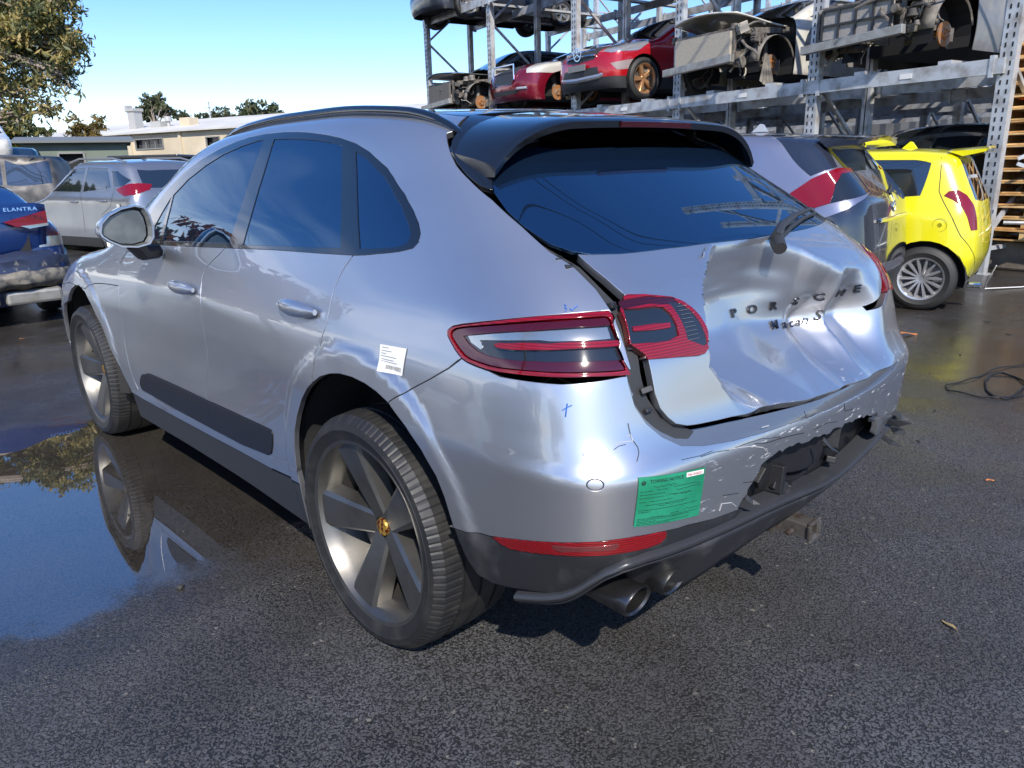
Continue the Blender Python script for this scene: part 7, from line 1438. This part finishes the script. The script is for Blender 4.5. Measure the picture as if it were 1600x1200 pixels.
    tree('yellow_green_tree','dense yellow green tree behind the stacked cars at the left edge',b2,[(0,0,0),(0,0,1.5),(.1,0,2.6)],[(rel2(px,py,45),R,1) for px,py,R in ((5,195,1.3),(30,198,1.1),(45,205,.8),(-20,195,1.4),(20,215,1.2),(40,220,.9))],.20,((.07,.08,.02),(.14,.12,.02),(.05,.06,.02)),5000,5,r0=.18)
    b3=Vector((14.6,57.0,1.5)); rel3=lambda px,py,d:tuple(Vector(_at(px,py,d))-b3)
    tree('small_yellow_tree','small yellowing tree in front of the cream warehouse',b3,[(0,0,0),(0,0,1.2),(.1,0,2.2)],[(rel3(px,py,52),R,1) for px,py,R in ((150,205,.8),(165,203,.9),(160,212,.8),(140,212,.6))],.17,((.20,.14,.04),(.14,.11,.04)),1600,6,r0=.12,twigs=7)
    b4=Vector((13.4,60.5,1.5)); 
    tree('low_green_tree','small green tree left of the yellowing one',b4,[(0,0,0),(0,0,1.2)],[(tuple(Vector(_at(px,py,58))-b4),R,1) for px,py,R in ((84,212,.5),(93,210,.45))],.17,((.07,.09,.03),(.12,.12,.04)),900,7,r0=.12,twigs=6)
    for k,(bx,by,lab,bls,leaf,n) in enumerate(((28.6,86,'tall rounded gum tree above the warehouse roof, beside the vent stack',((256,176,90,1.1),(268,170,90,1.2),(280,172,90,1.0),(264,184,90,1.2),(288,180,90,.7),(252,186,90,.9)),.28,3800),
        (40,104,'low dark tree on the skyline right of the vent stack',((306,192,108,1.0),(320,194,108,1.2),(335,196,108,1.0)),.34,1500),(36.5,86,'low green tree on the skyline left of the roof rail',((356,194,95,1.0),(368,190,95,1.2),(382,192,95,1.2),(395,188,95,1.2)),.28,2000),(60,85,'distant tree hidden mostly by the silver suv roof',((420,186,100,1.8),(440,184,100,1.8),(410,190,100,1.5)),.45,1500))):
        b_=Vector((bx,by,1.9)); tree('gum_tree',lab,b_,[(0,0,0),(.1,.1,2.5),(.2,.2,4.6)],[(tuple(Vector(_at(px,py,d))-b_),R,1) for px,py,d,R in bls],leaf,((.08,.10,.05),(.15,.15,.08),(.06,.075,.045)),n,20+k,r0=.3,twigs=8,group='trees on the skyline')
    # trees beyond the left edge of the frame: they show as reflections in the side windows
    for k,(x,y,h_,lab,cs) in enumerate(((-10,21,6.4,'broad green tree out of frame to the left, nearest',((.04,.07,.02),(.08,.10,.03))),(-6.6,17,6.2,'reddish autumn tree out of frame to the left',((.22,.05,.02),(.28,.10,.03),(.08,.06,.02))),(-5.2,26,8.2,'tall dark green tree out of frame to the far left',((.03,.05,.02),(.06,.08,.03))),(-20,3,4.8,'dark tree out of frame behind the left yard fence',((.04,.06,.02),(.07,.08,.03))),(-20,-5,4.4,'round tree out of frame behind the photographer',((.04,.06,.02),(.09,.09,.03))))):
        rr=random.Random(k); tree('yard_tree',lab,(x,y,0),[(0,0,0),(.1,0,1.5),(.1,.2,h_*.6)],[((rr.uniform(-2,2),rr.uniform(-2.2,2.2),h_*.5+rr.uniform(-1.4,1.2)),rr.uniform(1,1.5),1) for _ in range(9)],.22,cs,4500,30+k,r0=.22,group='trees left of the yard')
    pb=mat('pole_timber',(.20,.15,.11),.9)
    pl=empty('power_pole',(-9.5,2.6,0),math.radians(80),label='timber power pole with cross arms and wires, out of frame to the left',cat='power pole')
    m=MB(); m.tube([(0,0,0),(0,0,9.6)],[.17,.11],12); m.build('pole',pb,pl,smooth=True)
    for z in(9.2,8.4): m=MB(); m.box((0,0,z),(2.2,.12,.12)); m.build('cross_arm',pb,pl)
    for z,xs in((9.2,(-1,-.4,.4,1)),(8.4,(-1,1))):
        for x in xs: m=MB(); m.tube([(x,-40,z+1.2),(x,-20,z+.35),(x,0,z+.16),(x,20,z-.1),(x,45,z+.5)],.02,5); m.build('wire',mat('black_plastic',(.028,.029,.031),.5),pl)
    m=MB(); V=[];n=40
    xs_=np.linspace(-60,60,n); hz=[6+9*math.exp(-((x-5)/22)**2)+3*math.sin(x*.21)+2*math.sin(x*.5+1) for x in xs_]
    for x,h_ in zip(xs_,hz): V+=[(x,0,-3),(x,12,h_),(x,40,-3)]
    F=[(3*i+a,3*i+3+a,3*i+4+a,3*i+1+a) for i in range(n-1) for a in(0,1)]; m.add(V,F); o=m.build('hills',mat('hill_green',(.06,.085,.08),.95,noise=(.1,(.08,.10,.10),.4,.6)),smooth=True,kind='structure'); o.location=(128,292,4); o.rotation_euler=(0,0,math.radians(-25))
    m=MB(); m.tube([(0,0,0),(0,0,7.2)],.09,8); m.box((0,0,6.6),(.9,.06,.06)); o=m.build('mast',galv,label='thin mast rising beyond the warehouse roof',cat='mast'); o.location=(34.3,84.8,1.9)
    # ---- small things on the ground
    blk=mat('cable_rubber',(.012,.012,.013),.45)
    c1=[(4.02,-0.63)]; 
    for nm,lab,pts,r_ in (('black_cable','thin black cable lying in a pointed loop on the asphalt at the right edge',CAB1,.0045),('black_hose','thicker black cable loop on the asphalt at the right edge',CAB2,.0065)):
        m=MB(); P_=[Vector((x,y,.009)) for x,y in pts]; P_=[Vector((np.interp(t,range(len(P_)),[p[0] for p in P_]),np.interp(t,range(len(P_)),[p[1] for p in P_]),.009+.004*math.sin(t*3))) for t in np.linspace(0,len(P_)-1,60)]; m.tube(P_,r_,8); m.build(nm,blk,smooth=True,label=lab,cat='cable')
    m=MB(); m.tube([(7.0,.42,.30),(7.06,.50,.12),(7.2,.55,.02),(7.6,.30,.012),(8.2,.12,.012)],.006,6); m.build('white_wire',mat('white_plastic',(.7,.7,.68),.5),smooth=True,label='thin white wire trailing from the yellow car bumper onto the ground',cat='wire')
    m=MB(); V=[];n=9
    for i in range(n): f=i/(n-1); V+=[(-.09+.18*f,-.022*math.sin(math.pi*f)-.002,.006+.012*math.sin(5*f)),(-.09+.18*f,.022*math.sin(math.pi*f)+.002,.012+.01*math.sin(4*f+1))]
    m.add(V,[(2*i,2*i+2,2*i+3,2*i+1) for i in range(n-1)]); o=m.build('fallen_leaf',mat('dry_leaf',(.45,.16,.05),.7),label='brown curled leaf on the wet ground below the yellow car',cat='leaf'); o.location=(4.48,.36,.004); o.rotation_euler=(0,0,-.6); md=o.modifiers.new('s','SOLIDIFY'); md.thickness=.002
    rd_=random.Random(21); lf=mat('dry_leaf',(.45,.16,.05),.7); lf2=mat('pale_leaf',(.30,.22,.10),.7); pf=mat('broken_plastic',(.02,.02,.022),.4)
    for k in range(16):
        x,y=[(2.6,.9),(3.4,1.2),(1.7,-1.0),(2.3,-.3),(3.0,.3),(-1.5,3.6),(-1.9,4.6),(-1.3,5.0),(-.7,6.3),(4.9,-.3),(1.2,-1.5),(.4,-1.2),(-1.75,1.9),(3.7,-1.0),(2.0,.2),(5.4,.0)][k]; x+=rd_.uniform(-.1,.1); y+=rd_.uniform(-.1,.1)
        m=MB(); L_=rd_.uniform(.018,.05); n=6; V=[]
        if k%3==0:
            V=[(rd_.uniform(.5,1)*L_*math.cos(a),rd_.uniform(.3,.8)*L_*math.sin(a),.004+rd_.uniform(0,.006)) for a in (0,1.3,2.6,3.9,5.2)]; m.add(V,[(0,1,2,3,4)]); o=m.build('plastic_fragment',pf)
            tag(o,'small broken black plastic fragment on the asphalt','fragment','plastic fragments on the asphalt')
        else:
            for i in range(n): f=i/(n-1); V+=[(-L_+2*L_*f,-.25*L_*math.sin(math.pi*f)-.001,.003+.004*math.sin(5*f)),(-L_+2*L_*f,.25*L_*math.sin(math.pi*f)+.001,.006+.004*math.sin(4*f+1))]
            m.add(V,[(2*i,2*i+2,2*i+3,2*i+1) for i in range(n-1)]); o=m.build('fallen_leaf',lf2 if k%2 else lf); tag(o,'small dry leaf lying loose on the asphalt','leaf','small leaves scattered on the asphalt')
        o.location=(x,y,.002); o.rotation_euler=(0,0,rd_.uniform(0,6)); md=o.modifiers.new('s','SOLIDIFY'); md.thickness=.0015
    sm=mat('dark_stone',(.035,.034,.033),.6)
    for k,(x,y,s_) in enumerate(STONES):
        bm=bmesh.new(); bmesh.ops.create_icosphere(bm,subdivisions=1,radius=s_); rr=random.Random(k)
        for v in bm.verts: v.co*=rr.uniform(.7,1.25); v.co.z*=.6
        me=bpy.data.meshes.new('stone'); bm.to_mesh(me); bm.free(); me.materials.append(sm); o=bpy.data.objects.new('stone',me); COL.objects.link(o); o.location=(x,y,s_*.35); tag(o,'small dark stone lying on the asphalt','stone','loose stones on the asphalt')
def _at(px,py,d):
    # helper used once to lay out far planting in metres from the corner of the yard
    X=(px-800)*.96/1170*d; h=260+(800-px)*.0269
    return (-2.02+.7297*X+.6826*d,-1.81-.6837*X+.7308*d,1.42+(h-py)/1170*d*.96)

B1=HB(); BB=B1; B2=HB(); B2.D=dent
build_ground()
build_yard()
build_cars()
hero=build_hero()
